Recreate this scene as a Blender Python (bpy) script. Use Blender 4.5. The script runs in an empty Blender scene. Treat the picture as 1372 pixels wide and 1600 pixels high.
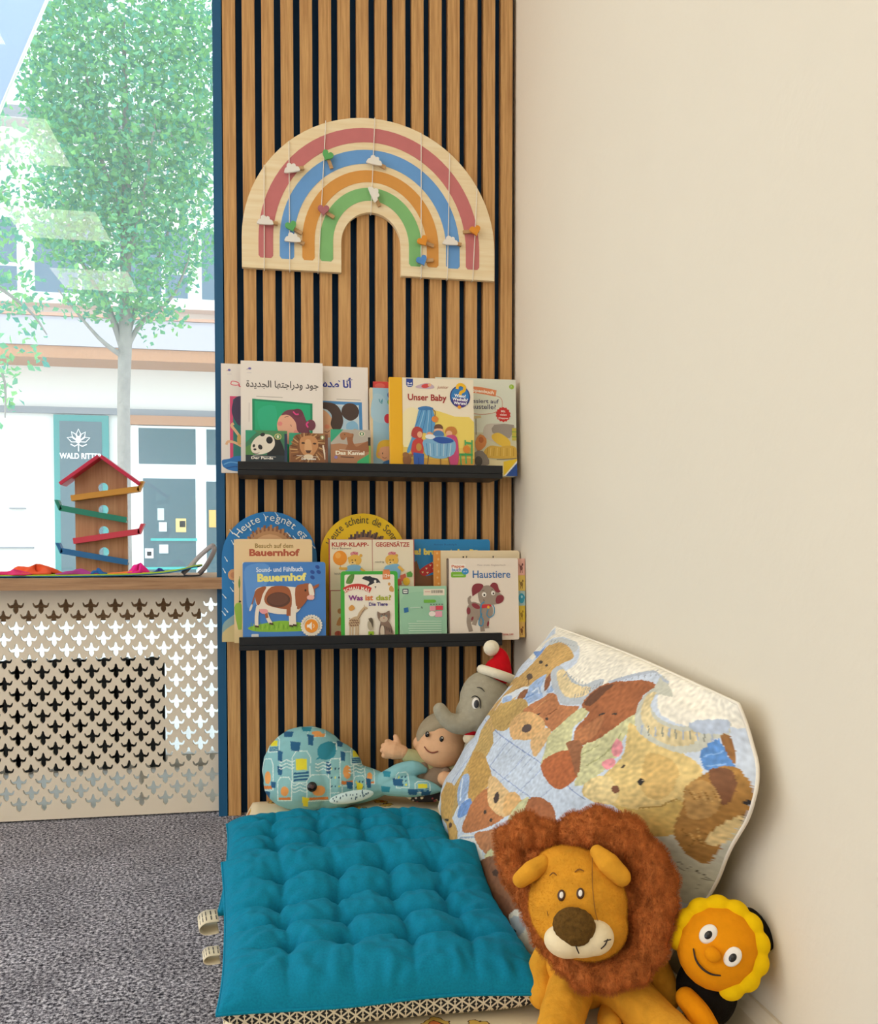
import bpy, bmesh, math, random
import numpy as np
from mathutils import Vector, Matrix, noise as mnoise

random.seed(7)
S = bpy.context.scene
COL = S.collection

# ---------------------------------------------------------------- camera
cam = bpy.data.cameras.new('camera')
cam_o = bpy.data.objects.new('camera', cam)
COL.objects.link(cam_o)
S.camera = cam_o
cam.sensor_fit = 'VERTICAL'
cam.sensor_height = 24.0
cam.lens = 1389.0 / 1600.0 * 24.0
cam.shift_y = 105.0 / 1600.0
cam.clip_start = 0.02
cam.clip_end = 200.0
EYE = Vector((0.0, -1.944, 0.575))
YAW, PITCH = 0.1816, 0.0344
cam_o.location = EYE
cam_o.rotation_euler = (math.pi / 2 - PITCH, 0.0, -YAW)

# ---------------------------------------------------------------- light and exposure
S.view_settings.view_transform = 'Standard'
S.view_settings.look = 'None'
S.view_settings.gamma = 1.0
S.view_settings.use_curve_mapping = False
S.view_settings.exposure = -0.25
LED = 7.4           # ceiling panels
SKY = 3.0           # daylight
W = bpy.data.worlds.new('daylight')
S.world = W
W.use_nodes = True
nt = W.node_tree
bg = nt.nodes['Background']
tc = nt.nodes.new('ShaderNodeTexCoord')
sep = nt.nodes.new('ShaderNodeSeparateXYZ')
rp = nt.nodes.new('ShaderNodeValToRGB')
rp.color_ramp.elements[0].position = 0.0
rp.color_ramp.elements[0].color = (1.0, 1.0, 1.0, 1)
rp.color_ramp.elements[1].position = 0.8
rp.color_ramp.elements[1].color = (0.72, 0.86, 1.0, 1)
nt.links.new(tc.outputs['Generated'], sep.inputs[0])
nt.links.new(sep.outputs['Z'], rp.inputs[0])
nt.links.new(rp.outputs[0], bg.inputs['Color'])
bg.inputs['Strength'].default_value = SKY
sun = bpy.data.lights.new('sun', 'SUN')
sun.energy = 3.0
sun.angle = 0.2
sun.color = (1.0, 0.95, 0.86)
sun_o = bpy.data.objects.new('sun', sun)
sun_o.rotation_euler = (math.radians(38), 0, math.radians(-60))
COL.objects.link(sun_o)

# ---------------------------------------------------------------- helpers
def lin(h):
    h = h.lstrip('#')
    out = []
    for i in (0, 2, 4):
        c = int(h[i:i + 2], 16) / 255.0
        out.append(c / 12.92 if c <= 0.04045 else ((c + 0.055) / 1.055) ** 2.4)
    return (out[0], out[1], out[2], 1.0)

MATS = {}
def mat(name, col=None, rough=0.6, bump=None, var=None, sheen=0.0, metal=0.0, coat=0.0, emit=None, scale3=None, spec=0.5, weave=None):
    """col None -> the mesh's own print colours (attribute Col). bump=(scale, distance), var=(scale, amount)"""
    if name in MATS:
        return MATS[name]
    m = bpy.data.materials.new(name)
    m.use_nodes = True
    t = m.node_tree
    b = t.nodes['Principled BSDF']
    L = t.links.new
    if col is None:
        a = t.nodes.new('ShaderNodeAttribute')
        a.attribute_name = 'Col'
        src = a.outputs['Color']
    else:
        rgb = t.nodes.new('ShaderNodeRGB')
        rgb.outputs[0].default_value = lin(col) if isinstance(col, str) else (*col[:3], 1)
        src = rgb.outputs[0]
    tcn = t.nodes.new('ShaderNodeTexCoord')
    mp = t.nodes.new('ShaderNodeMapping')
    L(tcn.outputs['Object'], mp.inputs[0])
    if scale3:
        mp.inputs['Scale'].default_value = scale3
    if var:
        n = t.nodes.new('ShaderNodeTexNoise')
        n.inputs['Scale'].default_value = var[0]
        n.inputs['Detail'].default_value = 4
        L(mp.outputs[0], n.inputs['Vector'])
        r = t.nodes.new('ShaderNodeMapRange')
        r.inputs[1].default_value = 0.25
        r.inputs[2].default_value = 0.75
        r.inputs[3].default_value = 1 - var[1]
        r.inputs[4].default_value = 1 + var[1]
        L(n.outputs['Fac'], r.inputs[0])
        mx = t.nodes.new('ShaderNodeVectorMath')
        mx.operation = 'SCALE'
        L(src, mx.inputs[0])
        L(r.outputs[0], mx.inputs['Scale'])
        src = mx.outputs[0]
    L(src, b.inputs['Base Color'])
    b.inputs['Roughness'].default_value = rough
    b.inputs['Metallic'].default_value = metal
    b.inputs['Specular IOR Level'].default_value = spec
    if sheen:
        b.inputs['Sheen Weight'].default_value = sheen
        b.inputs['Sheen Roughness'].default_value = 0.4
        L(src, b.inputs['Sheen Tint'])
    if coat:
        b.inputs['Coat Weight'].default_value = coat
        b.inputs['Coat Roughness'].default_value = 0.15
    if bump:
        n2 = t.nodes.new('ShaderNodeTexNoise')
        n2.inputs['Scale'].default_value = bump[0]
        n2.inputs['Detail'].default_value = 3
        L(mp.outputs[0], n2.inputs['Vector'])
        bp = t.nodes.new('ShaderNodeBump')
        bp.inputs['Distance'].default_value = bump[1]
        bp.inputs['Strength'].default_value = 1.0
        L(n2.outputs['Fac'], bp.inputs['Height'])
        L(bp.outputs[0], b.inputs['Normal'])
    if emit:
        b.inputs['Emission Color'].default_value = (*emit[0], 1)
        b.inputs['Emission Strength'].default_value = emit[1]
    MATS[name] = m
    return m

def wloc(o):
    p = Vector((0, 0, 0))
    while o:
        p = p + o.location
        o = o.parent
    return p

def tag(o, label=None, cat=None, group=None, kind=None):
    if label: o['label'] = label
    if cat: o['category'] = cat
    if group: o['group'] = group
    if kind: o['kind'] = kind
    return o

def thing(name, loc, label, cat, group=None, kind=None):
    o = bpy.data.objects.new(name, None)
    o.empty_display_size = 0.02
    o.location = loc
    COL.objects.link(o)
    return tag(o, label, cat, group, kind)

class MB:
    """collects faces in world coordinates; build() links them as ONE mesh object"""
    def __init__(s):
        s.v, s.f, s.c, s.sm, s.mi = [], [], [], [], []
        s.printed = False
    def face(s, pts, col=(1, 1, 1, 1), smooth=False, mi=0):
        i = len(s.v)
        s.v += [tuple(p) for p in pts]
        s.f.append(tuple(range(i, i + len(pts))))
        s.c.append(col); s.sm.append(smooth); s.mi.append(mi)
    def grid(s, rows, col=(1, 1, 1, 1), cu=False, cv=False, smooth=True, mi=0):
        i = len(s.v)
        nu, nv = len(rows), len(rows[0])
        for r in rows: s.v += [tuple(p) for p in r]
        for a in range(nu if cu else nu - 1):
            for b in range(nv if cv else nv - 1):
                a2, b2 = (a + 1) % nu, (b + 1) % nv
                s.f.append((i + a * nv + b, i + a * nv + b2, i + a2 * nv + b2, i + a2 * nv + b))
                s.c.append(col); s.sm.append(smooth); s.mi.append(mi)
        return i
    def box(s, x0, x1, y0, y1, z0, z1, col=(1, 1, 1, 1), M=None, mi=0):
        c = [Vector((x, y, z)) for x in (x0, x1) for y in (y0, y1) for z in (z0, z1)]
        if M is not None: c = [M @ p for p in c]
        i = len(s.v)
        s.v += [tuple(p) for p in c]
        for q in ((0, 1, 3, 2), (4, 6, 7, 5), (0, 4, 5, 1), (2, 3, 7, 6), (0, 2, 6, 4), (1, 5, 7, 3)):
            s.f.append(tuple(i + k for k in q)); s.c.append(col); s.sm.append(False); s.mi.append(mi)
    def prism(s, pts, d, col=(1, 1, 1, 1), side=None, mi=0):
        """pts: planar loop of Vectors, extruded along d"""
        n = len(pts); i = len(s.v); d = Vector(d)
        s.v += [tuple(p) for p in pts] + [tuple(Vector(p) + d) for p in pts]
        s.f.append(tuple(range(i, i + n))); s.c.append(col); s.sm.append(False); s.mi.append(mi)
        s.f.append(tuple(range(i + 2 * n - 1, i + n - 1, -1))); s.c.append(col); s.sm.append(False); s.mi.append(mi)
        for k in range(n):
            k2 = (k + 1) % n
            s.f.append((i + k2, i + k, i + n + k, i + n + k2)); s.c.append(side or col); s.sm.append(False); s.mi.append(mi)
    def tube(s, pts, rad, n=10, col=(1, 1, 1, 1), cap=True, flat=1.0):
        pts = [Vector(p) for p in pts]
        if not hasattr(rad, '__len__'): rad = [rad] * len(pts)
        rows = []
        t0 = None
        nrm = None
        for k, p in enumerate(pts):
            t = (pts[min(k + 1, len(pts) - 1)] - pts[max(k - 1, 0)]).normalized()
            if nrm is None:
                nrm = t.orthogonal().normalized()
            else:
                nrm = (nrm - t * nrm.dot(t)).normalized()
            bn = t.cross(nrm)
            rows.append([p + (nrm * math.cos(a) + bn * math.sin(a) * flat) * rad[k] for a in [2 * math.pi * j / n for j in range(n)]])
        s.grid(rows, col, cv=True)
        if cap:
            s.face(rows[0][::-1], col, True); s.face(rows[-1], col, True)
    def ell(s, c, r, R=None, col=(1, 1, 1, 1), nu=14, nv=22):
        c = Vector(c)
        rows = []
        for a in range(nu + 1):
            th = math.pi * (a + 0.001) / (nu + 0.002)
            row = []
            for b in range(nv):
                ph = 2 * math.pi * b / nv
                p = Vector((r[0] * math.sin(th) * math.cos(ph), r[1] * math.sin(th) * math.sin(ph), r[2] * math.cos(th)))
                if R is not None: p = R @ p
                row.append(c + p)
            rows.append(row)
        s.grid(rows, col, cv=True)
        s.face(rows[0], col, True); s.face(rows[-1][::-1], col, True)
    def mesh(s, name, org=Vector((0, 0, 0))):
        me = bpy.data.meshes.new(name)
        v = [(p[0] - org[0], p[1] - org[1], p[2] - org[2]) for p in s.v]
        me.from_pydata(v, [], s.f)
        me.polygons.foreach_set('use_smooth', s.sm)
        me.polygons.foreach_set('material_index', s.mi)
        if s.printed or any(c != (1, 1, 1, 1) for c in s.c):
            at = me.color_attributes.new('Col', 'FLOAT_COLOR', 'CORNER')
            arr = np.ones((len(me.loops), 4), np.float32)
            k = 0
            for f, c in zip(s.f, s.c):
                arr[k:k + len(f)] = c
                k += len(f)
            at.data.foreach_set('color', arr.ravel())
        me.update()
        return me
    def build(s, name, mats, parent=None, org=None, bevel=0.0, seg=2, weld=False):
        o_org = wloc(parent) if parent else (Vector(org) if org is not None else Vector((0, 0, 0)))
        me = s.mesh(name, o_org)
        for m in (mats if isinstance(mats, (list, tuple)) else [mats]):
            me.materials.append(m)
        if weld:
            bm = bmesh.new(); bm.from_mesh(me)
            bmesh.ops.remove_doubles(bm, verts=bm.verts, dist=1e-5)
            bmesh.ops.recalc_face_normals(bm, faces=bm.faces)
            bm.to_mesh(me); bm.free()
        o = bpy.data.objects.new(name, me)
        COL.objects.link(o)
        if parent: o.parent = parent
        else: o.location = o_org
        if bevel:
            md = o.modifiers.new('bevel', 'BEVEL'); md.width = bevel; md.segments = seg; md.limit_method = 'ANGLE'
            md.angle_limit = math.radians(50)
        return o

def blob(mb, name, m, parent=None, voxel=0.003, smooth=6, org=None, paint=None, disp=None):
    """fuse the closed shapes in mb into one continuous skin"""
    o_org = wloc(parent) if parent else (Vector(org) if org is not None else Vector((0, 0, 0)))
    me = mb.mesh(name, o_org)
    o = bpy.data.objects.new(name, me)
    COL.objects.link(o)
    md = o.modifiers.new('r', 'REMESH'); md.mode = 'VOXEL'; md.voxel_size = voxel; md.use_smooth_shade = True
    ms = o.modifiers.new('s', 'SMOOTH'); ms.factor = 0.5; ms.iterations = smooth
    dg = bpy.context.evaluated_depsgraph_get()
    me2 = bpy.data.meshes.new_from_object(o.evaluated_get(dg))
    me2.name = name
    o.modifiers.clear()
    o.data = me2
    bpy.data.meshes.remove(me)
    me2.materials.clear()
    me2.materials.append(m)
    n = len(me2.vertices)
    if disp:
        co = np.empty(n * 3, np.float32); me2.vertices.foreach_get('co', co); co = co.reshape(-1, 3)
        nr = np.array([v.normal[:] for v in me2.vertices], np.float32)
        d = np.array([disp(Vector(p) + o_org) for p in co], np.float32)
        me2.vertices.foreach_set('co', (co + nr * d[:, None]).ravel())
    me2.polygons.foreach_set('use_smooth', [True] * len(me2.polygons))
    if paint:
        co = np.empty(n * 3, np.float32); me2.vertices.foreach_get('co', co); co = co.reshape(-1, 3) + np.array(o_org, np.float32)
        at = me2.color_attributes.new('Col', 'FLOAT_COLOR', 'POINT')
        at.data.foreach_set('color', paint(co).astype(np.float32).ravel())
    me2.update()
    if parent: o.parent = parent
    else: o.location = o_org
    return o

def fur(o, count, length, thick, seed=1, rough=.25, child=0, m=None):
    """short plush pile growing from a toy's skin"""
    md = o.modifiers.new('pile', 'PARTICLE_SYSTEM')
    ps = o.particle_systems[-1]; st = ps.settings
    ps.seed = seed
    st.type = 'HAIR'; st.count = count; st.hair_length = length; st.hair_step = 3
    st.render_step = 2; st.display_step = 2
    st.emit_from = 'FACE'; st.use_emit_random = True; st.use_even_distribution = True
    st.root_radius = thick; st.tip_radius = thick * .35; st.radius_scale = 1.0; st.shape = 0.0
    st.brownian_factor = 0.0
    if child:
        st.child_type = 'INTERPOLATED'; st.rendered_child_count = child; st.child_percent = child
        st.roughness_1 = length * .18; st.roughness_1_size = .02; st.roughness_endpoint = length * rough; st.roughness_2 = length * .3
        st.clump_factor = .35
        st.child_length = 1.0
    return st

def inpoly(P, poly):
    """vectorised point in polygon; P (n,2)"""
    x, y = P[:, 0], P[:, 1]
    c = np.zeros(len(P), bool)
    n = len(poly)
    for i in range(n):
        x0, y0 = poly[i]; x1, y1 = poly[(i + 1) % n]
        if y0 == y1: continue
        k = ((y0 > y) != (y1 > y)) & (x < (x1 - x0) * (y - y0) / (y1 - y0) + x0)
        c ^= k
    return c

def ellpts(cx, cy, rx, ry, rot=0.0, n=20):
    ca, sa = math.cos(math.radians(rot)), math.sin(math.radians(rot))
    return [(cx + rx * math.cos(t) * ca - ry * math.sin(t) * sa, cy + rx * math.cos(t) * sa + ry * math.sin(t) * ca)
            for t in [2 * math.pi * k / n for k in range(n)]]

def spline(pts, n=6, closed=False):
    out = []
    N = len(pts)
    dim = len(pts[0])
    rng = range(N) if closed else range(N - 1)
    for i in rng:
        if closed: p0, p1, p2, p3 = pts[(i - 1) % N], pts[i], pts[(i + 1) % N], pts[(i + 2) % N]
        else: p0, p1, p2, p3 = pts[max(i - 1, 0)], pts[i], pts[i + 1], pts[min(i + 2, N - 1)]
        for k in range(n):
            t = k / n
            out.append(tuple(0.5 * (2 * p1[d] + (p2[d] - p0[d]) * t + (2 * p0[d] - 5 * p1[d] + 4 * p2[d] - p3[d]) * t * t + (3 * p1[d] - p0[d] - 3 * p2[d] + p3[d]) * t ** 3) for d in range(dim)))
    if not closed: out.append(tuple(pts[-1]))
    return out

# ---- lettering: outlines of the built-in typeface as flat polygons
TXT = {}
def glyphs(s, offset=0.0, shear=0.0):
    key = (s, offset, shear)
    if key in TXT: return TXT[key]
    cu = bpy.data.curves.new('t', 'FONT')
    cu.body = s; cu.size = 1.0; cu.resolution_u = 3; cu.offset = offset; cu.shear = shear; cu.fill_mode = 'FRONT'
    o = bpy.data.objects.new('t', cu)
    COL.objects.link(o)
    dg = bpy.context.evaluated_depsgraph_get()
    me = bpy.data.meshes.new_from_object(o.evaluated_get(dg))
    vs = [(v.co.x, v.co.y) for v in me.vertices]
    fs = [tuple(p.vertices) for p in me.polygons]
    bpy.data.objects.remove(o); bpy.data.curves.remove(cu); bpy.data.meshes.remove(me)
    if vs:
        x0 = min(v[0] for v in vs); x1 = max(v[0] for v in vs); y0 = min(v[1] for v in vs); y1 = max(v[1] for v in vs)
    else: x0 = x1 = y0 = y1 = 0
    TXT[key] = (vs, fs, x0, x1, y0, y1)
    return TXT[key]

AR = {'ا': ('\ufe8d', '\ufe8e'), 'أ': ('\ufe83', '\ufe84'), 'د': ('\ufea9', '\ufeaa'), 'ر': ('\ufead', '\ufeae'), 'و': ('\ufeed', '\ufeee'), 'ة': ('\ufe93', '\ufe94'),
      'ج': ('\ufe9d', '\ufe9e', '\ufe9f', '\ufea0'), 'ت': ('\ufe95', '\ufe96', '\ufe97', '\ufe98'), 'ه': ('\ufee9', '\ufeea', '\ufeeb', '\ufeec'),
      'ل': ('\ufedd', '\ufede', '\ufedf', '\ufee0'), 'ي': ('\ufef1', '\ufef2', '\ufef3', '\ufef4'), 'ن': ('\ufee5', '\ufee6', '\ufee7', '\ufee8'),
      'م': ('\ufee1', '\ufee2', '\ufee3', '\ufee4'), 'ش': ('\ufeb5', '\ufeb6', '\ufeb7', '\ufeb8'), 'ب': ('\ufe8f', '\ufe90', '\ufe91', '\ufe92')}
def arabic(s):
    out = []
    for i, ch in enumerate(s):
        if ch not in AR: out.append(ch); continue
        f = AR[ch]
        prev = i > 0 and s[i - 1] in AR and len(AR[s[i - 1]]) == 4
        nxt = i < len(s) - 1 and s[i + 1] in AR and len(f) == 4
        out.append(f[(1 if prev else 0) if not nxt else (3 if prev else 2)])
    return ''.join(out[::-1])

class Art:
    """flat printing on a rectangle. Art units: x right, y down, mapped by rect=(x0,y0,x1,y1) to the plane at TL with unit vectors U (right) and V (down)."""
    def __init__(s, mb, rect, TL, U, V, N, step=4.0e-5):
        s.mb, s.r, s.TL, s.U, s.V, s.N, s.k, s.step = mb, rect, Vector(TL), Vector(U), Vector(V), Vector(N), 1, step
        mb.printed = True
    def P(s, x, y):
        a = (x - s.r[0]) / (s.r[2] - s.r[0]); b = (y - s.r[1]) / (s.r[3] - s.r[1])
        return s.TL + s.U * a + s.V * b + s.N * (s.k * s.step)
    def cl(s, x, y):
        return (min(max(x, s.r[0]), s.r[2]), min(max(y, s.r[1]), s.r[3]))
    def poly(s, pts, col, sp=0):
        if sp: pts = spline(pts, sp, True)
        pts = [s.cl(*p) for p in pts]
        s.mb.face([s.P(*p) for p in pts[::-1]], lin(col)); s.k += 1
        return s
    def rect(s, x0, y0, x1, y1, col, rad=0):
        if rad:
            pts = []
            for cx, cy, a0 in ((x1 - rad, y0 + rad, -90), (x1 - rad, y1 - rad, 0), (x0 + rad, y1 - rad, 90), (x0 + rad, y0 + rad, 180)):
                for k in range(5):
                    a = math.radians(a0 + k * 22.5); pts.append((cx + rad * math.cos(a), cy + rad * math.sin(a)))
            return s.poly(pts, col)
        return s.poly([(x0, y0), (x1, y0), (x1, y1), (x0, y1)], col)
    def ell(s, cx, cy, rx, ry, col, rot=0, n=24):
        return s.poly(ellpts(cx, cy, rx, ry, rot, n), col)
    def line(s, pts, w, col, sp=0):
        if sp: pts = spline(pts, sp)
        pts = [s.cl(*p) for p in pts]
        L, R = [], []
        for i, p in enumerate(pts):
            a = pts[max(i - 1, 0)]; b = pts[min(i + 1, len(pts) - 1)]
            dx, dy = b[0] - a[0], b[1] - a[1]; d = math.hypot(dx, dy) or 1
            L.append((p[0] - dy / d * w / 2, p[1] + dx / d * w / 2)); R.append((p[0] + dy / d * w / 2, p[1] - dx / d * w / 2))
        for i in range(len(pts) - 1):
            s.mb.face([s.P(*q) for q in (L[i], L[i + 1], R[i + 1], R[i])], lin(col))
        s.k += 1
        return s
    def text(s, t, x, y, h, col, w=None, bold=0.0, rot=0.0, align='L', shear=0.0):
        """x,y = left end of the baseline (or centre with align C); h = height of the ink box; w = width of the ink box"""
        vs, fs, x0, x1, y0, y1 = glyphs(t, bold, shear)
        if not fs: return s
        sy = h / (y1 - y0); sx = (w / (x1 - x0)) if w else sy
        ox = -(x1 - x0) * sx / 2 if align == 'C' else 0
        ca, sa = math.cos(math.radians(rot)), math.sin(math.radians(rot))
        def q(v):
            a = (v[0] - x0) * sx + ox; b = -(v[1] - max(y0, 0) if y0 > -0.02 else v[1]) * sy
            return s.cl(x + a * ca - b * sa, y + a * sa + b * ca)
        base = len(s.mb.v)
        s.mb.v += [tuple(s.P(*q(v))) for v in vs]
        for f in fs:
            s.mb.f.append(tuple(base + k for k in f)); s.mb.c.append(lin(col)); s.mb.sm.append(False); s.mb.mi.append(0)
        s.k += 1
        return s
    def arc(s, t, cx, cy, r, a0, a1, h, col, bold=0.0):
        """letters along a circle, a0..a1 in degrees clockwise from the top; h = letter body size"""
        wd = []
        for ch in t:
            g = glyphs(ch, bold); wd.append((g[3] - g[2]) if g[1] else 0.28)
        gap = 0.07
        tot = sum(wd) + gap * (len(t) - 1)
        pos = 0
        for ch, w_ in zip(t, wd):
            a = a0 + (a1 - a0) * (pos + w_ / 2) / tot
            pos += w_ + gap
            g = glyphs(ch, bold)
            if not g[1]: continue
            vs, fs = g[0], g[1]
            ar = math.radians(a); ca, sa = math.cos(ar), math.sin(ar)
            bx, by = cx + r * sa, cy - r * ca
            sc = (r * math.radians(a1 - a0)) / tot
            mid = (g[2] + g[3]) / 2
            base = len(s.mb.v)
            for v in vs:
                p, q_ = (v[0] - mid) * sc, -v[1] * h
                s.mb.v.append(tuple(s.P(*s.cl(bx + p * ca - q_ * sa, by + p * sa + q_ * ca))))
            for f in fs:
                s.mb.f.append(tuple(base + k for k in f)); s.mb.c.append(lin(col)); s.mb.sm.append(False); s.mb.mi.append(0)
        s.k += 1
        return s

def frame(P, view, roll=0.0):
    """pose of a toy at P turned towards the point view: matrix with columns right, up, forward"""
    c = (Vector(view) - Vector(P)).normalized()
    a = Vector((0, 0, 1)).cross(c).normalized()
    b = c.cross(a)
    R = Matrix((a, b, c)).transposed()
    if roll:
        R = R @ Matrix.Rotation(math.radians(roll), 3, 'Z')
    return R

# ================================================================ materials of the room
def wood(name, c0, c1, axis='Z', sc=1.0, rough=0.5):
    m = bpy.data.materials.new(name); m.use_nodes = True
    t = m.node_tree; L = t.links.new; b = t.nodes['Principled BSDF']
    tcn = t.nodes.new('ShaderNodeTexCoord'); mp = t.nodes.new('ShaderNodeMapping')
    L(tcn.outputs['Object'], mp.inputs[0])
    s_ = {'X': (3, 60, 60), 'Y': (60, 3, 60), 'Z': (60, 60, 2.2)}[axis]
    mp.inputs['Scale'].default_value = tuple(q * sc for q in s_)
    n = t.nodes.new('ShaderNodeTexNoise'); n.inputs['Scale'].default_value = 3.0; n.inputs['Detail'].default_value = 6; n.inputs['Roughness'].default_value = 0.65
    L(mp.outputs[0], n.inputs['Vector'])
    r = t.nodes.new('ShaderNodeValToRGB')
    r.color_ramp.elements[0].position = 0.33; r.color_ramp.elements[0].color = lin(c0)
    r.color_ramp.elements[1].position = 0.62; r.color_ramp.elements[1].color = lin(c1)
    L(n.outputs['Fac'], r.inputs[0]); L(r.outputs[0], b.inputs['Base Color'])
    b.inputs['Roughness'].default_value = rough
    bp = t.nodes.new('ShaderNodeBump'); bp.inputs['Distance'].default_value = 0.0004; bp.inputs['Strength'].default_value = 0.5
    L(n.outputs['Fac'], bp.inputs['Height']); L(bp.outputs[0], b.inputs['Normal'])
    return m

M_PLASTER = mat('cream wall paint', '#e6dcc8', 0.8, bump=(45, 0.0009), var=(3, 0.015))
M_CEIL = mat('ceiling white', '#eee8dd', 0.9)
M_SLAT = wood('oak slat veneer', '#ad7c47', '#d5a66a', 'Z')
M_FELT = mat('black felt with blue lens veil', '#0c3a62', 0.95, bump=(900, 0.0004), sheen=0.3)  # black felt; the blue veil of window glare is put into its colour
M_EDGE = mat('dark edge strip with blue lens veil', '#0a5580', 0.5)  # dark strip, coloured blue to imitate lens veil beside the window
M_LEDGE = mat('black lacquer ledge', '#070b12', 0.5)
M_SILL = wood('oak sill board', '#97704f', '#b58e69', 'X')
M_WHITE = mat('white lacquer', '#eeeae2', 0.5)
M_GRILLE = mat('cream grille lacquer', '#e6dac6', 0.5)
M_SKIRT = mat('cream skirting', '#ded2ba', 0.5)

def carpet_mat():
    m = bpy.data.materials.new('grey speckled carpet'); m.use_nodes = True
    t = m.node_tree; L = t.links.new; b = t.nodes['Principled BSDF']
    tcn = t.nodes.new('ShaderNodeTexCoord')
    n = t.nodes.new('ShaderNodeTexNoise'); n.inputs['Scale'].default_value = 185; n.inputs['Detail'].default_value = 4; n.inputs['Roughness'].default_value = 0.8
    L(tcn.outputs['Object'], n.inputs['Vector'])
    r = t.nodes.new('ShaderNodeValToRGB')
    e = r.color_ramp.elements
    e[0].position = 0.40; e[0].color = lin('#1d1e28')
    e[1].position = 0.60; e[1].color = lin('#e0dfe9')
    x = e.new(0.5); x.color = lin('#84838e')
    L(n.outputs['Fac'], r.inputs[0])
    n2 = t.nodes.new('ShaderNodeTexNoise'); n2.inputs['Scale'].default_value = 9; n2.inputs['Detail'].default_value = 3
    L(tcn.outputs['Object'], n2.inputs['Vector'])
    mr = t.nodes.new('ShaderNodeMapRange'); mr.inputs[1].default_value = 0.3; mr.inputs[2].default_value = 0.7; mr.inputs[3].default_value = 0.78; mr.inputs[4].default_value = 1.12
    L(n2.outputs['Fac'], mr.inputs[0])
    vm = t.nodes.new('ShaderNodeVectorMath'); vm.operation = 'SCALE'
    L(r.outputs[0], vm.inputs[0]); L(mr.outputs[0], vm.inputs['Scale'])
    L(vm.outputs[0], b.inputs['Base Color'])
    b.inputs['Roughness'].default_value = 1.0
    b.inputs['Specular IOR Level'].default_value = 0.1
    bp = t.nodes.new('ShaderNodeBump'); bp.inputs['Distance'].default_value = 0.004; bp.inputs['Strength'].default_value = 0.6
    L(n.outputs['Fac'], bp.inputs['Height']); L(bp.outputs[0], b.inputs['Normal'])
    return m
M_CARPET = carpet_mat()

# ================================================================ the room shell
XR = 0.5315          # right wall
XL = -0.122          # left edge of the slat panel
def struct(name, mb, m, **k):
    return tag(mb.build(name, m, **k), kind='structure')

f = MB(); f.box(-4.2, 0.75, -6.2, 0.62, -0.15, 0.0)
tag(struct('floor', f, M_CARPET), 'grey speckled carpet floor')
f = MB(); f.box(-4.2, 0.75, -6.2, 0.62, 2.76, 2.9)
tag(struct('ceiling', f, M_CEIL), 'white ceiling with square light panels')
f = MB(); f.box(XR, XR + 0.15, -6.0, 0.62, 0.0, 2.76)
tag(struct('wall_right', f, M_PLASTER), 'plain cream painted wall on the right')
f = MB(); f.box(-4.2, 0.75, -6.2, -6.0, 0.0, 2.76)
struct('wall_front', f, M_PLASTER)
f = MB(); f.box(XL, XR - 0.0005, 0.031, 0.6, 0.0, 2.76)
wall_back = tag(struct('wall_back', f, M_PLASTER), 'wall pier clad with wooden slats')
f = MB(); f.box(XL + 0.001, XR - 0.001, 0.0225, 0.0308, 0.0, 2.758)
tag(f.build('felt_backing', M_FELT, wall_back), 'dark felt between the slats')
f = MB()
x = -0.1032
while x < XR - 0.005:
    f.box(x, min(x + 0.0262, XR - 0.0015), 0.0, 0.0222, 0.0, 2.757)
    x += 0.04
tag(f.build('slats', M_SLAT, wall_back, bevel=0.0006), 'vertical oak slats')
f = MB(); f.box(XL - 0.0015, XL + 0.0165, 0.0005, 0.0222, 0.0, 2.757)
tag(struct('trim_1', f, M_EDGE), 'dark vertical edge strip of the slat panel, tinted with blue lens veil')
f = MB()
prof = [(0, 0.0), (-0.014, 0.0), (-0.014, 0.052), (-0.010, 0.060), (-0.004, 0.066), (0, 0.066)]
f.prism([Vector((XR - 0.0004 + p[0], -5.9, p[1])) for p in prof], (0, 5.899, 0))
tag(struct('baseboard_right', f, M_SKIRT), 'cream skirting board along the right wall')

# ceiling light panels: three mirrored in the glass, the rest unseen, added for room light
M_FRAME = mat('panel frame white', '#e8e6e0', 0.5)
M_LED = mat('lit panel', '#ffffff', 0.5, emit=((1.0, 0.86, 0.66), LED))
def led(x, y, label):
    t = thing('ceiling_light', (x, y, 2.76), label, 'ceiling light', 'square light panels in the ceiling')
    a = MB(); h = 0.31
    for q in ((-h, h, -h, -h + .02), (-h, h, h - .02, h), (-h, -h + .02, -h + .02, h - .02), (h - .02, h, -h + .02, h - .02)):
        a.box(x + q[0], x + q[1], y + q[2], y + q[3], 2.744, 2.7598)
    a.build('frame', M_FRAME, t)
    a = MB(); a.box(x - h + .02, x + h - .02, y - h + .02, y + h - .02, 2.748, 2.7598)
    a.build('diffuser', M_LED, t)
for j, (y, w1) in enumerate(((-1.05, 'nearest the window, added for light'), (-2.30, 'second from the window'), (-3.56, 'third from the window'), (-4.82, 'farthest from the window'))):
    for x, w2 in ((-2.67, 'left row, unseen, added for light'), (-1.42, 'right row, mirrored in the glass')):
        led(x, y, 'square warm ceiling light panel, %s, %s' % (w1, w2))

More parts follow.
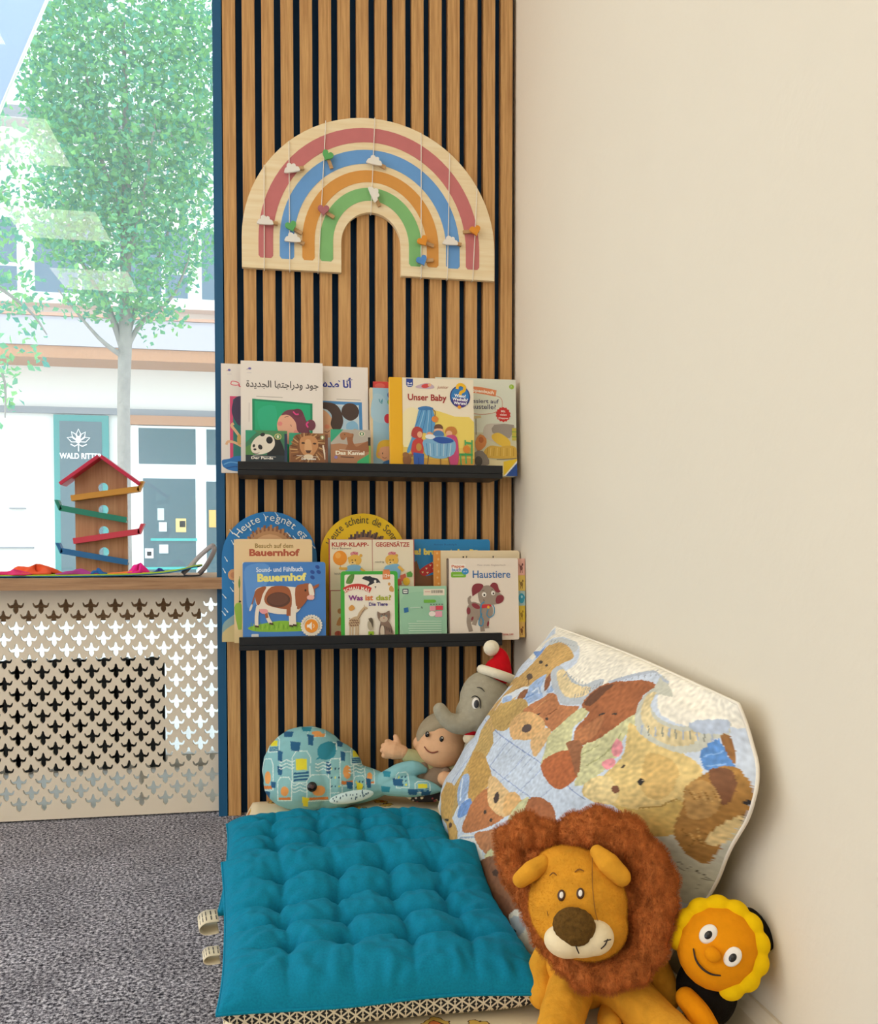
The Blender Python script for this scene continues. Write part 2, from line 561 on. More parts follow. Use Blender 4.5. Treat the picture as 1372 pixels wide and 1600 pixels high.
# window: glass of the shop front, down to a low kerb
def glass_mat():
    m = bpy.data.materials.new('shop window glass'); m.use_nodes = True
    t = m.node_tree; L = t.links.new
    for n in list(t.nodes): t.nodes.remove(n)
    out = t.nodes.new('ShaderNodeOutputMaterial')
    tr = t.nodes.new('ShaderNodeBsdfTransparent'); tr.inputs[0].default_value = (0.93, 0.975, 0.98, 1)
    gl = t.nodes.new('ShaderNodeBsdfGlossy'); gl.inputs['Roughness'].default_value = 0.0; gl.inputs['Color'].default_value = (1, 1, 1, 1)
    df = t.nodes.new('ShaderNodeBsdfTranslucent'); df.inputs[0].default_value = (0.85, 0.93, 1.0, 1)
    fr = t.nodes.new('ShaderNodeFresnel'); fr.inputs[0].default_value = 1.5
    mu = t.nodes.new('ShaderNodeMath'); mu.operation = 'MULTIPLY'; mu.inputs[1].default_value = 0.62
    m1 = t.nodes.new('ShaderNodeMixShader'); m2 = t.nodes.new('ShaderNodeMixShader')
    m1.inputs[0].default_value = 0.07           # pale veil mixed in, imitates glare haze over the street
    L(tr.outputs[0], m1.inputs[1]); L(df.outputs[0], m1.inputs[2])
    L(fr.outputs[0], mu.inputs[0]); L(mu.outputs[0], m2.inputs[0])
    L(m1.outputs[0], m2.inputs[1]); L(gl.outputs[0], m2.inputs[2])
    L(m2.outputs[0], out.inputs['Surface'])
    return m
win = thing('window_1', (-2.1, 0.45, 0.0), 'tall shop window with a clear glass pane', None, kind='structure')
f = MB(); f.box(-4.15, XL - 0.03, 0.449, 0.4505, 0.045, 2.74)
f.build('pane', glass_mat(), win)
f = MB(); f.box(-4.2, XL - 0.002, 0.42, 0.48, 0.0, 0.044); f.box(-4.2, XL - 0.002, 0.42, 0.48, 2.72, 2.757)
f.box(XL - 0.026, XL - 0.002, 0.42, 0.48, 0.044, 2.72)
f.build('window_frame', M_WHITE, win)

# window board
f = MB(); f.box(-4.0, XL - 0.004, -0.02, 0.40, 0.490, 0.514); f.box(XL - 0.004, -0.111, -0.02, -0.002, 0.490, 0.514)
tag(f.build('window_sill', M_SILL, org=(-2, 0, 0.49)), 'long oak window board above the perforated radiator cover', 'window sill', kind='structure')

# radiator cover: panel with rows of cut-out lily motifs
def lily():
    h = [(0, 37), (4, 33), (7, 27), (7, 21), (10, 15), (13, 8), (20, 7), (25, 4), (28, 5), (31, 11), (35, 17), (40, 16), (38, 5), (34, -4), (27, -9), (19, -10), (12, -7), (13, -14), (13, -23), (9, -31), (4, -37), (0, -39)]
    return h + [(-p[0], p[1]) for p in h[-2:0:-1]]
LX0, LX1, LZ0, LZ1 = -1.30, -0.1228, 0.004, 0.4885
cu = bpy.data.curves.new('cover', 'CURVE'); cu.dimensions = '2D'; cu.fill_mode = 'BOTH'; cu.extrude = 0.0030
def addspl(pts):
    sp = cu.splines.new('POLY'); sp.points.add(len(pts) - 1); sp.use_cyclic_u = True
    for q, p in zip(sp.points, pts): q.co = (p[0], p[1], 0, 1)
addspl([(LX0, LZ0), (LX1, LZ0), (LX1, LZ1), (LX0, LZ1)])
LP = lily(); ls = 0.0322 / 78.0
row = 0
z = 0.0386
while z < 0.476:
    x = -0.1385 - (0.0 if row % 2 == 0 else 0.02465)
    while x > LX0 + 0.03:
        p = [(min(x + q[0] * ls, LX1 - .0008 - .0004 * (q[1] > 8)), z + q[1] * ls) for q in LP]
        addspl(p)
        x -= 0.0493
    z += 0.02312; row += 1
cuo = bpy.data.objects.new('cover', cu); COL.objects.link(cuo)
me = bpy.data.meshes.new_from_object(cuo.evaluated_get(bpy.context.evaluated_depsgraph_get()))
bpy.data.objects.remove(cuo)
me.materials.clear(); me.materials.append(M_GRILLE); me.name = 'radiator_cover'
o = bpy.data.objects.new('radiator_cover', me); COL.objects.link(o)
o.rotation_euler = (math.pi / 2, 0, 0); o.location = (0, 0.034, 0)
for p in me.polygons: p.use_smooth = False
tag(o, 'cream radiator cover perforated with rows of lily shaped holes', 'radiator cover')

# pale board on the floor behind the cover
f = MB(); f.box(-3.9, XL - 0.004, 0.05, 0.415, 0.0, 0.012)
tag(struct('trim_2', f, M_WHITE), 'pale floor board behind the radiator cover')
# radiator behind the cover
rad = thing('radiator', (-0.75, 0.15, 0.0), 'dark ribbed radiator seen through the holes of the cover', 'radiator')
M_RAD = mat('dark radiator enamel', '#20262c', 0.5)
f = MB(); f.box(-1.28, -0.252, 0.16, 0.17, 0.085, 0.325)
f.build('back_plate', M_RAD, rad)
f = MB()
x = -1.27
while x < -0.26:
    f.box(x, x + 0.024, 0.135, 0.1598, 0.08, 0.33); x += 0.034
f.build('ribs', M_RAD, rad, bevel=0.004)
for x in (-0.30, -1.2):
    f = MB(); f.tube([(x, 0.15, 0.0122), (x, 0.15, 0.0795)], 0.009); f.build('pipe', M_WHITE, rad)
# sill bracket rail (shows through the top rows of holes)
f = MB(); f.box(-3.9, XL - 0.045, 0.10, 0.13, 0.418, 0.4895)
tag(f.build('sill_rail', M_SILL, org=(-2, .1, .43)), 'wooden batten under the window board behind the radiator cover', 'batten')

# ================================================================ the street outside
M_ASPH = mat('pale paving', '#cfcac2', 0.9, var=(3, 0.1))
M_REND = mat('white render', '#e9e6e2', 0.9)
M_BAND = mat('grey concrete band', '#b9b4bd', 0.9)
M_SOFF = mat('wooden soffit', '#b5835f', 0.7, var=(30, 0.15), scale3=(4, 1, 1))
M_TEAL = mat('teal shop frame', '#2f8f8c', 0.5)
M_DGL = mat('dark shop glass', '#41606a', 0.15)
M_WFR = mat('white door frame', '#eef0f0', 0.5)
M_LINT = mat('grey lintel', '#8b8d93', 0.8)
f = MB(); f.box(-30, 20, 0.7, 40, -0.3, -0.12)
tag(f.build('street', M_ASPH), 'bright paved street outside the window', kind='structure')

FY = 13.0
bl = thing('building', (-3, FY, -0.12), 'white building across the street with shop fronts and upper windows', 'building')
f = MB(); f.box(-16, 9, FY + .02, FY + 6, -0.12, 3.42); f.box(-16, 9, FY + .02, FY + 6, 3.42, 7.1)
f.build('wall', M_REND, bl)
f = MB(); f.box(-16, 9, FY - .7, FY + .018, 3.62, 4.05)
f.build('concrete_band', M_BAND, bl)
f = MB(); f.box(-16, 9, FY - .72, FY - .0, 4.055, 4.10)
f.build('coping', mat('terracotta coping', '#c79a84', 0.8), bl)
f = MB(); f.box(-16, 9, FY - .68, FY + .016, 3.44, 3.615)
f.build('soffit', M_SOFF, bl)
f = MB(); f.box(-16, 9, FY - .06, FY + .018, 2.70, 2.80)
f.build('lintel', M_LINT, bl)
f = MB(); f.box(-2.35, 5, FY - .1, FY + .018, 2.55, 2.695)
f.build('awning_board', M_SOFF, bl)
# shop window on the left with its sign
sw = MB(); sw.box(-3.42, -2.60, FY - .05, FY + .018, 0.0, 2.68)
swo = sw.build('window', M_TEAL, bl)
sw = MB(); sw.box(-3.33, -2.70, FY - .058, FY - .0502, 0.1, 2.58); sw.build('pane', M_DGL, swo)
sg = MB(); SA = Art(sg, (85, 640, 168, 893), (-3.42, FY - .062, 2.76), (0.80, 0, 0), (0, 0, -2.55), (0, -1, 0), 0.004)
SA.text('WALD RITTER', 94, 716, 9, '#ffffff', w=66, bold=0.03)
for a in (-70, -35, 0, 35, 70):
    ca, sa = math.sin(math.radians(a)), math.cos(math.radians(a))
    cx_, cy_ = 124, 690
    Ln = 20 if a == 0 else 19
    SA.line([(cx_, cy_), (cx_ + ca * Ln * .55 - sa * 4, cy_ - sa * Ln * .55 - ca * 4), (cx_ + ca * Ln, cy_ - sa * Ln), (cx_ + ca * Ln * .55 + sa * 4, cy_ - sa * Ln * .55 + ca * 4), (cx_, cy_)], 1.5, '#ffffff')
SA.line([(124, 690), (124, 705)], 1.6, '#ffffff'); SA.line([(112, 694), (118, 697), (124, 694), (130, 697), (137, 694)], 1.6, '#ffffff')
SA.ell(124, 687, 4, 6, '#ffffff')
sg.build('sign', mat('print', None, 0.45), swo)['label'] = 'white leaf emblem and lettering on the shop glass'
# shop door with transom on the right
dr = MB(); dr.box(-2.25, 0.2, FY - .06, FY + .018, -0.05, 2.54)
dro = dr.build('door', M_WFR, bl)
dr = MB()
for q in ((-2.14, -1.26, 1.93, 2.50), (-2.08, -1.27, 0.0, 1.70), (-1.09, -0.2, 1.93, 2.50), (-1.10, -0.3, 0.0, 1.66)):
    dr.box(q[0], q[1], FY - .068, FY - .0602, q[2], q[3])
dr.build('pane', M_DGL, dro)
dr = MB()
for q, c in (((-1.97, -1.25, 0.70, 0.74), '#35b5b0'), ((-2.05, -1.25, 0.24, 0.28), '#35b5b0'), ((-1.58, -1.42, 0.84, 1.06), '#e8c77c'), ((-1.52, -1.43, 0.92, 1.02), '#d060a8'), ((-2.06, -1.93, 0.42, 0.58), '#f3f0f0'), ((-2.03, -1.96, 0.46, 0.53), '#9a70b8'),
             ((-1.86, -1.76, 1.03, 1.22), '#c9dcdc'), ((-1.84, -1.72, 0.85, 1.00), '#d8e6e6'), ((-1.06, -0.95, 0.92, 1.2), '#e8b45a'), ((-1.84, -1.70, 0.5, 0.64), '#dfe8ec')):
    dr.box(q[0], q[1], FY - .082, FY - .0685, q[2], q[3], lin(c))
dr.build('display', mat('print', None, 0.45), dro)
# upper windows
M_UGL = mat('upper glass', '#5a7386', 0.12)
for k, (x0, x1) in enumerate(((-6.5, -5.2), (-5.1, -3.86), (-3.72, -2.55), (-2.45, -1.3), (-1.2, 0.1), (0.2, 1.5))):
    w_ = MB(); w_.box(x0, x1, FY - .05, FY + .0185, 4.5, 5.75)
    wo = w_.build('window', M_WFR, bl)
    w_ = MB(); xm = x0 + 0.62 * (x1 - x0)
    w_.box(x0 + .06, xm - .03, FY - .058, FY - .0502, 4.58, 5.66); w_.box(xm + .03, x1 - .06, FY - .058, FY - .0502, 4.58, 4.95); w_.box(xm + .03, x1 - .06, FY - .058, FY - .0502, 5.01, 5.66)
    w_.build('pane', M_UGL, wo)
f = MB(); f.box(-16, 9, FY - .25, FY + .018, 4.36, 4.48)
f.build('cornice', M_REND, bl)
f = MB(); f.box(-16, 9, FY - .3, FY + 6, 7.1, 7.3); f.build('roof', M_LINT, bl)
for q in ((-4.6, -3.75, .58, .60), (-4.1, -3.86, 1.2, 1.215)):
    f = MB(); f.box(q[0], q[1], FY - .02, FY + .0195, q[2], q[3]); f.build('wall_joint', M_LINT, bl)

# trees
M_BARK = mat('grey bark', '#9a938c', 0.9, var=(12, 0.15), bump=(30, 0.01))
def leaf_mat(name, c):
    m = bpy.data.materials.new(name); m.use_nodes = True
    t = m.node_tree; L = t.links.new
    b = t.nodes['Principled BSDF']; out = t.nodes['Material Output']
    at = t.nodes.new('ShaderNodeAttribute'); at.attribute_name = 'Col'
    L(at.outputs['Color'], b.inputs['Base Color']); b.inputs['Roughness'].default_value = 0.6
    tl = t.nodes.new('ShaderNodeBsdfTranslucent'); L(at.outputs['Color'], tl.inputs[0])
    mx = t.nodes.new('ShaderNodeMixShader'); mx.inputs[0].default_value = 0.5
    L(b.outputs[0], mx.inputs[1]); L(tl.outputs[0], mx.inputs[2]); L(mx.outputs[0], out.inputs['Surface'])
    return m
M_LEAF = leaf_mat('green leaves', '#5f9c5a')
def crown(centres, n, size, rng):
    f = MB()
    tot = sum(r[0] * r[1] * r[2] for _, r in centres)
    for c, r in centres:
        k = int(n * r[0] * r[1] * r[2] / tot)
        for _ in range(k):
            while True:
                q = Vector((rng.uniform(-1, 1), rng.uniform(-1, 1), rng.uniform(-1, 1)))
                if q.length < 1: break
            p = Vector(c) + Vector((q.x * r[0], q.y * r[1], q.z * r[2]))
            d = Vector((rng.uniform(-1, 1), rng.uniform(-1, 1), rng.uniform(-1, 0.6))).normalized()
            e = d.orthogonal().normalized(); e = (e * math.cos(2.4 * rng.random()) + d.cross(e) * rng.uniform(-1, 1)).normalized()
            s_ = size * rng.uniform(0.6, 1.3)
            g = rng.random()
            col = (0.07 + 0.22 * g, 0.38 + 0.26 * g, 0.26 - 0.10 * g + 0.06 * rng.random(), 1)
            nrm = d.cross(e) * 0.15 * s_
            f.face([p, p + d * s_ * .5 + e * s_ * .32 + nrm, p + d * s_, p + d * s_ * .5 - e * s_ * .32 + nrm], col)
    return f
rng = random.Random(3)
tr = thing('street_tree', (-1.43, 7.0, -0.12), 'young street tree with a pale straight trunk in front of the shops', 'tree')
f = MB(); f.tube([(-1.43, 7, -0.119), (-1.425, 7, 0.9), (-1.42, 7.0, 2.0), (-1.40, 7.0, 2.5), (-1.385, 7.0, 3.2), (-1.37, 7.02, 4.4), (-1.38, 7, 5.6)], [0.075, 0.062, 0.058, 0.062, 0.05, 0.035, 0.012], 12)
f.build('trunk', M_BARK, tr)
br = [[(-1.41, 7, 2.42), (-1.55, 6.95, 2.85), (-1.78, 6.8, 3.3), (-1.92, 6.7, 3.9)], [(-1.40, 7, 2.45), (-1.25, 7.05, 2.75), (-0.95, 7.1, 3.05), (-0.72, 7.1, 3.7)], [(-1.40, 7, 2.5), (-1.30, 7.2, 3.0), (-1.05, 7.4, 3.7), (-0.92, 7.5, 4.5)],
      [(-1.41, 7, 2.55), (-1.62, 7.2, 3.05), (-1.72, 7.3, 3.8), (-1.82, 7.4, 4.7)], [(-1.385, 7, 3.2), (-1.2, 6.8, 3.8), (-1.05, 6.7, 4.6)], [(-1.38, 7, 3.6), (-1.6, 6.9, 4.3), (-1.7, 6.8, 5.1)], [(-1.41, 7, 2.4), (-1.62, 6.9, 2.55), (-1.95, 6.8, 2.95)]]
for b_ in br:
    f = MB(); p = spline(b_, 4); f.tube(p, [0.030 - 0.024 * k / (len(p) - 1) for k in range(len(p))], 8)
    f.build('branch', M_BARK, tr)
cr = crown([((-1.4, 7.0, 4.9), (0.92, 0.8, 1.4)), ((-1.75, 6.9, 4.0), (0.52, 0.6, 0.85)), ((-0.95, 7.1, 3.9), (0.52, 0.6, 0.85)), ((-1.45, 6.8, 3.3), (0.55, 0.5, 0.55)), ((-1.9, 6.8, 5.3), (0.5, 0.6, 1.0)), ((-0.8, 7.0, 5.4), (0.5, 0.6, 1.0)),
            ((-1.78, 6.85, 2.85), (0.26, 0.25, 0.17)), ((-1.1, 7.05, 2.85), (0.32, 0.28, 0.2)), ((-1.2, 7.0, 2.55), (0.12, .12, .08)), ((-2.05, 6.9, 3.6), (0.35, 0.4, 0.4)), ((-1.4, 6.9, 2.95), (0.5, 0.4, 0.28))], 20000, 0.066, rng)
cr.build('crown', M_LEAF, tr)
tr2 = thing('street_tree', (-2.75, 5.4, -0.12), 'street tree cut by the left edge, its low twigs hanging before the white wall', 'tree')
f = MB(); f.tube([(-2.75, 5.4, -0.119), (-2.72, 5.4, 1.2), (-2.7, 5.4, 2.4), (-2.72, 5.4, 4)], [0.08, 0.065, 0.06, 0.03], 12)
f.build('trunk', M_BARK, tr2)
for b_ in ([(-2.7, 5.4, 2.3), (-2.3, 5.3, 2.2), (-2.0, 5.2, 1.9), (-1.98, 5.2, 1.55)], [(-2.7, 5.4, 2.5), (-2.2, 5.35, 2.6), (-1.85, 5.3, 2.4), (-1.7, 5.3, 2.2)], [(-2.7, 5.4, 2.8), (-2.3, 5.4, 3.1), (-2.0, 5.4, 3.3)]):
    f = MB(); p = spline(b_, 4); f.tube(p, [0.022 - 0.017 * k / (len(p) - 1) for k in range(len(p))], 8)
    f.build('branch', M_BARK, tr2)
cr = crown([((-2.02, 5.2, 1.85), (0.16, 0.2, 0.4)), ((-1.80, 5.3, 2.15), (0.12, 0.15, 0.24)), ((-1.9, 5.3, 2.5), (0.2, 0.3, 0.25)), ((-2.15, 5.3, 2.9), (0.35, 0.3, 0.35)), ((-2.6, 5.4, 3.6), (0.7, 0.6, 0.9))], 3600, 0.064, rng)
cr.build('crown', M_LEAF, tr2)

# awning of the shop, its sloping white end seen at the top left
aw = thing('awning', (-1.6, 1.2, 2.3), 'white fabric awning with a sloping edge outside the window', 'awning')
M_AWN = leaf_mat('awning cloth', '#ffffff')
f = MB()
c_ = lin('#c3d3f0')
A0, A1, B0, B1 = Vector((-0.79, 1.5, 2.545)), Vector((-0.955, 1.5, 2.14)), Vector((-2.6, 1.5, 2.545)), Vector((-2.6, 1.5, 2.14))
ex = (A0 - A1)
P0 = A1 - ex * 0.35; P1 = A0 + ex * 0.5
f.prism([P0, P1, P1 + Vector((-2.0, 0.15, 0.1)), P0 + Vector((-2.0, 0.15, 0.1))], (0, 0.004, 0), c_)
f.build('cloth', M_AWN, aw)
f = MB(); f.tube([P0 + Vector((0.004, 0, 0)), P1 + Vector((0.004, 0, 0))], 0.006, 8)
f.build('arm', M_WHITE, aw)
f = MB(); f.tube([P1 + Vector((-.22, -.012, -.10)), P1 + Vector((-.22, -.012, -.10)) + Vector((.10, 0, -.07))], 0.010, 8)
f.build('rod', M_BARK, aw)

# ================================================================ rainbow board
M_PRINT = mat('print', None, 0.45)
M_PLY = wood('pale plywood', '#efd6a6', '#f8e6c0', 'X', 0.5, 0.55)
M_STR = mat('white cord', '#efe6d6', 0.8)
RC, RZ = 0.2065, 1.228
def arch(rx, ry, zb, n=40):
    return [(RC - rx, zb)] + [(RC - rx * math.cos(math.pi * k / n), RZ + ry * math.sin(math.pi * k / n)) for k in range(n + 1)] + [(RC + rx, zb)]
rb = thing('rainbow_board', (RC, 0.0, 1.166), 'large wooden rainbow board with painted arcs hung on the slats', 'rainbow decoration')
def band(outer, inner, y0, y1, col=(1, 1, 1, 1)):
    f = MB()
    n = len(outer)
    fr = [[(p[0], y0, p[1]) for p in outer], [(p[0], y0, p[1]) for p in inner]]
    bk = [[(p[0], y1, p[1]) for p in outer], [(p[0], y1, p[1]) for p in inner]]
    f.grid([fr[0], fr[1]], col, smooth=False); f.grid([bk[1], bk[0]], col, smooth=False)
    f.grid([bk[0], fr[0]], col, smooth=True); f.grid([fr[1], bk[1]], col, smooth=True)
    for k in (0, n - 1):
        q = [fr[0][k], fr[1][k], bk[1][k], bk[0][k]]
        f.face(q if k == 0 else q[::-1], col)
    return f
band(arch(0.2725, 0.268, 1.166), arch(0.0645, 0.069, 1.166), -0.0125, -0.0005).build('board', M_PLY, rb)
for nm, ro, ri, to, ti, c in (('dusty red', .238, .208, .247, .217, '#cb7676'), ('blue', .194, .164, .201, .172, '#6aa2de'), ('ochre', .147, .121, .158, .133, '#df9c48'), ('green', .110, .082, .121, .094, '#84c079')):
    m = mat('painted ' + nm, c, 0.6, var=(40, 0.04))
    zb = 1.188
    fo = arch(ro, to, zb + .005); fi = arch(ri, ti, zb + .005)
    # rounded feet
    fo = [(RC - ro + .004, zb)] + fo + [(RC + ro - .004, zb)]
    fi = [(RC - ri - .004, zb)] + fi + [(RC + ri + .004, zb)]
    s_ = band(fo, fi, -0.0131, -0.0124).build('stripe', m, rb)
    s_['label'] = nm + ' painted arc'
for xa, xb, zt in ((-.019, -.020, 1.379), (.033, .033, 1.432), (.110, .093, 1.481), (.2145, .206, 1.496), (.315, .315, 1.472), (.378, .373, 1.434), (.439, .430, 1.363)):
    f = MB(); zb = 1.297 if abs(xb - .206) < .001 else 1.166
    f.tube([(xa, -0.0003, zt + .0012), (xa, -0.0135, zt + .0012), (xa, -0.0150, zt - .004), (xb, -0.0150, zb + .003), (xb, -0.0138, zb - .0015), (xb, -0.0003, zb - .0015)], 0.0010, 6)
    f.build('string', M_STR, rb)

def heart(c, s, y0):  # heart outline
    return [Vector((c[0] + s * 0.5 * (16 * math.sin(t) ** 3) / 16, y0, c[1] + s * 0.5 * (13 * math.cos(t) - 5 * math.cos(2 * t) - 2 * math.cos(3 * t) - math.cos(4 * t)) / 16)) for t in [2 * math.pi * k / 28 for k in range(28)]]
def cloud(c, s, y0):
    pts = [(-.5, -.28), (-.52, -.08), (-.42, .05), (-.33, .08), (-.30, .24), (-.16, .34), (0.0, .28), (.06, .22), (.14, .27), (.28, .22), (.32, .06), (.45, .02), (.52, -.12), (.46, -.28)]
    return [Vector((c[0] + s * p[0], y0, c[1] + s * p[1])) for p in spline(pts, 4, True)]
M_PEG = wood('peg wood', '#b98d5c', '#d0a878', 'X')
PEGC = {'white': '#f1ece2', 'green': '#5fae62', 'mauve': '#b26a72', 'orange': '#e8962a', 'blue': '#4f8fd6'}
def rot2(pts, c, a):
    ca, sa = math.cos(math.radians(a)), math.sin(math.radians(a))
    return [Vector((c[0] + (p.x - c[0]) * ca - (p.z - c[1]) * sa, p.y, c[1] + (p.x - c[0]) * sa + (p.z - c[1]) * ca)) for p in pts]
def peg(x, z, shape, col, rot, prot, label):
    t = thing('clothes_peg', (x, -0.016, z), label, 'clothes peg', 'little pegs clipped on the rainbow strings')
    f = MB()
    a = math.radians(prot)
    d = Vector((math.cos(a), 0, math.sin(a))); n = Vector((-d.z, 0, d.x))
    for y in (-0.0205, -0.0170):
        p0 = Vector((x, y, z)) - d * .010; p1 = Vector((x, y, z)) + d * .026
        f.prism([p0 - n * .003, p1 - n * .0035, p1 + n * .0035, p0 + n * .003], (0, .0030, 0))
    f.build('clip', M_PEG, t)
    f = MB()
    pts = cloud((x, z), .030, -0.0258) if shape == 'cloud' else heart((x, z), .024, -0.0258)
    f.prism(rot2(pts, (x, z), rot), (0, .005, 0))
    fo = f.build('figure', mat('peg ' + col, PEGC[col], 0.5), t)
for a in ((-.017, 1.262, 'cloud', 'white', 0, -8, 'white cloud peg on the leftmost string of the rainbow'),
          (.038, 1.374, 'cloud', 'white', 12, 10, 'white cloud peg on the upper left of the red arc'),
          (.113, 1.406, 'heart', 'green', -25, -70, 'green peg high on the left, at the edge of the blue arc'),
          (.213, 1.403, 'cloud', 'white', -8, -25, 'white cloud peg at the top of the blue arc'),
          (.213, 1.333, 'cloud', 'white', -65, -65, 'white cloud peg hanging tilted at the top of the green arc'),
          (.104, 1.292, 'heart', 'mauve', 0, -30, 'mauve peg on the left leg of the ochre arc'),
          (.036, 1.2535, 'heart', 'green', 20, -28, 'green peg just above a white cloud, left leg of the blue arc'),
          (.0395, 1.2295, 'cloud', 'white', 0, -22, 'white cloud peg just below a green peg, left leg of the blue arc'),
          (.317, 1.2400, 'heart', 'orange', 35, -18, 'orange peg just above a blue one, right leg of the ochre arc'),
          (.315, 1.1985, 'heart', 'blue', 25, 8, 'small blue heart peg on the foot of the ochre arc'),
          (.378, 1.244, 'cloud', 'white', 0, -12, 'white cloud peg on the right leg of the blue arc'),
          (.433, 1.270, 'heart', 'orange', 15, 188, 'orange peg on the rightmost string of the rainbow')):
    peg(*a)

# ================================================================ picture ledges
def ledge(zb, label):
    t = thing('picture_ledge', (0.199, 0.0, zb), label, 'picture ledge', 'picture ledges on the slats')
    x0, x1 = -0.0735, 0.4715
    f = MB(); f.box(x0, x1, -0.120, -0.0005, zb, zb + .010); f.build('shelf_base', M_LEDGE, t, bevel=.001)
    f = MB(); f.box(x0, x1, -0.1205, -0.111, zb + .0102, zb + .0270); f.build('front_lip', M_LEDGE, t, bevel=.001)
    f = MB(); f.box(x0, x1, -0.0110, -0.0005, zb + .0102, zb + .060); f.build('back_rail', M_LEDGE, t, bevel=.001)
ledge(0.7225, 'long narrow black picture ledge, the upper of two, holding picture books')
ledge(0.3695, 'long narrow black picture ledge, the lower of two, above the plush toys')

# ================================================================ books
M_PAGE = mat('paper edges', '#e9dfca', 0.8)
TILT = 0.075
def book(name, label, X0, X1, zb, zt, yb, th, base, rect, art, rad=0.0, spine=None, shape=None, group=None, back=None, tilt=TILT):
    ct, st = math.cos(tilt), math.sin(tilt)
    Lh = (zt - zb) / ct
    U = Vector((X1 - X0, 0, 0)); V = Vector((0, -st, -ct)) * Lh; N = Vector((0, -ct, st))
    TL = Vector((X0, yb, zb)) - V
    t = thing(name, (X0 + (X1 - X0) / 2, yb + th / 2, zb), label, 'book', group)
    sx = (rect[2] - rect[0]); sy = (rect[3] - rect[1])
    def outline(inset=0.0):
        if shape: pts = shape
        elif rad:
            pts = []
            rx_, ry_ = rad * sx / (X1 - X0), rad * sy / Lh
            for cx, cy, a0 in ((rect[2] - rx_, rect[1] + ry_, -90), (rect[2] - rx_, rect[3] - ry_, 0), (rect[0] + rx_, rect[3] - ry_, 90), (rect[0] + rx_, rect[1] + ry_, 180)):
                for k in range(5):
                    a = math.radians(a0 + k * 22.5); pts.append((cx + rx_ * math.cos(a), cy + ry_ * math.sin(a)))
        else: pts = [(rect[0], rect[1]), (rect[2], rect[1]), (rect[2], rect[3]), (rect[0], rect[3])]
        out = []
        cx, cy = (rect[0] + rect[2]) / 2, (rect[1] + rect[3]) / 2
        for x, y in pts:
            x = cx + (x - cx) * (1 - inset); y = cy + (y - cy) * (1 - inset)
            out.append(TL + U * ((x - rect[0]) / sx) + V * ((y - rect[1]) / sy))
        return out
    f = MB()
    ct_ = min(.0018, th * .3)
    f.prism([p for p in outline()][::-1], -N * ct_, lin(base))
    A = Art(f, rect, TL, U, V, N)
    art(A)
    c = f.build('front_cover', M_PRINT, t)
    f = MB(); f.prism([p - N * (ct_ + .0001) for p in outline(.012)][::-1], -N * (th - 2 * ct_ - .0002), (1, 1, 1, 1))
    f.build('page_block', M_PAGE, t)
    f = MB(); f.prism([p - N * (th - ct_) for p in outline()][::-1], -N * ct_, lin(back or base))
    if spine:
        ins = Vector((X1 - X0, 0, 0)).normalized() * .0012
        q = [TL - N * ct_, TL + V - N * ct_, TL + V - N * (th - ct_), TL - N * (th - ct_)]
        f.prism([p - ins * .2 for p in q], ins, lin(spine))
    f.build('back_cover', M_PRINT, t)
    return t
ZU, ZL = 0.7330, 0.3800
GU, GL = 'picture books on the upper ledge', 'picture books on the lower ledge'

# --- upper ledge, from the left
def a1(A):
    A.ell(92, 150, 12, 9, '#6b63a8'); A.line([(72, 158), (84, 150)], 4, '#c06a70'); A.line([(76, 183), (112, 183)], 2, '#b9b0c4')
    A.line([(104, 262), (112, 242), (130, 240), (150, 244), (168, 252), (172, 265), (150, 272), (120, 270), (104, 262)], 7, '#e2576a', 3)
    A.text(arabic('ورث'.replace('ث', 'ت')), 168, 285, 46, '#d5495f', w=150, bold=.02)
    A.line([(84, 430), (84, 565)], 2, '#c8bfc4')
    A.rect(96, 362, 690, 862, '#d94c78'); A.rect(122, 385, 690, 862, '#2d7f77')
    A.poly([(120, 420), (140, 375), (200, 358), (320, 380), (320, 540), (190, 600), (140, 560), (112, 490)], '#463a58', 4)
    A.poly([(185, 520), (310, 520), (310, 700), (180, 690)], '#2b8f8a')
    A.line([(190, 705), (140, 640), (110, 600), (128, 582)], 22, '#e9b98d', 3); A.line([(190, 765), (130, 735), (80, 730), (66, 755)], 20, '#e9b98d', 3)
    A.ell(172, 712, 18, 44, '#d9b062')
    A.poly([(32, 880), (90, 868), (150, 845), (300, 850), (300, 960), (120, 965), (50, 940), (34, 920)], '#2b79c0', 3)
    A.line([(45, 915), (100, 895), (180, 905)], 9, '#6aaee0', 3); A.line([(60, 945), (140, 930), (200, 938)], 8, '#1b559a', 3)
book('picture_book', 'white picture book with a magenta framed cover at the far left of the upper ledge', -0.110, 0.055, ZU, 0.962, -.038, .006, '#eee6dd', (25, 98, 690, 980), a1, spine='#e6ddd2', group=GU)

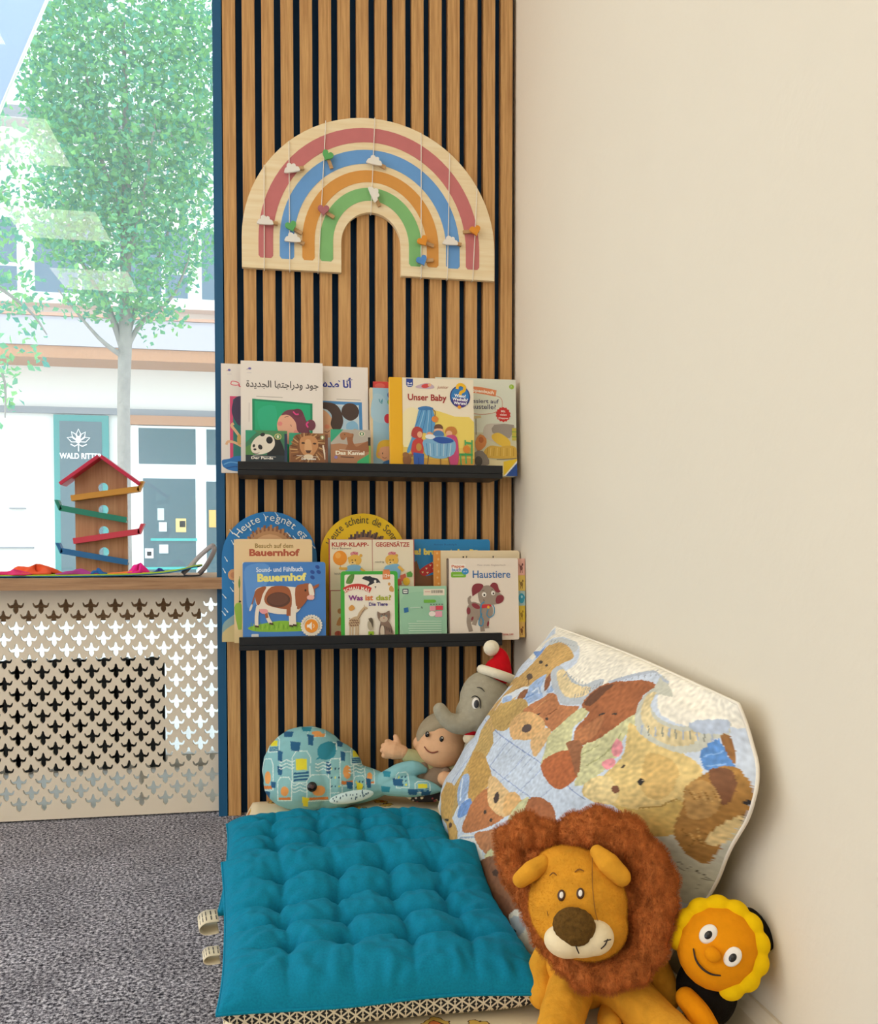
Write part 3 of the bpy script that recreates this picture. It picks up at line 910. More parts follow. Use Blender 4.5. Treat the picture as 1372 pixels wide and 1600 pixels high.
def a2(A):
    A.ell(262, 148, 13, 9, '#6b63a8'); A.line([(236, 158), (250, 150)], 4, '#9a6aa0'); A.line([(238, 183), (276, 183)], 2, '#b9b0c4')
    A.text(arabic('جود ودراجتها الجديدة'), 232, 296, 74, '#3a332e', w=600, bold=.012)
    A.line([(315, 372), (532, 376)], 4, '#a79d94'); A.line([(256, 425), (254, 580)], 3, '#b8aea6')
    A.poly([(281, 392), (780, 418), (778, 975), (281, 975)], '#128c62')
    A.poly([(300, 408), (762, 432), (762, 975), (300, 975)], '#1fae7c')
    A.poly([(330, 480), (470, 450), (470, 640), (350, 640)], '#2bb587', 3)
    A.poly([(640, 520), (680, 560), (720, 600), (760, 660), (765, 760), (600, 760), (600, 600)], '#6d3347', 3)
    A.poly([(485, 590), (510, 530), (560, 505), (620, 520), (650, 560), (662, 640), (655, 720), (600, 760), (520, 720), (492, 650)], '#ecb296', 4)
    A.poly([(520, 520), (560, 482), (640, 470), (690, 480), (720, 545), (740, 600), (735, 670), (690, 676), (650, 640), (640, 580), (600, 530), (560, 515)], '#753a4d', 4)
    A.ell(655, 500, 45, 36, '#6d3347'); A.ell(765, 595, 40, 45, '#753a4d')
    A.line([(618, 488), (640, 510), (664, 508)], 12, '#e0468c', 3); A.line([(745, 570), (728, 590), (742, 615)], 13, '#e0468c', 3)
    A.ell(508, 590, 20, 18, '#ea8f8a'); A.ell(640, 655, 18, 15, '#ea8f8a')
    A.line([(548, 540), (562, 530), (580, 532)], 4, '#5a3a32', 2); A.line([(596, 596), (604, 610)], 4, '#5a3a32')
book('picture_book', 'white picture book with a girl on a green square, behind the panda and lion books', -0.069, 0.0995, ZU, 0.9645, -.063, .006, '#f0e8df', (188, 85, 868, 985), a2, spine='#e6ddd2', group=GU)

def a3(A):
    A.text(arabic('أنا مده'), 868, 292, 82, '#23359a', w=255, bold=.03)
    A.line([(998, 238), (1010, 248)], 8, '#23359a')
    A.line([(980, 388), (1182, 390)], 4, '#a79d94')
    A.poly([(610, 400), (1192, 408), (1200, 930), (610, 930)], '#4b8fcb'); A.poly([(640, 425), (1165, 432), (1174, 930), (640, 930)], '#cfdfe9')
    A.poly([(900, 500), (1000, 440), (1100, 520), (1140, 640), (1060, 700), (950, 660)], '#b7d3e6', 4)
    A.poly([(1060, 590), (1120, 560), (1160, 600), (1150, 700), (1080, 690)], '#8cc0e2', 4)
    A.poly([(800, 500), (880, 480), (950, 560), (965, 640), (940, 690), (800, 690)], '#e8b58e', 4)
    A.poly([(800, 430), (880, 415), (960, 425), (1010, 470), (1035, 560), (1010, 630), (960, 640), (930, 590), (940, 520), (890, 470), (800, 470)], '#4a3833', 4)
    A.poly([(1030, 450), (1070, 420), (1130, 425), (1165, 470), (1155, 525), (1100, 558), (1050, 540), (1022, 500)], '#4a3833', 4)
    A.ell(900, 610, 22, 18, '#ee9a7a'); A.line([(920, 640), (905, 655), (880, 650)], 5, '#7a4a3a', 2)
    A.ell(1140, 640, 26, 14, '#c79a5c', 20)
book('picture_book', 'white picture book with a blue frame and a dark haired child, behind the camel book', 0.032, 0.1965, ZU, 0.9625, -.047, .006, '#f0e8df', (600, 125, 1245, 985), a3, spine='#e0d6c8', group=GU)

def a4(A):
    A.rect(232, 655, 575, 990, '#3f7d5d'); A.poly([(232, 655), (340, 655), (232, 760)], '#2f9c78')
    A.poly([(300, 655), (575, 655), (575, 720), (420, 740)], '#4f8a5c'); A.poly([(232, 800), (290, 760), (300, 880), (232, 900)], '#5a8e4e')
    A.poly([(440, 740), (490, 705), (530, 760), (560, 860), (575, 990), (420, 990), (400, 900)], '#1c2226', 3)
    A.poly([(275, 810), (285, 760), (320, 715), (370, 690), (430, 690), (465, 720), (470, 780), (430, 830), (360, 855), (300, 850)], '#eae1d0', 4)
    A.ell(428, 735, 27, 30, '#1d2024'); A.ell(372, 690, 20, 15, '#25272a', -20); A.ell(352, 795, 17, 22, '#2a2a2c', -25); A.ell(300, 785, 10, 14, '#2a2a2c', 15); A.ell(308, 815, 13, 9, '#302c2c')
    A.line([(290, 845), (320, 850), (345, 842)], 5, '#6b6258', 2)
    A.rect(232, 862, 575, 990, '#24323a'); A.text('Der Panda', 278, 895, 22, '#f4f0e6', w=180, bold=.03); A.line([(290, 868), (480, 876)], 4, '#d6d2c6')
    A.ell(498, 705, 30, 26, '#c9c07c'); A.ell(498, 705, 22, 19, '#5f9464'); A.ell(498, 705, 8, 14, '#f0ead0')
    A.rect(552, 680, 575, 990, '#2a3b58')
book('board_book', 'small square board book with a panda on its cover', -0.0585, 0.0245, ZU, 0.8145, -.1035, .012, '#3f7d5d', (232, 655, 575, 990), a4, rad=.004, group=GU)
def a5(A):
    A.rect(590, 680, 910, 1000, '#9a6a44'); A.poly([(590, 680), (690, 680), (590, 800)], '#2f9c78')
    A.poly([(640, 700), (720, 685), (830, 690), (880, 740), (900, 860), (890, 1000), (620, 1000), (605, 860), (615, 760)], '#8a5a38', 4)
    for k in range(26):
        a = 2 * math.pi * k / 26
        A.line([(745 + 90 * math.cos(a), 800 + 85 * math.sin(a)), (745 + 150 * math.cos(a + .15), 805 + 130 * math.sin(a + .15))], 9, ('#d3aa74', '#6d4228', '#b5824e')[k % 3])
    A.poly([(690, 720), (760, 700), (815, 725), (830, 790), (800, 850), (770, 880), (720, 870), (685, 830), (675, 770)], '#c98f5e', 4)
    A.poly([(725, 740), (765, 740), (780, 820), (770, 845), (735, 845), (715, 820)], '#dba878', 4)
    A.ell(705, 765, 15, 8, '#43291c'); A.ell(800, 768, 15, 8, '#43291c'); A.poly([(722, 825), (775, 825), (760, 850), (735, 850)], '#55362a'); A.ell(748, 880, 40, 22, '#e8d3b4')
    A.line([(870, 780), (890, 900)], 14, '#ecdcc4'); A.ell(865, 715, 20, 18, '#8b9660'); A.ell(865, 715, 9, 13, '#f0ead0')
    A.line([(650, 870), (830, 880)], 4, '#e6dccb'); A.text('Der Loewe', 690, 905, 20, '#f4f0e6', w=120, bold=.03); A.rect(888, 690, 910, 1000, '#7a4b35')
book('board_book', 'small square board book with a lion face on its cover', 0.0285, 0.1065, ZU, 0.811, -.1035, .012, '#9a6a44', (590, 680, 910, 1000), a5, rad=.004, group=GU)
def a6(A):
    A.rect(928, 648, 1260, 1000, '#b9b1a4'); A.poly([(928, 648), (1035, 648), (928, 760)], '#35a982')
    A.poly([(928, 775), (1000, 765), (1080, 775), (1245, 745), (1245, 1000), (928, 1000)], '#b07f5c')
    A.poly([(1075, 690), (1105, 680), (1120, 690), (1112, 740), (1140, 790), (1200, 760), (1245, 745), (1245, 830), (1060, 830), (1070, 770), (1062, 720)], '#99623f', 3)
    A.poly([(1005, 690), (1030, 672), (1080, 675), (1110, 690), (1100, 710), (1060, 712), (1040, 735), (1015, 730)], '#a9724c', 3)
    A.ell(1045, 690, 5, 4, '#3a241a'); A.line([(1012, 722), (1035, 722)], 3, '#5d3a2a')
    A.text('Das Kamel', 968, 858, 34, '#f2ead6', w=240, bold=.04); A.line([(1000, 818), (1170, 826)], 4, '#e6dccb')
    A.poly([(1150, 910), (1245, 850), (1245, 1000), (1120, 1000)], '#38b070'); A.ell(970, 880, 14, 14, '#8a7ab0'); A.line([(1010, 876), (1120, 880)], 9, '#6b4a3c')
    A.ell(1188, 682, 26, 20, '#e6dfc9'); A.ell(1188, 682, 20, 15, '#5d8a64'); A.ell(1188, 682, 8, 10, '#f0ead0')
    A.rect(1240, 710, 1260, 780, '#2c2a22'); A.rect(1246, 780, 1260, 1000, '#7fae4a')
book('board_book', 'small square board book with a camel on its cover', 0.1125, 0.1945, ZU, 0.8205, -.1035, .012, '#b9b1a4', (928, 648, 1260, 1000), a6, rad=.004, group=GU)

def a7(A):
    A.rect(122, 135, 240, 190, '#d8413c'); A.ell(175, 165, 40, 18, '#e2655a')
book('picture_book', 'red topped book showing only its upper edge behind the pale blue book', 0.2085, 0.285, ZU, 0.9345, -.040, .008, '#d23a38', (122, 135, 400, 800), a7, spine='#c83a36', group=GU)
def a8(A):
    A.rect(95, 185, 116, 800, '#e6cda4'); A.poly([(118, 250), (180, 230), (260, 300), (350, 260), (350, 420), (118, 420)], '#a9cde0', 4)
    A.line([(168, 265), (178, 295), (195, 262), (188, 300)], 6, '#3f8fa8', 2); A.ell(235, 405, 28, 34, '#cf3048'); A.ell(252, 285, 18, 22, '#74ad5a'); A.ell(246, 235, 12, 20, '#3a55a8')
    A.poly([(150, 690), (145, 620), (165, 575), (215, 558), (280, 570), (300, 640), (280, 690)], '#f0c33c', 4)
    A.poly([(165, 640), (185, 610), (260, 608), (280, 650), (262, 700), (210, 712), (172, 690)], '#f0b48c', 4)
    A.ell(190, 655, 4, 7, '#333333'); A.line([(188, 680), (205, 690), (222, 684)], 4, '#9a4a3a', 2); A.ell(160, 660, 9, 14, '#eaa880')
    A.poly([(175, 800), (185, 735), (220, 706), (300, 705), (300, 800)], '#2f74b4', 3)
book('board_book', 'pale blue board book with a blond child, half hidden by the yellow spined baby book', 0.198, 0.268, ZU, 0.915, -.072, .020, '#9fc8de', (95, 185, 360, 800), a8, spine='#e2c79a', group=GU)

def a9(A):
    A.rect(243, 115, 915, 830, '#f3e7cf')
    A.poly([(345, 420), (420, 380), (560, 350), (760, 400), (915, 440), (915, 830), (345, 830)], '#f2d86a', 3)
    A.poly([(345, 395), (430, 340), (500, 420), (470, 560), (400, 640), (345, 620)], '#f6e9b8', 4)
    A.rect(345, 640, 915, 830, '#eccb62')
    A.poly([(345, 745), (500, 720), (700, 735), (915, 720), (915, 830), (345, 830)], '#d9a544', 3)
    A.rect(243, 115, 343, 830, '#f0b51c'); A.line([(343, 115), (343, 830)], 3, '#d9a012')
    A.poly([(376, 122), (430, 122), (430, 172), (416, 186), (390, 186), (376, 172)], '#23449a'); A.text('2-4', 384, 165, 16, '#ffffff', w=38, bold=.03); A.line([(385, 175), (421, 175)], 5, '#dfe4f4')
    A.poly([(448, 182), (500, 160), (560, 152), (600, 180), (570, 196), (480, 194)], '#c9b2c0', 3); A.ell(530, 174, 34, 16, '#d6494a', -10); A.ell(562, 166, 14, 12, '#eab592')
    A.text('junior', 622, 190, 28, '#b3654c', w=92, shear=.2)
    A.text('Unser Baby', 388, 284, 64, '#a82b2a', w=308, bold=.025)
    A.ell(805, 248, 82, 84, '#1f3d86'); A.ell(805, 246, 72, 74, '#2f7ec2'); A.poly([(745, 262), (868, 262), (856, 300), (830, 325), (780, 325), (755, 300)], '#4b2f86', 2)
    A.line([(782, 190), (790, 162), (818, 156), (842, 172), (838, 200), (812, 216), (806, 236)], 24, '#f5bd1e', 3); A.ell(798, 328, 15, 13, '#f0a01e')
    for s_, y_, w_ in (('Wieso?', 252, 92), ('Weshalb?', 280, 124), ('Warum?', 308, 106)):
        A.text(s_, 805, y_, 24, '#ffffff', w=w_, bold=.03, align='C', rot=3)
    A.poly([(480, 345), (545, 330), (580, 345), (600, 420), (596, 500), (560, 545), (500, 530), (440, 600), (395, 680), (375, 670), (410, 580), (450, 450)], '#5c9ed0', 3)
    for k in range(5): A.line([(500 + 18 * k, 350), (470 + 26 * k, 430), (410 + 40 * k, 560)], 5, ('#3a78b4', '#9ccbe8')[k % 2], 3)
    A.poly([(470, 340), (530, 328), (585, 340), (575, 356), (480, 360)], '#3d7cba', 2)
    A.ell(600, 425, 26, 24, '#e08a3a'); A.line([(580, 350), (605, 370), (600, 405)], 6, '#8a5a2a', 2)
    A.ell(628, 490, 36, 28, '#6f4a36'); A.poly([(598, 500), (660, 500), (655, 540), (600, 540)], '#e9b18c', 3); A.ell(628, 540, 44, 30, '#4d7cb4')
    A.poly([(680, 520), (700, 485), (750, 480), (775, 510), (765, 540), (700, 545)], '#c8803a', 3); A.ell(712, 532, 26, 22, '#e9b18c'); A.poly([(680, 560), (760, 545), (785, 620), (780, 760), (720, 770), (700, 660)], '#c8487a', 3)
    A.poly([(415, 560), (420, 510), (450, 485), (495, 500), (500, 545), (480, 580)], '#b8443e', 3); A.ell(478, 545, 20, 24, '#e9b18c')
    A.poly([(415, 620), (440, 580), (495, 575), (515, 600), (560, 580), (560, 605), (505, 640), (500, 700), (415, 700)], '#c8413c', 2)
    A.poly([(425, 680), (510, 690), (506, 790), (430, 790)], '#2f5fb0'); A.line([(466, 720), (468, 790)], 5, '#1d3f82'); A.ell(470, 640, 22, 30, '#c09048')
    A.poly([(505, 590), (600, 555), (700, 560), (762, 600), (745, 690), (640, 725), (530, 700), (510, 650)], '#7fb4d8', 3)
    for k in range(8): A.line([(530 + 28 * k, 610), (538 + 25 * k, 705)], 5, ('#4d8cc0', '#c9e2f0')[k % 2])
    A.poly([(580, 580), (630, 558), (720, 570), (745, 595), (650, 610)], '#2554a8', 3); A.ell(556, 545, 24, 22, '#e6a882'); A.ell(560, 560, 40, 18, '#e8eef2')
    A.line([(545, 700), (535, 770)], 8, '#8a6a3a'); A.line([(640, 725), (640, 775)], 8, '#8a6a3a'); A.line([(700, 710), (715, 775)], 8, '#8a6a3a')
    A.line([(840, 580), (845, 760)], 12, '#4aa860'); A.line([(895, 580), (890, 760)], 12, '#4aa860'); A.line([(836, 600), (898, 606)], 16, '#4aa860'); A.line([(790, 690), (900, 690)], 16, '#3c9a52'); A.line([(800, 690), (805, 770)], 10, '#4aa860'); A.ell(850, 650, 28, 30, '#d9862c')
    A.ell(375, 735, 34, 48, '#8a5a34'); A.ell(362, 700, 22, 20, '#96653c'); A.ell(405, 705, 14, 14, '#96653c')
    A.poly([(868, 830), (915, 760), (915, 830)], '#2a5ab4')
book('board_book', 'yellow spined baby picture book with a blue cradle, titled Unser Baby', 0.2355, 0.4155, ZU, 0.9335, -.100, .014, '#f3e7cf', (243, 115, 915, 835), a9, rad=.004, spine='#f0b51c', group=GU)

def a10(A):
    A.rect(610, 110, 1255, 885, '#dfe3d2')
    A.rect(610, 540, 1255, 885, '#d8d4b4')
    A.ell(1222, 168, 20, 20, '#9cc23a'); A.text('?', 1215, 178, 20, '#ffffff')
    A.line([(760, 205), (880, 200), (980, 206), (1095, 225)], 52, '#e58a58', 3); A.text('Klappenbuch', 850, 208, 34, '#f9efe0', w=228, bold=.03, rot=6)
    A.line([(1060, 235), (1130, 260), (1145, 310), (1130, 350), (1060, 385), (960, 396), (880, 385)], 4, '#c87a5a', 4)
    A.text('Was passiert auf', 740, 305, 44, '#4a4a68', w=376, bold=.012); A.text('der Baustelle?', 770, 352, 38, '#4a4a68', w=322, bold=.012)
    A.poly([(1150 + (62 if k % 2 else 54) * math.cos(math.pi * k / 14), 393 + (62 if k % 2 else 54) * math.sin(math.pi * k / 14)) for k in range(28)], '#d0302c')
    for s_, y_, w_ in (('Mit', 375, 34), ('vielen', 402, 56), ('Klappen', 428, 78)): A.text(s_, 1150, y_, 18, '#f6e6dc', w=w_, align='C', bold=.02)
    A.line([(930, 420), (930, 560)], 7, '#8a8678'); A.line([(900, 425), (970, 415)], 20, '#d8c48c')
    A.poly([(985, 540), (1000, 490), (1050, 468), (1235, 475), (1225, 560), (1140, 640), (1060, 610), (1000, 580)], '#cfc7ba', 3)
    A.poly([(1060, 540), (1075, 478), (1235, 475), (1200, 580), (1130, 570)], '#a0968c', 2)
    A.poly([(1055, 560), (1110, 540), (1180, 580), (1205, 620), (1190, 660), (1120, 640), (1065, 600)], '#ecc446', 3)
    A.poly([(990, 690), (1040, 645), (1120, 650), (1200, 640), (1250, 660), (1250, 740), (1000, 740)], '#ddb348', 3)
    for k in range(9): A.line([(1020 + 26 * k, 660), (1012 + 27 * k, 725)], 5, ('#c29430', '#f0d070')[k % 2])
    A.poly([(920, 620), (960, 555), (1010, 590), (1000, 650), (940, 690)], '#d88a48', 2); A.ell(968, 600, 20, 24, '#c06a34')
    A.poly([(915, 700), (980, 690), (1030, 760), (1020, 800), (915, 800)], '#8c8278', 2); A.ell(945, 770, 30, 40, '#4a423c')
    A.rect(1218, 500, 1252, 600, '#cdbf4a'); A.line([(1215, 530), (1255, 530)], 8, '#8fae48'); A.line([(1215, 570), (1255, 570)], 8, '#8fae48')
    A.line([(1090, 755), (1255, 742)], 5, '#8a7a5c'); A.poly([(1030, 750), (1150, 765), (1145, 885), (1030, 885)], '#e4d6a8')
    A.poly([(1145, 770), (1255, 745), (1255, 885), (1145, 885)], '#f2cc2e'); A.poly([(1145, 885), (1255, 760), (1255, 885)], '#f4f0e4'); A.poly([(1160, 885), (1255, 778), (1255, 885)], '#2552a4')
book('board_book', 'pale green building site flap book at the right end of the upper ledge', 0.341, 0.5205, ZU, 0.9455, -.056, .014, '#e4e6d6', (610, 110, 1255, 885), a10, rad=.006, group=GU)

# --- lower ledge
def archshape(x0, x1, cy, r_, y1, n=22):
    cx = (x0 + x1) / 2
    return [(x0, y1)] + [(cx - (x1 - x0) / 2 * math.cos(math.pi * k / n), cy - r_ * math.sin(math.pi * k / n)) for k in range(n + 1)] + [(x1, y1)]
def b1(A):
    A.poly([(45, 1040), (100, 980), (200, 920), (300, 900), (300, 1175), (40, 1175)], '#8fb0b4', 3); A.poly([(45, 1100), (160, 1020), (300, 1000), (300, 1175), (40, 1175)], '#d8c48c', 3)
    for k in range(34):
        a = math.radians(-74 + 148 * k / 33); r0, r1 = 205 - 22 * (k % 2), 232 + 14 * ((k * 7) % 3)
        A.line([(435 + 215 * math.sin(a) * .98, 470 - r0 * math.cos(a)), (435 + 228 * math.sin(a), 470 - r1 * math.cos(a))], 20, ('#8a5a3c', '#b5845a')[k % 2])
    A.ell(435, 500, 218, 240, '#b98a5e'); A.ell(435, 520, 190, 230, '#d6a87c')
    A.poly([(90, 620), (120, 580), (175, 590), (200, 640), (170, 670), (110, 665)], '#d9a272', 3); A.ell(140, 628, 30, 26, '#c98a62')
    for x, y, an in ((75, 495, 60), (60, 590, 62), (120, 745, 55), (60, 800, 50), (75, 915, 52), (140, 700, 55), (130, 360, 60), (490, 122, 55), (395, 140, 60), (600, 180, 50), (640, 320, 50), (795, 390, 48), (590, 290, 48), (270, 240, 60), (55, 940, 52), (725, 290, 48), (120, 270, 52)):
        c_, s_ = math.cos(math.radians(an)), math.sin(math.radians(an))
        A.line([(x - 24 * c_, y - 24 * s_), (x + 24 * c_, y + 24 * s_)], 6, '#cfe6f2'); A.ell(x + 14 * c_, y + 14 * s_, 12, 5.5, '#e6f2f6', an, 10)
    A.arc('Heute regnet es', 435, 472, 293, -59, 63, 88, '#eaf0e8', bold=.0)
book('board_book', 'round topped blue board book lettered Heute regnet es, left end of the lower ledge', -0.1115, 0.0865, ZL, 0.6535, -.040, .012, '#1c7cc0', (40, 100, 825, 1175), b1, shape=archshape(40, 825, 490, 390, 1175), group=GL)
def b2(A):
    A.text('Besuch auf dem', 312, 402, 38, '#9a7a3c', w=315, bold=.02); A.text('Bauernhof', 264, 468, 60, '#b5553a', w=416, bold=.04)
    A.poly([(140, 900), (170, 860), (200, 880), (200, 1080), (170, 1080)], '#9cc04a', 2); A.ell(182, 700, 8, 40, '#7a9a4a'); A.line([(185, 640), (182, 860)], 5, '#6a8a3c')
    A.ell(186, 850, 10, 8, '#2c2c24'); A.rect(140, 1085, 205, 1195, '#e8cf98')
book('board_book', 'cream board book titled Besuch auf dem Bauernhof behind the cow book', -0.085, 0.0755, ZL, 0.595, -.068, .014, '#edd0a0', (140, 328, 785, 1195), b2, rad=.006, spine='#e2c490', group=GL)
def b3(A):
    A.rect(205, 518, 895, 1190, '#4583cc', 22); A.poly([(230, 560), (420, 545), (380, 760), (260, 900), (230, 760)], '#5f98da', 4)
    A.text('Sound- und Fühlbuch', 316, 600, 40, '#e3edf8', w=388, bold=.02, rot=-1); A.text('Bauernhof', 326, 676, 68, '#f3ea84', w=408, bold=.05, rot=-1)
    for x, y in ((828, 560), (785, 602), (838, 602), (785, 646)): A.ell(x, y, 20, 15, '#254f9c', 30)
    A.poly([(245, 1055), (330, 1030), (500, 1000), (640, 1010), (760, 1040), (740, 1080), (560, 1090), (320, 1085)], '#8cc23c', 3)
    for k in range(24): A.line([(270 + 19 * k, 1060 + 8 * (k % 3)), (276 + 19 * k, 1012 + 10 * (k % 4))], 5, ('#6aa82c', '#a9d24e')[k % 2])
    W_, BR, DK = '#f2e6d4', '#a55d38', '#5c382c'
    A.line([(315, 740), (300, 800), (268, 900)], 9, BR, 3); A.ell(272, 890, 9, 30, W_, 20)
    A.poly([(305, 780), (310, 745), (350, 722), (480, 715), (600, 722), (660, 735), (690, 800), (690, 880), (640, 940), (500, 945), (400, 925), (350, 910), (315, 860)], W_, 3)
    A.poly([(305, 760), (360, 722), (400, 724), (370, 780), (345, 860), (320, 860)], BR, 3); A.poly([(440, 722), (560, 718), (600, 760), (610, 840), (590, 905), (470, 890), (395, 860), (385, 800)], BR, 3)
    A.ell(500, 828, 98, 62, DK); A.ell(495, 822, 84, 50, '#6b4334')
    A.poly([(640, 735), (700, 700), (760, 705), (790, 760), (760, 800), (700, 880), (650, 900)], BR, 3)
    A.poly([(660, 715), (700, 700), (720, 718), (680, 730)], BR, 2); A.poly([(790, 722), (838, 698), (835, 722), (800, 740)], BR, 2)
    A.poly([(700, 705), (765, 698), (800, 740), (800, 800), (785, 830), (740, 825), (715, 780)], BR, 3); A.poly([(750, 705), (778, 705), (800, 790), (760, 800)], W_, 2); A.ell(768, 812, 32, 22, '#f0b8ac'); A.ell(725, 752, 8, 10, '#2a201c'); A.line([(748, 830), (780, 832)], 4, '#a86a60')
    for pts in ([(330, 880), (318, 960), (318, 1040)], [(390, 910), (412, 980), (436, 1020)], [(600, 890), (600, 960), (602, 1040)], [(640, 880), (628, 960), (632, 1035)]):
        A.line(pts, 30, W_, 3); A.line([(pts[-1][0] - 14, pts[-1][1]), (pts[-1][0] + 18, pts[-1][1] + 6)], 14, '#4a352c')
    A.line([(585, 870), (582, 960)], 34, BR); A.line([(395, 930), (404, 975)], 24, BR)
    A.poly([(340, 905), (400, 905), (410, 930), (375, 942), (350, 930)], '#eea0a4', 3)
    A.ell(773, 1042, 86, 84, '#f2ead8')
    for k in range(24): A.ell(773 + 84 * math.cos(k * math.pi / 12), 1042 + 82 * math.sin(k * math.pi / 12), 9, 9, '#f2ead8', n=8)
    A.ell(772, 1046, 56, 56, '#f0962a'); A.poly([(735, 1034), (752, 1034), (776, 1012), (776, 1080), (752, 1058), (735, 1058)], '#fbf2e2'); A.line([(788, 1030), (796, 1046), (788, 1062)], 5, '#fbf2e2', 2)
    A.arc('Sound & Fühlbuch', 773, 1044, 64, -80, 120, 13, '#5a4a3a')
    A.rect(275, 1105, 335, 1150, '#d8dcdc', 6)
book('board_book', 'blue sound book with a brown and white cow, titled Bauernhof', -0.0665, 0.101, ZL, 0.5475, -.1035, .016, '#4583cc', (205, 518, 895, 1190), b3, rad=.008, spine='#dfe6ea', back='#e4e0d0', group=GL)
def b4(A):
    for k in range(30):
        a = math.radians(-66 + 128 * k / 29)
        A.line([(450 + 268 * math.sin(a), 640 - 262 * math.cos(a)), (462 + 292 * math.sin(a), 640 - (300 + 18 * (k % 3)) * math.cos(a))], 22, ('#4d3c3e', '#7a5a48')[k % 2])
    A.ell(450, 660, 278, 285, '#a97c5c'); A.ell(450, 700, 240, 280, '#cf9f78')
    A.arc('Heute scheint die Sonne', 435, 560, 322, -72, 71, 108, '#43412c', bold=.0)
book('board_book', 'round topped yellow board book lettered Heute scheint die Sonne', 0.094, 0.279, ZL, 0.651, -.040, .012, '#f2c60c', (5, 140, 865, 1390), b4, shape=archshape(5, 865, 565, 425, 1390), group=GL)
def b5(A):
    cr_ = '#efe0c2'
    A.rect(90, 400, 945, 1400, '#b04a3c'); A.rect(100, 404, 518, 900, cr_); A.rect(524, 404, 936, 900, '#efe2c6'); A.rect(104, 908, 518, 1400, '#ecdcb6'); A.rect(524, 908, 936, 1400, cr_)
    A.text('KLIPP-KLAPP-', 118, 472, 42, '#b8402e', w=368, bold=.03); A.text('GEGENSÄTZE', 555, 472, 54, '#b8402e', w=340, bold=.03); A.text('Karel Baumann', 120, 500, 20, '#5a4a3a', w=190)
    A.ell(198, 585, 70, 72, '#ee9426'); A.ell(178, 560, 28, 30, '#f4ad4e'); A.line([(200, 655), (205, 690)], 5, '#8a5a2a')
    for dx in (0, 378):
        A.ell(340 + dx, 545, 40, 22, '#d88a90'); A.ell(290 + dx, 590, 16, 16, '#dfa848'); A.ell(405 + dx - (20 if dx else 0), 562, 16, 16, '#dfa848'); A.ell(345 + dx - (8 if dx else 0), 608, 66, 56, '#e9b64e'); A.ell(325 + dx, 640, 30, 22, '#f0d088')
        A.ell(318 + dx, 606, 5, 7, '#2c2418'); A.ell(350 + dx, 606, 5, 7, '#2c2418'); A.ell(322 + dx, 630, 9, 6, '#5a3a24'); A.line([(310 + dx, 648), (326 + dx, 654), (342 + dx, 646)], 3, '#8a4a2c', 2)
        A.line([(330 + dx, 525), (350 + dx, 548), (375 + dx, 530)], 9, '#c8606c', 2)
    A.poly([(262, 680), (300, 655), (380, 655), (415, 690), (420, 760), (260, 760)], '#7fb4d6', 3); A.line([(270, 690), (215, 690), (190, 680)], 26, '#e9b64e', 2); A.line([(400, 690), (440, 720)], 24, '#e9b64e')
    A.poly([(640, 680), (690, 655), (770, 645), (800, 690), (780, 790), (640, 780)], '#7fb4d6', 3); A.line([(780, 670), (830, 715)], 28, '#e9b64e'); A.text('niedrig', 548, 632, 22, '#6a5a4a', w=88); A.text('leicht', 142, 748, 20, '#6a5a4a', w=74)
    A.rect(630, 700, 690, 790, '#e38a5c'); A.poly([(795, 760), (850, 740), (862, 800), (808, 820)], '#d86a50'); A.poly([(862, 735), (905, 718), (925, 745), (915, 775), (868, 775)], '#5aa244'); A.ell(860, 820, 36, 40, '#f0c22c'); A.poly([(765, 800), (800, 790), (815, 850), (775, 860)], '#d0584a')
    A.poly([(155, 1240), (185, 1165), (205, 1180), (205, 1240)], '#d99a5c', 2); A.ell(190, 1105, 22, 26, '#c88a54'); A.ell(172, 1325, 34, 28, '#d0604a'); A.line([(172, 1300), (172, 1355)], 5, '#8a3a2c')
book('board_book', 'cream split page board book titled Klipp-Klapp-Gegensätze with teddy drawings', 0.1105, 0.2925, ZL, 0.595, -.072, .014, '#e8d6b0', (90, 400, 945, 1400), b5, spine='#a8402f', group=GL)
def b6(A):
    A.text('Annet Rudolph', 405, 133, 22, '#1d5a94', w=215); A.text('Da! brummt der Bär', 170, 215, 62, '#f2e06a', w=690, bold=.06, rot=1)
    A.poly([(225, 290), (270, 350), (330, 420), (415, 400), (470, 420), (470, 960), (200, 960)], '#86562e', 2)
    A.poly([(270, 370), (330, 320), (440, 270), (480, 300), (470, 350), (380, 390), (320, 420), (285, 405)], '#c62f2e', 2)
    for x, y in ((300, 385), (335, 350), (372, 320), (400, 352), (345, 390), (398, 296)): A.poly([(x, y + 10), (x - 10, y - 4), (x - 5, y - 10), (x, y - 5), (x + 5, y - 10), (x + 10, y - 4)], '#f0d9a0')
book('board_book', 'blue board book with yellow lettering about a bear, behind the cream books', 0.267, 0.4665, ZL, 0.5955, -.043, .014, '#1d87c4', (100, 75, 935, 1000), b6, rad=.006, spine='#1668a0', group=GL)
def b7(A):
    A.rect(415, 180, 480, 960, '#e79a42')
    for k in range(12): A.ell(448 + 10 * (k % 2), 205 + 55 * k, 9, 11, '#f2c078')
    A.line([(480, 182), (480, 960)], 3, '#c9b48c'); A.ell(697, 240, 8, 8, '#3c3428'); A.rect(724, 230, 733, 248, '#3c3428'); A.rect(980, 230, 990, 248, '#3c3428')
book('board_book', 'cream board book with an orange patterned spine band behind the Haustiere book', 0.336, 0.528, ZL, 0.571, -.064, .010, '#f0deb8', (415, 180, 1245, 980), b7, rad=.007, spine='#e0933c', group=GL)
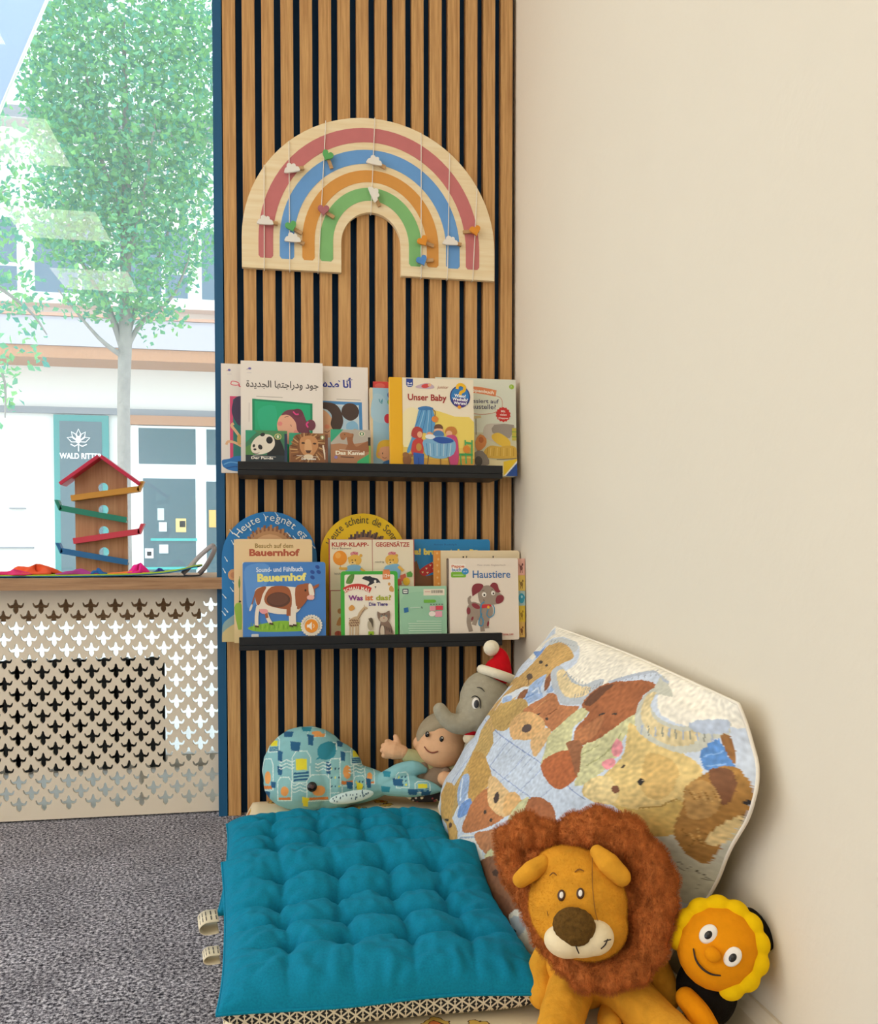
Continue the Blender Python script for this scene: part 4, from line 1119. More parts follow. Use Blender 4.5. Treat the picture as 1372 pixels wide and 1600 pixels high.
def b8(A):
    A.rect(540, 250, 548, 1025, '#6b5a4c'); A.rect(565, 300, 700, 380, '#f7eee2', 10); A.rect(566, 375, 704, 428, '#7ab82e', 14)
    A.text('Pappe', 572, 333, 34, '#d26a3c', w=118, bold=.03); A.text('buch', 575, 368, 34, '#3a84bc', w=84, bold=.03); A.ell(697, 370, 32, 30, '#2f90cc'); A.text('ab 18', 680, 378, 14, '#ffffff', w=34); A.line([(585, 405), (680, 405)], 7, '#d8ecc0')
    A.text('Mein erstes Registerbuch', 810, 318, 20, '#b8aaa0', w=262); A.text('Haustiere', 766, 432, 72, '#2d6ba8', w=350, bold=.012)
    G_, D_ = '#a08f80', '#8a2f3a'
    A.poly([(745, 600), (715, 625), (720, 680), (745, 690), (750, 660), (740, 640), (750, 615)], G_, 2)
    A.poly([(715, 700), (760, 660), (830, 680), (900, 720), (940, 700), (945, 780), (900, 830), (860, 840), (780, 830), (740, 850), (705, 760)], G_, 3)
    for pts in ([(735, 760), (722, 850), (742, 940)], [(795, 800), (770, 880)], [(850, 800), (845, 870), (850, 940)], [(905, 790), (888, 860), (890, 912)]): A.line(pts, 40, G_, 3)
    A.ell(722, 745, 18, 34, D_, 0); A.ell(790, 700, 42, 22, D_, 30); A.ell(900, 870, 10, 26, D_, 10); A.ell(756, 818, 10, 20, D_, 20)
    A.poly([(812, 600), (820, 540), (870, 508), (930, 510), (985, 560), (1045, 605), (1048, 640), (1000, 680), (930, 690), (850, 690), (825, 660)], G_, 3)
    A.poly([(975, 640), (990, 605), (1030, 598), (1052, 620), (1040, 660), (1000, 682), (978, 672)], D_, 3)
    A.poly([(760, 605), (755, 530), (785, 490), (840, 488), (862, 512), (830, 560), (800, 580), (770, 600)], D_, 3); A.poly([(925, 510), (950, 480), (990, 490), (1005, 540), (1020, 565), (985, 572), (950, 530)], D_, 3)
    A.ell(868, 592, 21, 23, '#f6efe4'); A.ell(951, 578, 19, 21, '#f6efe4'); A.ell(870, 596, 9, 10, '#2a2020'); A.ell(955, 582, 8, 9, '#2a2020'); A.line([(850, 556), (872, 548)], 5, '#6b5c50'); A.line([(935, 545), (952, 540)], 5, '#6b5c50')
    A.poly([(840, 690), (920, 685), (930, 705), (850, 722)], '#d42c34', 2); A.ell(905, 712, 12, 14, '#f0b83c'); A.line([(870, 650), (860, 640)], 6, '#6b4a44')
    A.line([(870, 660), (840, 690), (835, 780), (855, 840), (845, 885), (818, 880), (820, 830), (845, 770)], 11, '#4a90b4', 4); A.line([(905, 730), (890, 780), (915, 810), (955, 780), (960, 720), (945, 690)], 9, '#4a90b4', 4)
    A.text('TESSLOFF', 1030, 982, 16, '#c0483c', w=105, bold=.02)
hb = book('board_book', 'white register board book with a spotted dog, titled Haustiere, with coloured page tabs', 0.3595, 0.513, ZL, 0.5545, -.104, .018, '#efe2d2', (540, 245, 1190, 1025), b8, rad=.004, spine='#5c4c40', group=GL)
f = MB()
for k, (c, x1, z0, z1, ym) in enumerate((('#dfa898', .5300, .5175, .5535, 0), ('#d8b858', .5300, .484, .5174, 0), ('#9fb9b4', .5295, .452, .4839, 0), ('#d8b836', .5285, .417, .4519, 0), ('#d9ad58', .5275, .384, .4169, 0))):
    y_ = lambda z: -.104 + (z - ZL) * math.tan(TILT) + .006
    f.prism([Vector((.505, y_(z1), z1)), Vector((.505, y_(z0), z0)), Vector((x1, y_(z0), z0)), Vector((x1, y_(z1), z1))], (0, .006, 0), lin(c))
    A = Art(f, (0, 0, 10, 10), (.513, y_(z1), z1), (x1 - .513, 0, 0), (0, y_(z0) - y_(z1), z0 - z1), (0, -1, .075), 8e-5)
    if k == 2: A.ell(5, 5, 4, 3.4, '#2b93b0'); A.ell(5.4, 4, 1.2, 1, '#9fd0d8'); A.line([(8, 3), (9.4, 4.5), (8, 6)], 1, '#2b93b0')
    else:
        cc = ('#7a4a44', '#8a6a30', '', '#9a7a1c', '#7a4a1c')[k]
        A.ell(5.2, 5.6, 1.9, 1.5, cc, 20); A.ell(6.9, 3.6, 1.0, .8, cc); A.line([(4.2, 6.6), (3.8, 8.6)], .6, cc); A.line([(6.2, 6.6), (6.4, 8.6)], .6, cc); A.line([(3.4, 5), (2.2, 3.4)], .5, cc)
f.build('page_tab', M_PRINT, hb)
def b9(A):
    A.rect(212, 720, 775, 1400, '#3fae3c', 30); A.rect(248, 752, 742, 1400, '#f3ead8', 18)
    A.poly([(262, 830), (280, 780), (310, 752), (345, 750), (338, 800), (320, 835), (285, 840)], '#5a8a3c', 3); A.line([(270, 836), (320, 770)], 3, '#8ab05c')
    A.poly([(420, 790), (450, 768), (480, 770), (500, 766), (520, 780), (570, 790), (600, 825), (595, 842), (550, 830), (510, 850), (470, 862), (495, 825), (455, 805)], '#262a36', 2); A.ell(550, 818, 12, 14, '#f2ecdf'); A.ell(588, 838, 14, 8, '#f0e8dc', 20); A.poly([(545, 865), (560, 866), (552, 888)], '#2a2e38')
    A.rect(626, 690, 700, 800, '#e68a50'); A.text('12+', 636, 780, 34, '#f8ead8', w=60, bold=.03); A.poly([(690, 880), (710, 860), (735, 890), (728, 920), (692, 910)], '#d8a45c', 3); A.ell(690, 845, 14, 15, '#d8a45c')
    A.line([(240, 905), (300, 878), (370, 866), (440, 876), (505, 905)], 54, '#cf3a34', 4)
    A.arc('SCHAU MAL', 372, 1165, 270, -27, 26, 42, '#f6ead8', bold=.04)
    for s_, x_, w_, c_ in (('Was', 285, 142, '#8a2f86'), ('ist', 450, 78, '#e07a3c'), ('das?', 556, 152, '#a8b02c')): A.text(s_, x_, 998, 52, c_, w=w_, bold=.035)
    A.text('Die Tiere', 486, 1052, 34, '#4d3a86', w=186, bold=.03)
    A.poly([(285, 1070), (318, 1040), (348, 1070), (330, 1092), (300, 1098)], '#d99a4a', 2)
    T_, S_ = '#cdb08a', '#7a5038'
    A.line([(440, 1075), (400, 1120), (372, 1180)], 30, T_, 3); A.ell(452, 1072, 24, 12, T_, 15); A.line([(442, 1062), (440, 1040)], 5, T_); A.poly([(285, 1210), (310, 1170), (370, 1150), (395, 1190), (380, 1240), (300, 1250)], T_, 3)
    for x_ in (300, 325, 358, 378): A.line([(x_, 1220), (x_ - 4, 1390)], 15, T_)
    for k in range(30): A.ell(292 + (k * 37) % 90, 1170 + (k * 23) % 70, 6, 5, S_, n=8)
    for k in range(8): A.ell(440 - 8 * k, 1082 + 13 * k, 5, 5, S_, n=8)
    A.ell(500, 1235, 30, 55, '#b8ac94'); A.poly([(480, 1180), (510, 1165), (525, 1200), (520, 1260), (505, 1220)], '#5a5040', 3); A.line([(478, 1175), (500, 1178)], 8, '#6a5a44'); A.rect(476, 1295, 530, 1400, '#9ac02c'); A.ell(503, 1330, 12, 14, '#3c5a14')
    C_, D_ = '#8a7060', '#4a382f'
    A.poly([(600, 1200), (660, 1190), (710, 1260), (725, 1400), (585, 1400)], C_, 3); A.poly([(568, 1105), (600, 1125), (650, 1118), (688, 1100), (690, 1170), (660, 1210), (605, 1208), (572, 1170)], C_, 2); A.ell(630, 1180, 40, 30, '#cdb9a2'); A.ell(608, 1150, 9, 9, '#8aa0a0'); A.ell(655, 1150, 9, 9, '#8aa0a0'); A.ell(608, 1150, 4, 7, D_); A.ell(655, 1150, 4, 7, D_); A.ell(632, 1170, 8, 6, '#b87a6c')
    for k in range(6): A.line([(600 + 20 * k, 1230 + 8 * k), (596 + 22 * k, 1290 + 12 * (k % 3))], 7, D_)
    A.ell(615, 1300, 22, 60, '#d8c8b2'); A.line([(610, 1126), (620, 1142)], 5, D_); A.line([(640, 1124), (640, 1140)], 5, D_)
book('board_book', 'green bordered picture book titled Was ist das? in front of the split page book', 0.1325, 0.2515, ZL, 0.528, -.1035, .008, '#3fae3c', (212, 720, 775, 1400), b9, rad=.006, group=GL)
def b10(A):
    A.rect(75, 512, 515, 980, '#a3cfae')
    A.poly([(90, 620), (300, 560), (480, 640), (500, 900), (300, 960), (120, 940)], '#99c9a8', 4)
    A.rect(102, 534, 158, 578, '#26304a', 8); A.rect(110, 541, 150, 570, '#e9ece4', 4); A.line([(114, 556), (146, 556)], 6, '#26304a')
    A.rect(298, 538, 496, 592, '#ece2cc')
    for k in range(16): A.line([(372 + 7 * k, 548), (372 + 7 * k, 572)], (2.5, 4, 2)[k % 3], '#3c3630')
    A.line([(310, 560), (362, 560)], 8, '#d8b0a0'); A.rect(300, 628, 400, 654, '#6fb43c', 6); A.poly([(400, 626), (418, 641), (400, 656)], '#6fb43c')
    A.poly([(112, 698), (152, 690), (158, 728), (116, 738)], '#2a70ac'); A.line([(172, 696), (262, 692)], 7, '#c6dcc8'); A.line([(278, 685), (284, 702)], 8, '#3c4a44')
    A.rect(355, 682, 408, 722, '#e8a0ac'); A.rect(412, 680, 478, 716, '#de4058'); A.rect(404, 726, 470, 776, '#eaa4b4'); A.ell(376, 748, 32, 22, '#f2e6dc')
    for k in range(5): A.line([(360 + 26 * k, 668), (374 + 26 * k, 668)], 6, '#4a4640')
    for k in range(6): A.line([(160 + 70 * (k == 0) - 8 * (k % 2), 808 + 20 * k), (462, 812 + 20 * k)], 6, '#d3e8d2')
    A.poly([(220, 980), (228, 940), (260, 930), (290, 938), (320, 930), (350, 938), (370, 960), (372, 980)], '#24509c', 3)
book('board_book', 'small mint green book showing its printed back cover, next to the Haustiere book', 0.255, 0.3555, ZL, 0.496, -.1035, .008, '#a3cfae', (75, 512, 515, 980), b10, group=GL)

# ================================================================ things on the window board
SZ = 0.5145
MC = lambda n, c, r=.5: mat(n, c, r)
bt = thing('ball_run', (-0.39, 0.20, SZ), 'wooden ball run tower with red roof and four coloured ramps on the window board', 'toy ball run')
M_BR = wood('toy tower wood', '#a8744f', '#c08f68', 'Z', .6)
f = MB()   # two boards with four round windows each
def panel(f, y0, y1):
    x0, x1, z0, z1 = -.4475, -.3345, SZ, .745
    xc = (x0 + x1) / 2 + .0045
    holes = [.7139, .6635, .6150, .5670]
    rr = .0112
    edges = [z0] + [(holes[k] + holes[k + 1]) / 2 for k in (2, 1, 0)] + [.745]
    for k, hz in enumerate(reversed(holes)):
        za, zb = edges[k], edges[k + 1]
        cor = [math.atan2(zz - hz, xx - xc) % (2 * math.pi) for xx in (x0, x1) for zz in (za, zb)]
        angs = sorted([2 * math.pi * q / 24 for q in range(24)] + cor)
        n = len(angs)
        def out(a):
            c_, s_ = math.cos(a), math.sin(a)
            t = min((x1 - xc) / c_ if c_ > 1e-6 else ((x0 - xc) / c_ if c_ < -1e-6 else 9), (zb - hz) / s_ if s_ > 1e-6 else ((za - hz) / s_ if s_ < -1e-6 else 9))
            return (xc + c_ * t, hz + s_ * t)
        for q in range(n):
            a0, a1 = angs[q], angs[(q + 1) % n]
            i0, i1 = (xc + rr * math.cos(a0), hz + rr * math.sin(a0)), (xc + rr * math.cos(a1), hz + rr * math.sin(a1))
            o0, o1 = out(a0), out(a1)
            f.face([(i0[0], y0, i0[1]), (o0[0], y0, o0[1]), (o1[0], y0, o1[1]), (i1[0], y0, i1[1])])
            f.face([(i1[0], y1, i1[1]), (o1[0], y1, o1[1]), (o0[0], y1, o0[1]), (i0[0], y1, i0[1])])
            f.face([(i0[0], y0, i0[1]), (i1[0], y0, i1[1]), (i1[0], y1, i1[1]), (i0[0], y1, i0[1])])
    for p, q in (((x0, z0), (x0, .745)), ((x1, .745), (x1, z0)), ((x1, z0), (x0, z0))):
        f.face([(p[0], y0, p[1]), (q[0], y0, q[1]), (q[0], y1, q[1]), (p[0], y1, p[1])])
    f.prism([Vector((x0, y0, .745)), Vector((x1, y0, .745)), Vector((x1, y0, .7385)), Vector((xc, y0, .7775)), Vector((x0, y0, .7305))][:2] + [Vector((xc, y0, .7775))], (0, y1 - y0, 0))
panel(f, .195, .203)
f.build('board', M_BR, bt)
def slab(p0, p1, t, y0, y1):
    d = (Vector((p1[0], 0, p1[1])) - Vector((p0[0], 0, p0[1]))).normalized(); n = Vector((-d.z, 0, d.x)) * t
    a, b = Vector((p0[0], y0, p0[1])), Vector((p1[0], y0, p1[1]))
    return [a, b, b + n, a + n], (0, y1 - y0, 0)
f = MB()
f.prism(*slab((-.4700, .7160), (-.3875, .7790), .008, .160, .215)); f.prism(*slab((-.3875, .7790), (-.3045, .7175), .008, .160, .215))
f.build('roof', MC('roof crimson', '#c32047'), bt, bevel=.001)
for nm, c, (x0, z0, x1, z1), side in (('ochre', '#c98f35', (-.4504, .6817, -.304, .7045), 1), ('green', '#17806c', (-.4770, .6600, -.3342, .6334), -1), ('red', '#c9384f', (-.4470, .5854, -.304, .6080), 1), ('blue', '#1a66a6', (-.4760, .5640, -.3325, .5374), -1)):
    f = MB()
    for y0, y1, t in ((.172, .176, .013), (.1765, .1945, .005), (.1712, .1716, .001)):
        f.prism(*slab((x0, z0), (x1, z1), t, y0, y1))
    e = (x1, z1) if side > 0 else (x0, z0)
    s_ = .005 * side
    f.prism([Vector((e[0], .172, e[1])), Vector((e[0] + 2.0 * s_, .172, e[1] + .024)), Vector((e[0] + .4 * s_, .172, e[1] + .024)), Vector((e[0] - s_ * 1.2, .172, e[1] + .004))], (0, .0225, 0))
    o = f.build('ramp', MC('ramp ' + nm, c), bt); o['label'] = nm + ' ramp with turned up end'
f = MB(); f.box(-.455, -.331, .16, .23, SZ - .0003, SZ + .0065); f.build('base', M_BR, bt)

# green felt mat with turned up end
M_FELTG = mat('green felt', '#9cc23e', .95, bump=(700, .0004), sheen=.2)
M_FELTB = mat('blue felt lining', '#1f6aa0', .95, bump=(700, .0004))
f = MB()
prof = [(-.60, .0012), (-.50, .0010), (-.40, .0012), (-.30, .0030), (-.24, .0065), (-.20, .0125), (-.176, .0190), (-.165, .0200)]
prof = spline(prof, 4)
rows_t = []; 
def matrow(y, dz): return [(p[0], y, SZ + p[1] + dz) for p in prof]
f.grid([matrow(.02, .0048), matrow(.06, .0050), matrow(.12, .0050), matrow(.155, .0048)])
f.grid([matrow(.155, .0048), matrow(.155, .0025)]); f.grid([matrow(.02, .0025), matrow(.02, .0048)])
f.face([(p[0], y, SZ + p[1] + d) for p, y, d in ((prof[-1], .02, .0048), (prof[-1], .155, .0048), (prof[-1], .155, .0025), (prof[-1], .02, .0025))])
fm = f.build('felt', M_FELTG, thing('felt_mat', (-.40, .09, SZ), 'lime green felt mat with turned up end lying on the window board', 'felt mat'), weld=True)
f = MB()
f.grid([matrow(.155, .0024), matrow(.02, .0024)]); f.grid([matrow(.02, 0), matrow(.155, 0)]); f.grid([matrow(.02, .0024), matrow(.02, 0)]); f.grid([matrow(.155, 0), matrow(.155, .0024)])
f.build('lining', M_FELTB, fm.parent, weld=True)
# crumpled felt shapes on the mat
def felt_piece(x, y, rx, ry, h, c, label, seed, tilt=0.0):
    rg = random.Random(seed)
    N = 11
    rows = []
    ph = rg.uniform(0, 6)
    base = SZ + .0072 + max(0, (x + .30)) * .06
    for i in range(N + 1):
        r = []
        for j in range(26):
            a = 2 * math.pi * j / 26
            k = i / N * (1 + .22 * math.sin(3 * a + ph) + .12 * math.sin(5 * a + 2 * ph))
            z = h * (1 - (i / N) ** 2) * (.55 + .45 * math.sin(2 * a + ph + 3 * i / N)) + h * .25 * mnoise.noise(Vector((k * math.cos(a) * 2.2 + seed, k * math.sin(a) * 2.2, 0)))
            r.append((x + rx * k * math.cos(a), y + ry * k * math.sin(a), base + max(z, 0) + .0002))
        rows.append(r)
    f = MB(); f.grid(rows, cv=True)
    o = f.build('felt_piece', mat('felt ' + c, c, .95, bump=(700, .0004)), org=(x, y, base))
    sd = o.modifiers.new('thick', 'SOLIDIFY'); sd.thickness = .0022; sd.offset = 1
    tag(o, label, 'felt piece', 'crumpled felt pieces on the window board')
felt_piece(-.505, .075, .050, .035, .020, '#e8572e', 'orange red crumpled felt piece at the left end of the mat', 2)
felt_piece(-.540, .045, .040, .030, .010, '#d82a6e', 'pink red felt piece at the left edge of the picture', 5)
felt_piece(-.415, .060, .045, .030, .010, '#a83a8c', 'purple felt piece left of the blue one on the mat', 9)
felt_piece(-.372, .050, .018, .016, .012, '#1d62ae', 'blue folded felt piece in front of the ball run', 12)
felt_piece(-.300, .070, .055, .035, .008, '#f07a2e', 'flat orange felt piece under the magenta one', 17)
felt_piece(-.292, .058, .024, .022, .020, '#e0218c', 'magenta felt piece heaped on the orange one', 21)
felt_piece(-.250, .070, .014, .014, .008, '#2a3c96', 'small dark blue felt piece at the right of the heap', 25)
# looped webbing strap with a hook
stp = thing('strap', (-.16, .06, SZ), 'grey webbing strap leaning at the right end of the window board', 'strap')
M_WEB = mat('grey webbing', '#a39c9c', .9, bump=(600, .0005))
f = MB()
p = spline([(-.199, .052, SZ + .006), (-.183, .052, SZ + .022), (-.163, .050, SZ + .044), (-.1375, .048, SZ + .066), (-.1330, .046, SZ + .064), (-.1315, .044, SZ + .056), (-.142, .042, SZ + .034), (-.153, .040, SZ + .017), (-.163, .040, SZ + .006)], 6)
w_ = []
for k, q in enumerate(p):
    a_ = Vector(p[max(k - 1, 0)]); b2 = Vector(p[min(k + 1, len(p) - 1)]); d_ = (b2 - a_).normalized()
    n_ = Vector((-d_.z, .55, d_.x)).normalized() * .0052
    w_.append((Vector(q) - n_, Vector(q) + n_))
f.grid([[q[0] for q in w_], [q[1] for q in w_]])
o = f.build('webbing', M_WEB, stp); sd = o.modifiers.new('t', 'SOLIDIFY'); sd.thickness = .002; sd.offset = 0
f = MB(); f.tube(spline([(-.195, .04, SZ + .003), (-.175, .035, SZ + .0025), (-.160, .038, SZ + .004), (-.152, .042, SZ + .014), (-.147, .045, SZ + .024)], 5), .0016, 8)
f.build('hook', mat('steel wire', '#5a5f68', .3, metal=1), stp)

# ================================================================ play mat on the carpet
MX0, MX1, MY0, MY1 = -0.066, 0.514, -1.16, -0.006
M_MATB = bpy.data.materials.new('cream printed cotton'); M_MATB.use_nodes = True
t_ = M_MATB.node_tree; L_ = t_.links.new; b_ = t_.nodes['Principled BSDF']
tcn = t_.nodes.new('ShaderNodeTexCoord'); vo = t_.nodes.new('ShaderNodeTexVoronoi'); vo.inputs['Scale'].default_value = 17
L_(tcn.outputs['Object'], vo.inputs['Vector'])
nz = t_.nodes.new('ShaderNodeTexNoise'); nz.inputs['Scale'].default_value = 40; nz.inputs['Detail'].default_value = 3; L_(tcn.outputs['Object'], nz.inputs['Vector'])
ad = t_.nodes.new('ShaderNodeMath'); ad.operation = 'MULTIPLY_ADD'; L_(nz.outputs['Fac'], ad.inputs[0]); ad.inputs[1].default_value = .55; L_(vo.outputs['Distance'], ad.inputs[2])
r_ = t_.nodes.new('ShaderNodeValToRGB'); r_.color_ramp.interpolation = 'CONSTANT'
e = r_.color_ramp.elements
e[0].position = 0; e[0].color = lin('#dd7a3c'); e[1].position = .42; e[1].color = lin('#5a3a22')
for p_, c_ in ((.445, '#e6c05c'), (.53, '#5a3a22'), (.55, '#efe0bd')):
    x_ = e.new(p_); x_.color = lin(c_)
L_(ad.outputs[0], r_.inputs[0]); L_(r_.outputs[0], b_.inputs['Base Color']); b_.inputs['Roughness'].default_value = .9
f = MB()
N1, N2 = 40, 70
rows = []
for i in range(N1 + 1):
    u_ = i / N1; r = []
    for j in range(N2 + 1):
        v_ = j / N2
        e_ = min(1, (min(u_, 1 - u_) * (MX1 - MX0) / .02), (min(v_, 1 - v_) * (MY1 - MY0) / .02))
        z_ = .004 + .030 * math.sqrt(max(0, 1 - (1 - e_) ** 2)) + .0025 * mnoise.noise(Vector((u_ * 7, v_ * 12, .3)))
        r.append((MX0 + u_ * (MX1 - MX0), MY0 + v_ * (MY1 - MY0), z_))
    rows.append(r)
f.grid(rows[::-1])
bot = [[(p[0], p[1], .0012) for p in r] for r in rows]
f.grid(bot)
for a_, c_ in ((rows[0], bot[0]), (bot[-1], rows[-1])): f.grid([a_, c_])
f.grid([[r[0] for r in bot], [r[0] for r in rows]]); f.grid([[r[-1] for r in rows], [r[-1] for r in bot]])
o = f.build('play_mat', M_MATB, org=(.22, -.58, 0), weld=True)
tag(o, 'thin cream play mat with printed figures lying under the cushions and toys', 'play mat')

# ================================================================ teal floor cushions
M_TEALC = mat('teal linen', '#067f9f', .9, bump=(1500, .0003), var=(420, .16), sheen=.12, spec=.2)
def pattern_mat():
    m = bpy.data.materials.new('black and cream lattice print'); m.use_nodes = True
    t = m.node_tree; L = t.links.new; b = t.nodes['Principled BSDF']
    tc_ = t.nodes.new('ShaderNodeTexCoord'); se = t.nodes.new('ShaderNodeSeparateXYZ'); L(tc_.outputs['Object'], se.inputs[0])
    def M_(op, a, b_=None):
        n = t.nodes.new('ShaderNodeMath'); n.operation = op
        for k, q in enumerate((a, b_)):
            if q is None: continue
            if isinstance(q, (int, float)): n.inputs[k].default_value = q
            else: L(q, n.inputs[k])
        return n.outputs[0]
    x_ = se.outputs['X']; y_ = M_('ADD', M_('MULTIPLY', se.outputs['Z'], 1.4), se.outputs['Y'])
    def fr(e_, k): return M_('ABSOLUTE', M_('SUBTRACT', M_('FRACT', M_('MULTIPLY', e_, k)), .5))
    p = fr(M_('ADD', x_, y_), 62.0); q = fr(M_('SUBTRACT', x_, y_), 62.0)
    l1 = M_('MAXIMUM', M_('GREATER_THAN', p, .40), M_('GREATER_THAN', q, .40))
    l2 = M_('LESS_THAN', M_('MAXIMUM', p, q), .13)
    l3 = M_('GREATER_THAN', fr(x_, 124.0), .42)
    tot = M_('MAXIMUM', M_('MAXIMUM', l1, l2), l3)
    mx = t.nodes.new('ShaderNodeMix'); mx.data_type = 'RGBA'
    mx.inputs['A'].default_value = lin('#17181c'); mx.inputs['B'].default_value = lin('#d9d0bb')
    L(tot, mx.inputs['Factor']); L(mx.outputs['Result'], b.inputs['Base Color']); b.inputs['Roughness'].default_value = .9
    return m
M_LATT = pattern_mat()
M_TAG = mat('cream label tape', '#e8dcc0', .7)
def cushion(quad, z0, T, rim, label, seed, n=4, lift=0.0):
    """quad: back-left, back-right, front-right, front-left (x,y)"""
    c = sum((Vector((p[0], p[1], 0)) for p in quad), Vector()) / 4
    t = thing('floor_cushion', (c.x, c.y, z0), label, 'cushion', 'teal tufted floor cushions')
    NU = 150
    q = [Vector((p[0], p[1], 0)) for p in quad]
    tuft = [(.21, .41, .60, .79)[i] for i in range(n)]
    tufv = [(.20, .385, .56, .735)[i] for i in range(n)]
    rj = random.Random(seed)
    PIT = [(a + rj.uniform(-.012, .012), b + rj.uniform(-.012, .012)) for a in tuft for b in tufv]
    top, low = [], []
    for i in range(NU + 1):
        u = i / NU; rt, rl = [], []
        for j in range(NU + 1):
            v = j / NU
            p = (q[0] * (1 - u) + q[1] * u) * (1 - v) + (q[3] * (1 - u) + q[2] * u) * v
            # corners pulled out, sides drawn in a little
            du, dv = 2 * u - 1, 2 * v - 1
            p = p + (c - Vector((p.x, p.y, 0))) * .035 * ((1 - abs(du) ** 3) * abs(dv) ** 6 + (1 - abs(dv) ** 3) * abs(du) ** 6)
            ex, ey = max(0, 1 - abs(du) ** 4.0), max(0, 1 - abs(dv) ** 4.0)
            prof = (ex * ey) ** .42
            zl = z0 + lift * max(0, 1 - v * 2.2) ** 1.6
            wav = .004 * math.sin(9 * u + seed) * abs(dv) ** 8
            p = p + Vector((0, wav, 0))
            s_ = 0.0
            # tuft pits
            for a, b in PIT:
                d2 = ((u - a) ** 2 + (v - b) ** 2)
                if d2 > .05: continue
                s_ += .026 * math.exp(-d2 / .0006) + .011 * math.exp(-d2 / .004)
                an = math.atan2(v - b, u - a)
                s_ += .0022 * math.exp(-d2 / .010) * math.sin(5 * an + seed + 20 * a) * min(1, d2 / .001)
            # seams of tension between neighbouring pits
            uu = (u - tuft[0]) / (tuft[-1] - tuft[0]); vv = (v - tufv[0]) / (tufv[-1] - tufv[0])
            inx = 1 / (1 + math.exp(-30 * (min(uu, 1 - uu) + .06))); iny = 1 / (1 + math.exp(-30 * (min(vv, 1 - vv) + .06)))
            gx = min(abs(u - a + .010 * math.sin(13 * v + seed)) for a in tuft); gy = min(abs(v - b + .012 * math.sin(11 * u + seed)) for b in tufv)
            s_ += .014 * math.exp(-abs(gy) / .016) * inx * (iny * .8 + .2) + .010 * math.exp(-abs(gx) / .016) * iny * (inx * .8 + .2)
            # pulls from the outer pits to the rim
            s_ += .006 * math.exp(-abs(gx) / .018) * (1 - iny) + .007 * math.exp(-abs(gy) / .018) * (1 - inx)
            mrg = max(abs(du), abs(dv))
            s_ += .0026 * max(0, mrg - .62) / .38 * (math.sin(70 * (u if abs(dv) > abs(du) else v) + 5 * mnoise.noise(Vector((u * 8, v * 8, seed)))))
            w = .0042 * mnoise.noise(Vector((u * 9 + seed, v * 9, 0))) + .0032 * mnoise.noise(Vector((u * 26 + seed, v * 22, 4)))
            z = zl + rim + T * prof - s_ * min(1, prof * 1.2) + w * prof
            rt.append((p.x, p.y, max(z, zl + rim * .95)))
            rl.append((p.x + (c.x - p.x) * .012, p.y + (c.y - p.y) * .012, zl + .0008 + (rim - .002) * (1 - prof) ** 2))
        top.append(rt); low.append(rl)
    f = MB(); f.grid(top[::-1])
    o = f.build('tufted_top', M_TEALC, t)
    # the patterned underside shows as a band below the seam
    f = MB(); f.grid(low)
    for A_, B_ in (([r[0] for r in low], [r[0] for r in top]), ([r[-1] for r in top], [r[-1] for r in low]), (top[0], low[0]), (low[-1], top[-1])):
        f.grid([[Vector(p) for p in A_], [(Vector(p) + Vector(k)) / 2 + (Vector(((p[0] + k[0]) / 2, (p[1] + k[1]) / 2, 0)) - Vector((c.x, c.y, 0))) * .012 for p, k in zip(A_, B_)], [Vector(p) for p in B_]])
    ob = f.build('underside', M_LATT, t); ob['label'] = 'underside printed with a black and cream lattice'
    edge = [top[k][0] for k in range(NU + 1)] + [top[NU][k] for k in range(1, NU + 1)] + [top[k][NU] for k in range(NU - 1, -1, -1)] + [top[0][k] for k in range(NU - 1, 0, -1)]
    f = MB(); es = edge[::3] + [edge[0]]
    f.tube(es, .0022, 6, cap=False); f.build('piping', M_TEALC, t)
    return t, top
def label_tag(t, pts, w, stripes=True):
    p = spline(pts, 6); a = Vector(w)
    f = MB(); f.grid([[Vector(q) - a for q in p], [Vector(q) + a for q in p]])
    o = f.build('care_label', M_TAG, t); sd = o.modifiers.new('t', 'SOLIDIFY'); sd.thickness = .0008; sd.offset = 0
    o['label'] = 'cream care label'
    f = MB(); n_ = len(p)
    for k in range(1, max(2, n_ // 2), 2):
        c0, c1 = Vector(p[k]), Vector(p[k]).lerp(Vector(p[k + 1]), .5); up = Vector((0, 0, .0007))
        for s0, s1 in ((-.75, -.1), (.05, .7)):
            f.face([c0 + a * s0 + up, c1 + a * s0 + up, c1 + a * s1 + up, c0 + a * s1 + up], lin('#4a443c'))
    f.build('label_print', M_PRINT, o)
cb, _ = cushion([(-.094, -.242), (.312, -.262), (.296, -.640), (-.084, -.665)], .036, .044, .020, 'teal tufted floor cushion lying flat, the farther one nearer the shelves', 3)
cf, _ = cushion([(-.080, -.628), (.304, -.606), (.308, -.988), (-.066, -.974)], .036, .046, .034, 'teal tufted floor cushion lying flat, the nearer one beside the lion', 8, lift=.046)
label_tag(cb, [(-.022, -.624, .096), (-.022, -.616, .103), (-.022, -.610, .110)], (.021, .002, 0))
label_tag(cb, [(-.082, -.690, .066), (-.100, -.694, .066), (-.108, -.696, .058), (-.100, -.694, .050), (-.082, -.690, .050)], (.003, -.024, .001))
label_tag(cf, [(-.075, -.770, .052), (-.090, -.772, .052), (-.096, -.773, .046), (-.090, -.772, .041), (-.075, -.770, .041)], (.002, -.016, .001))

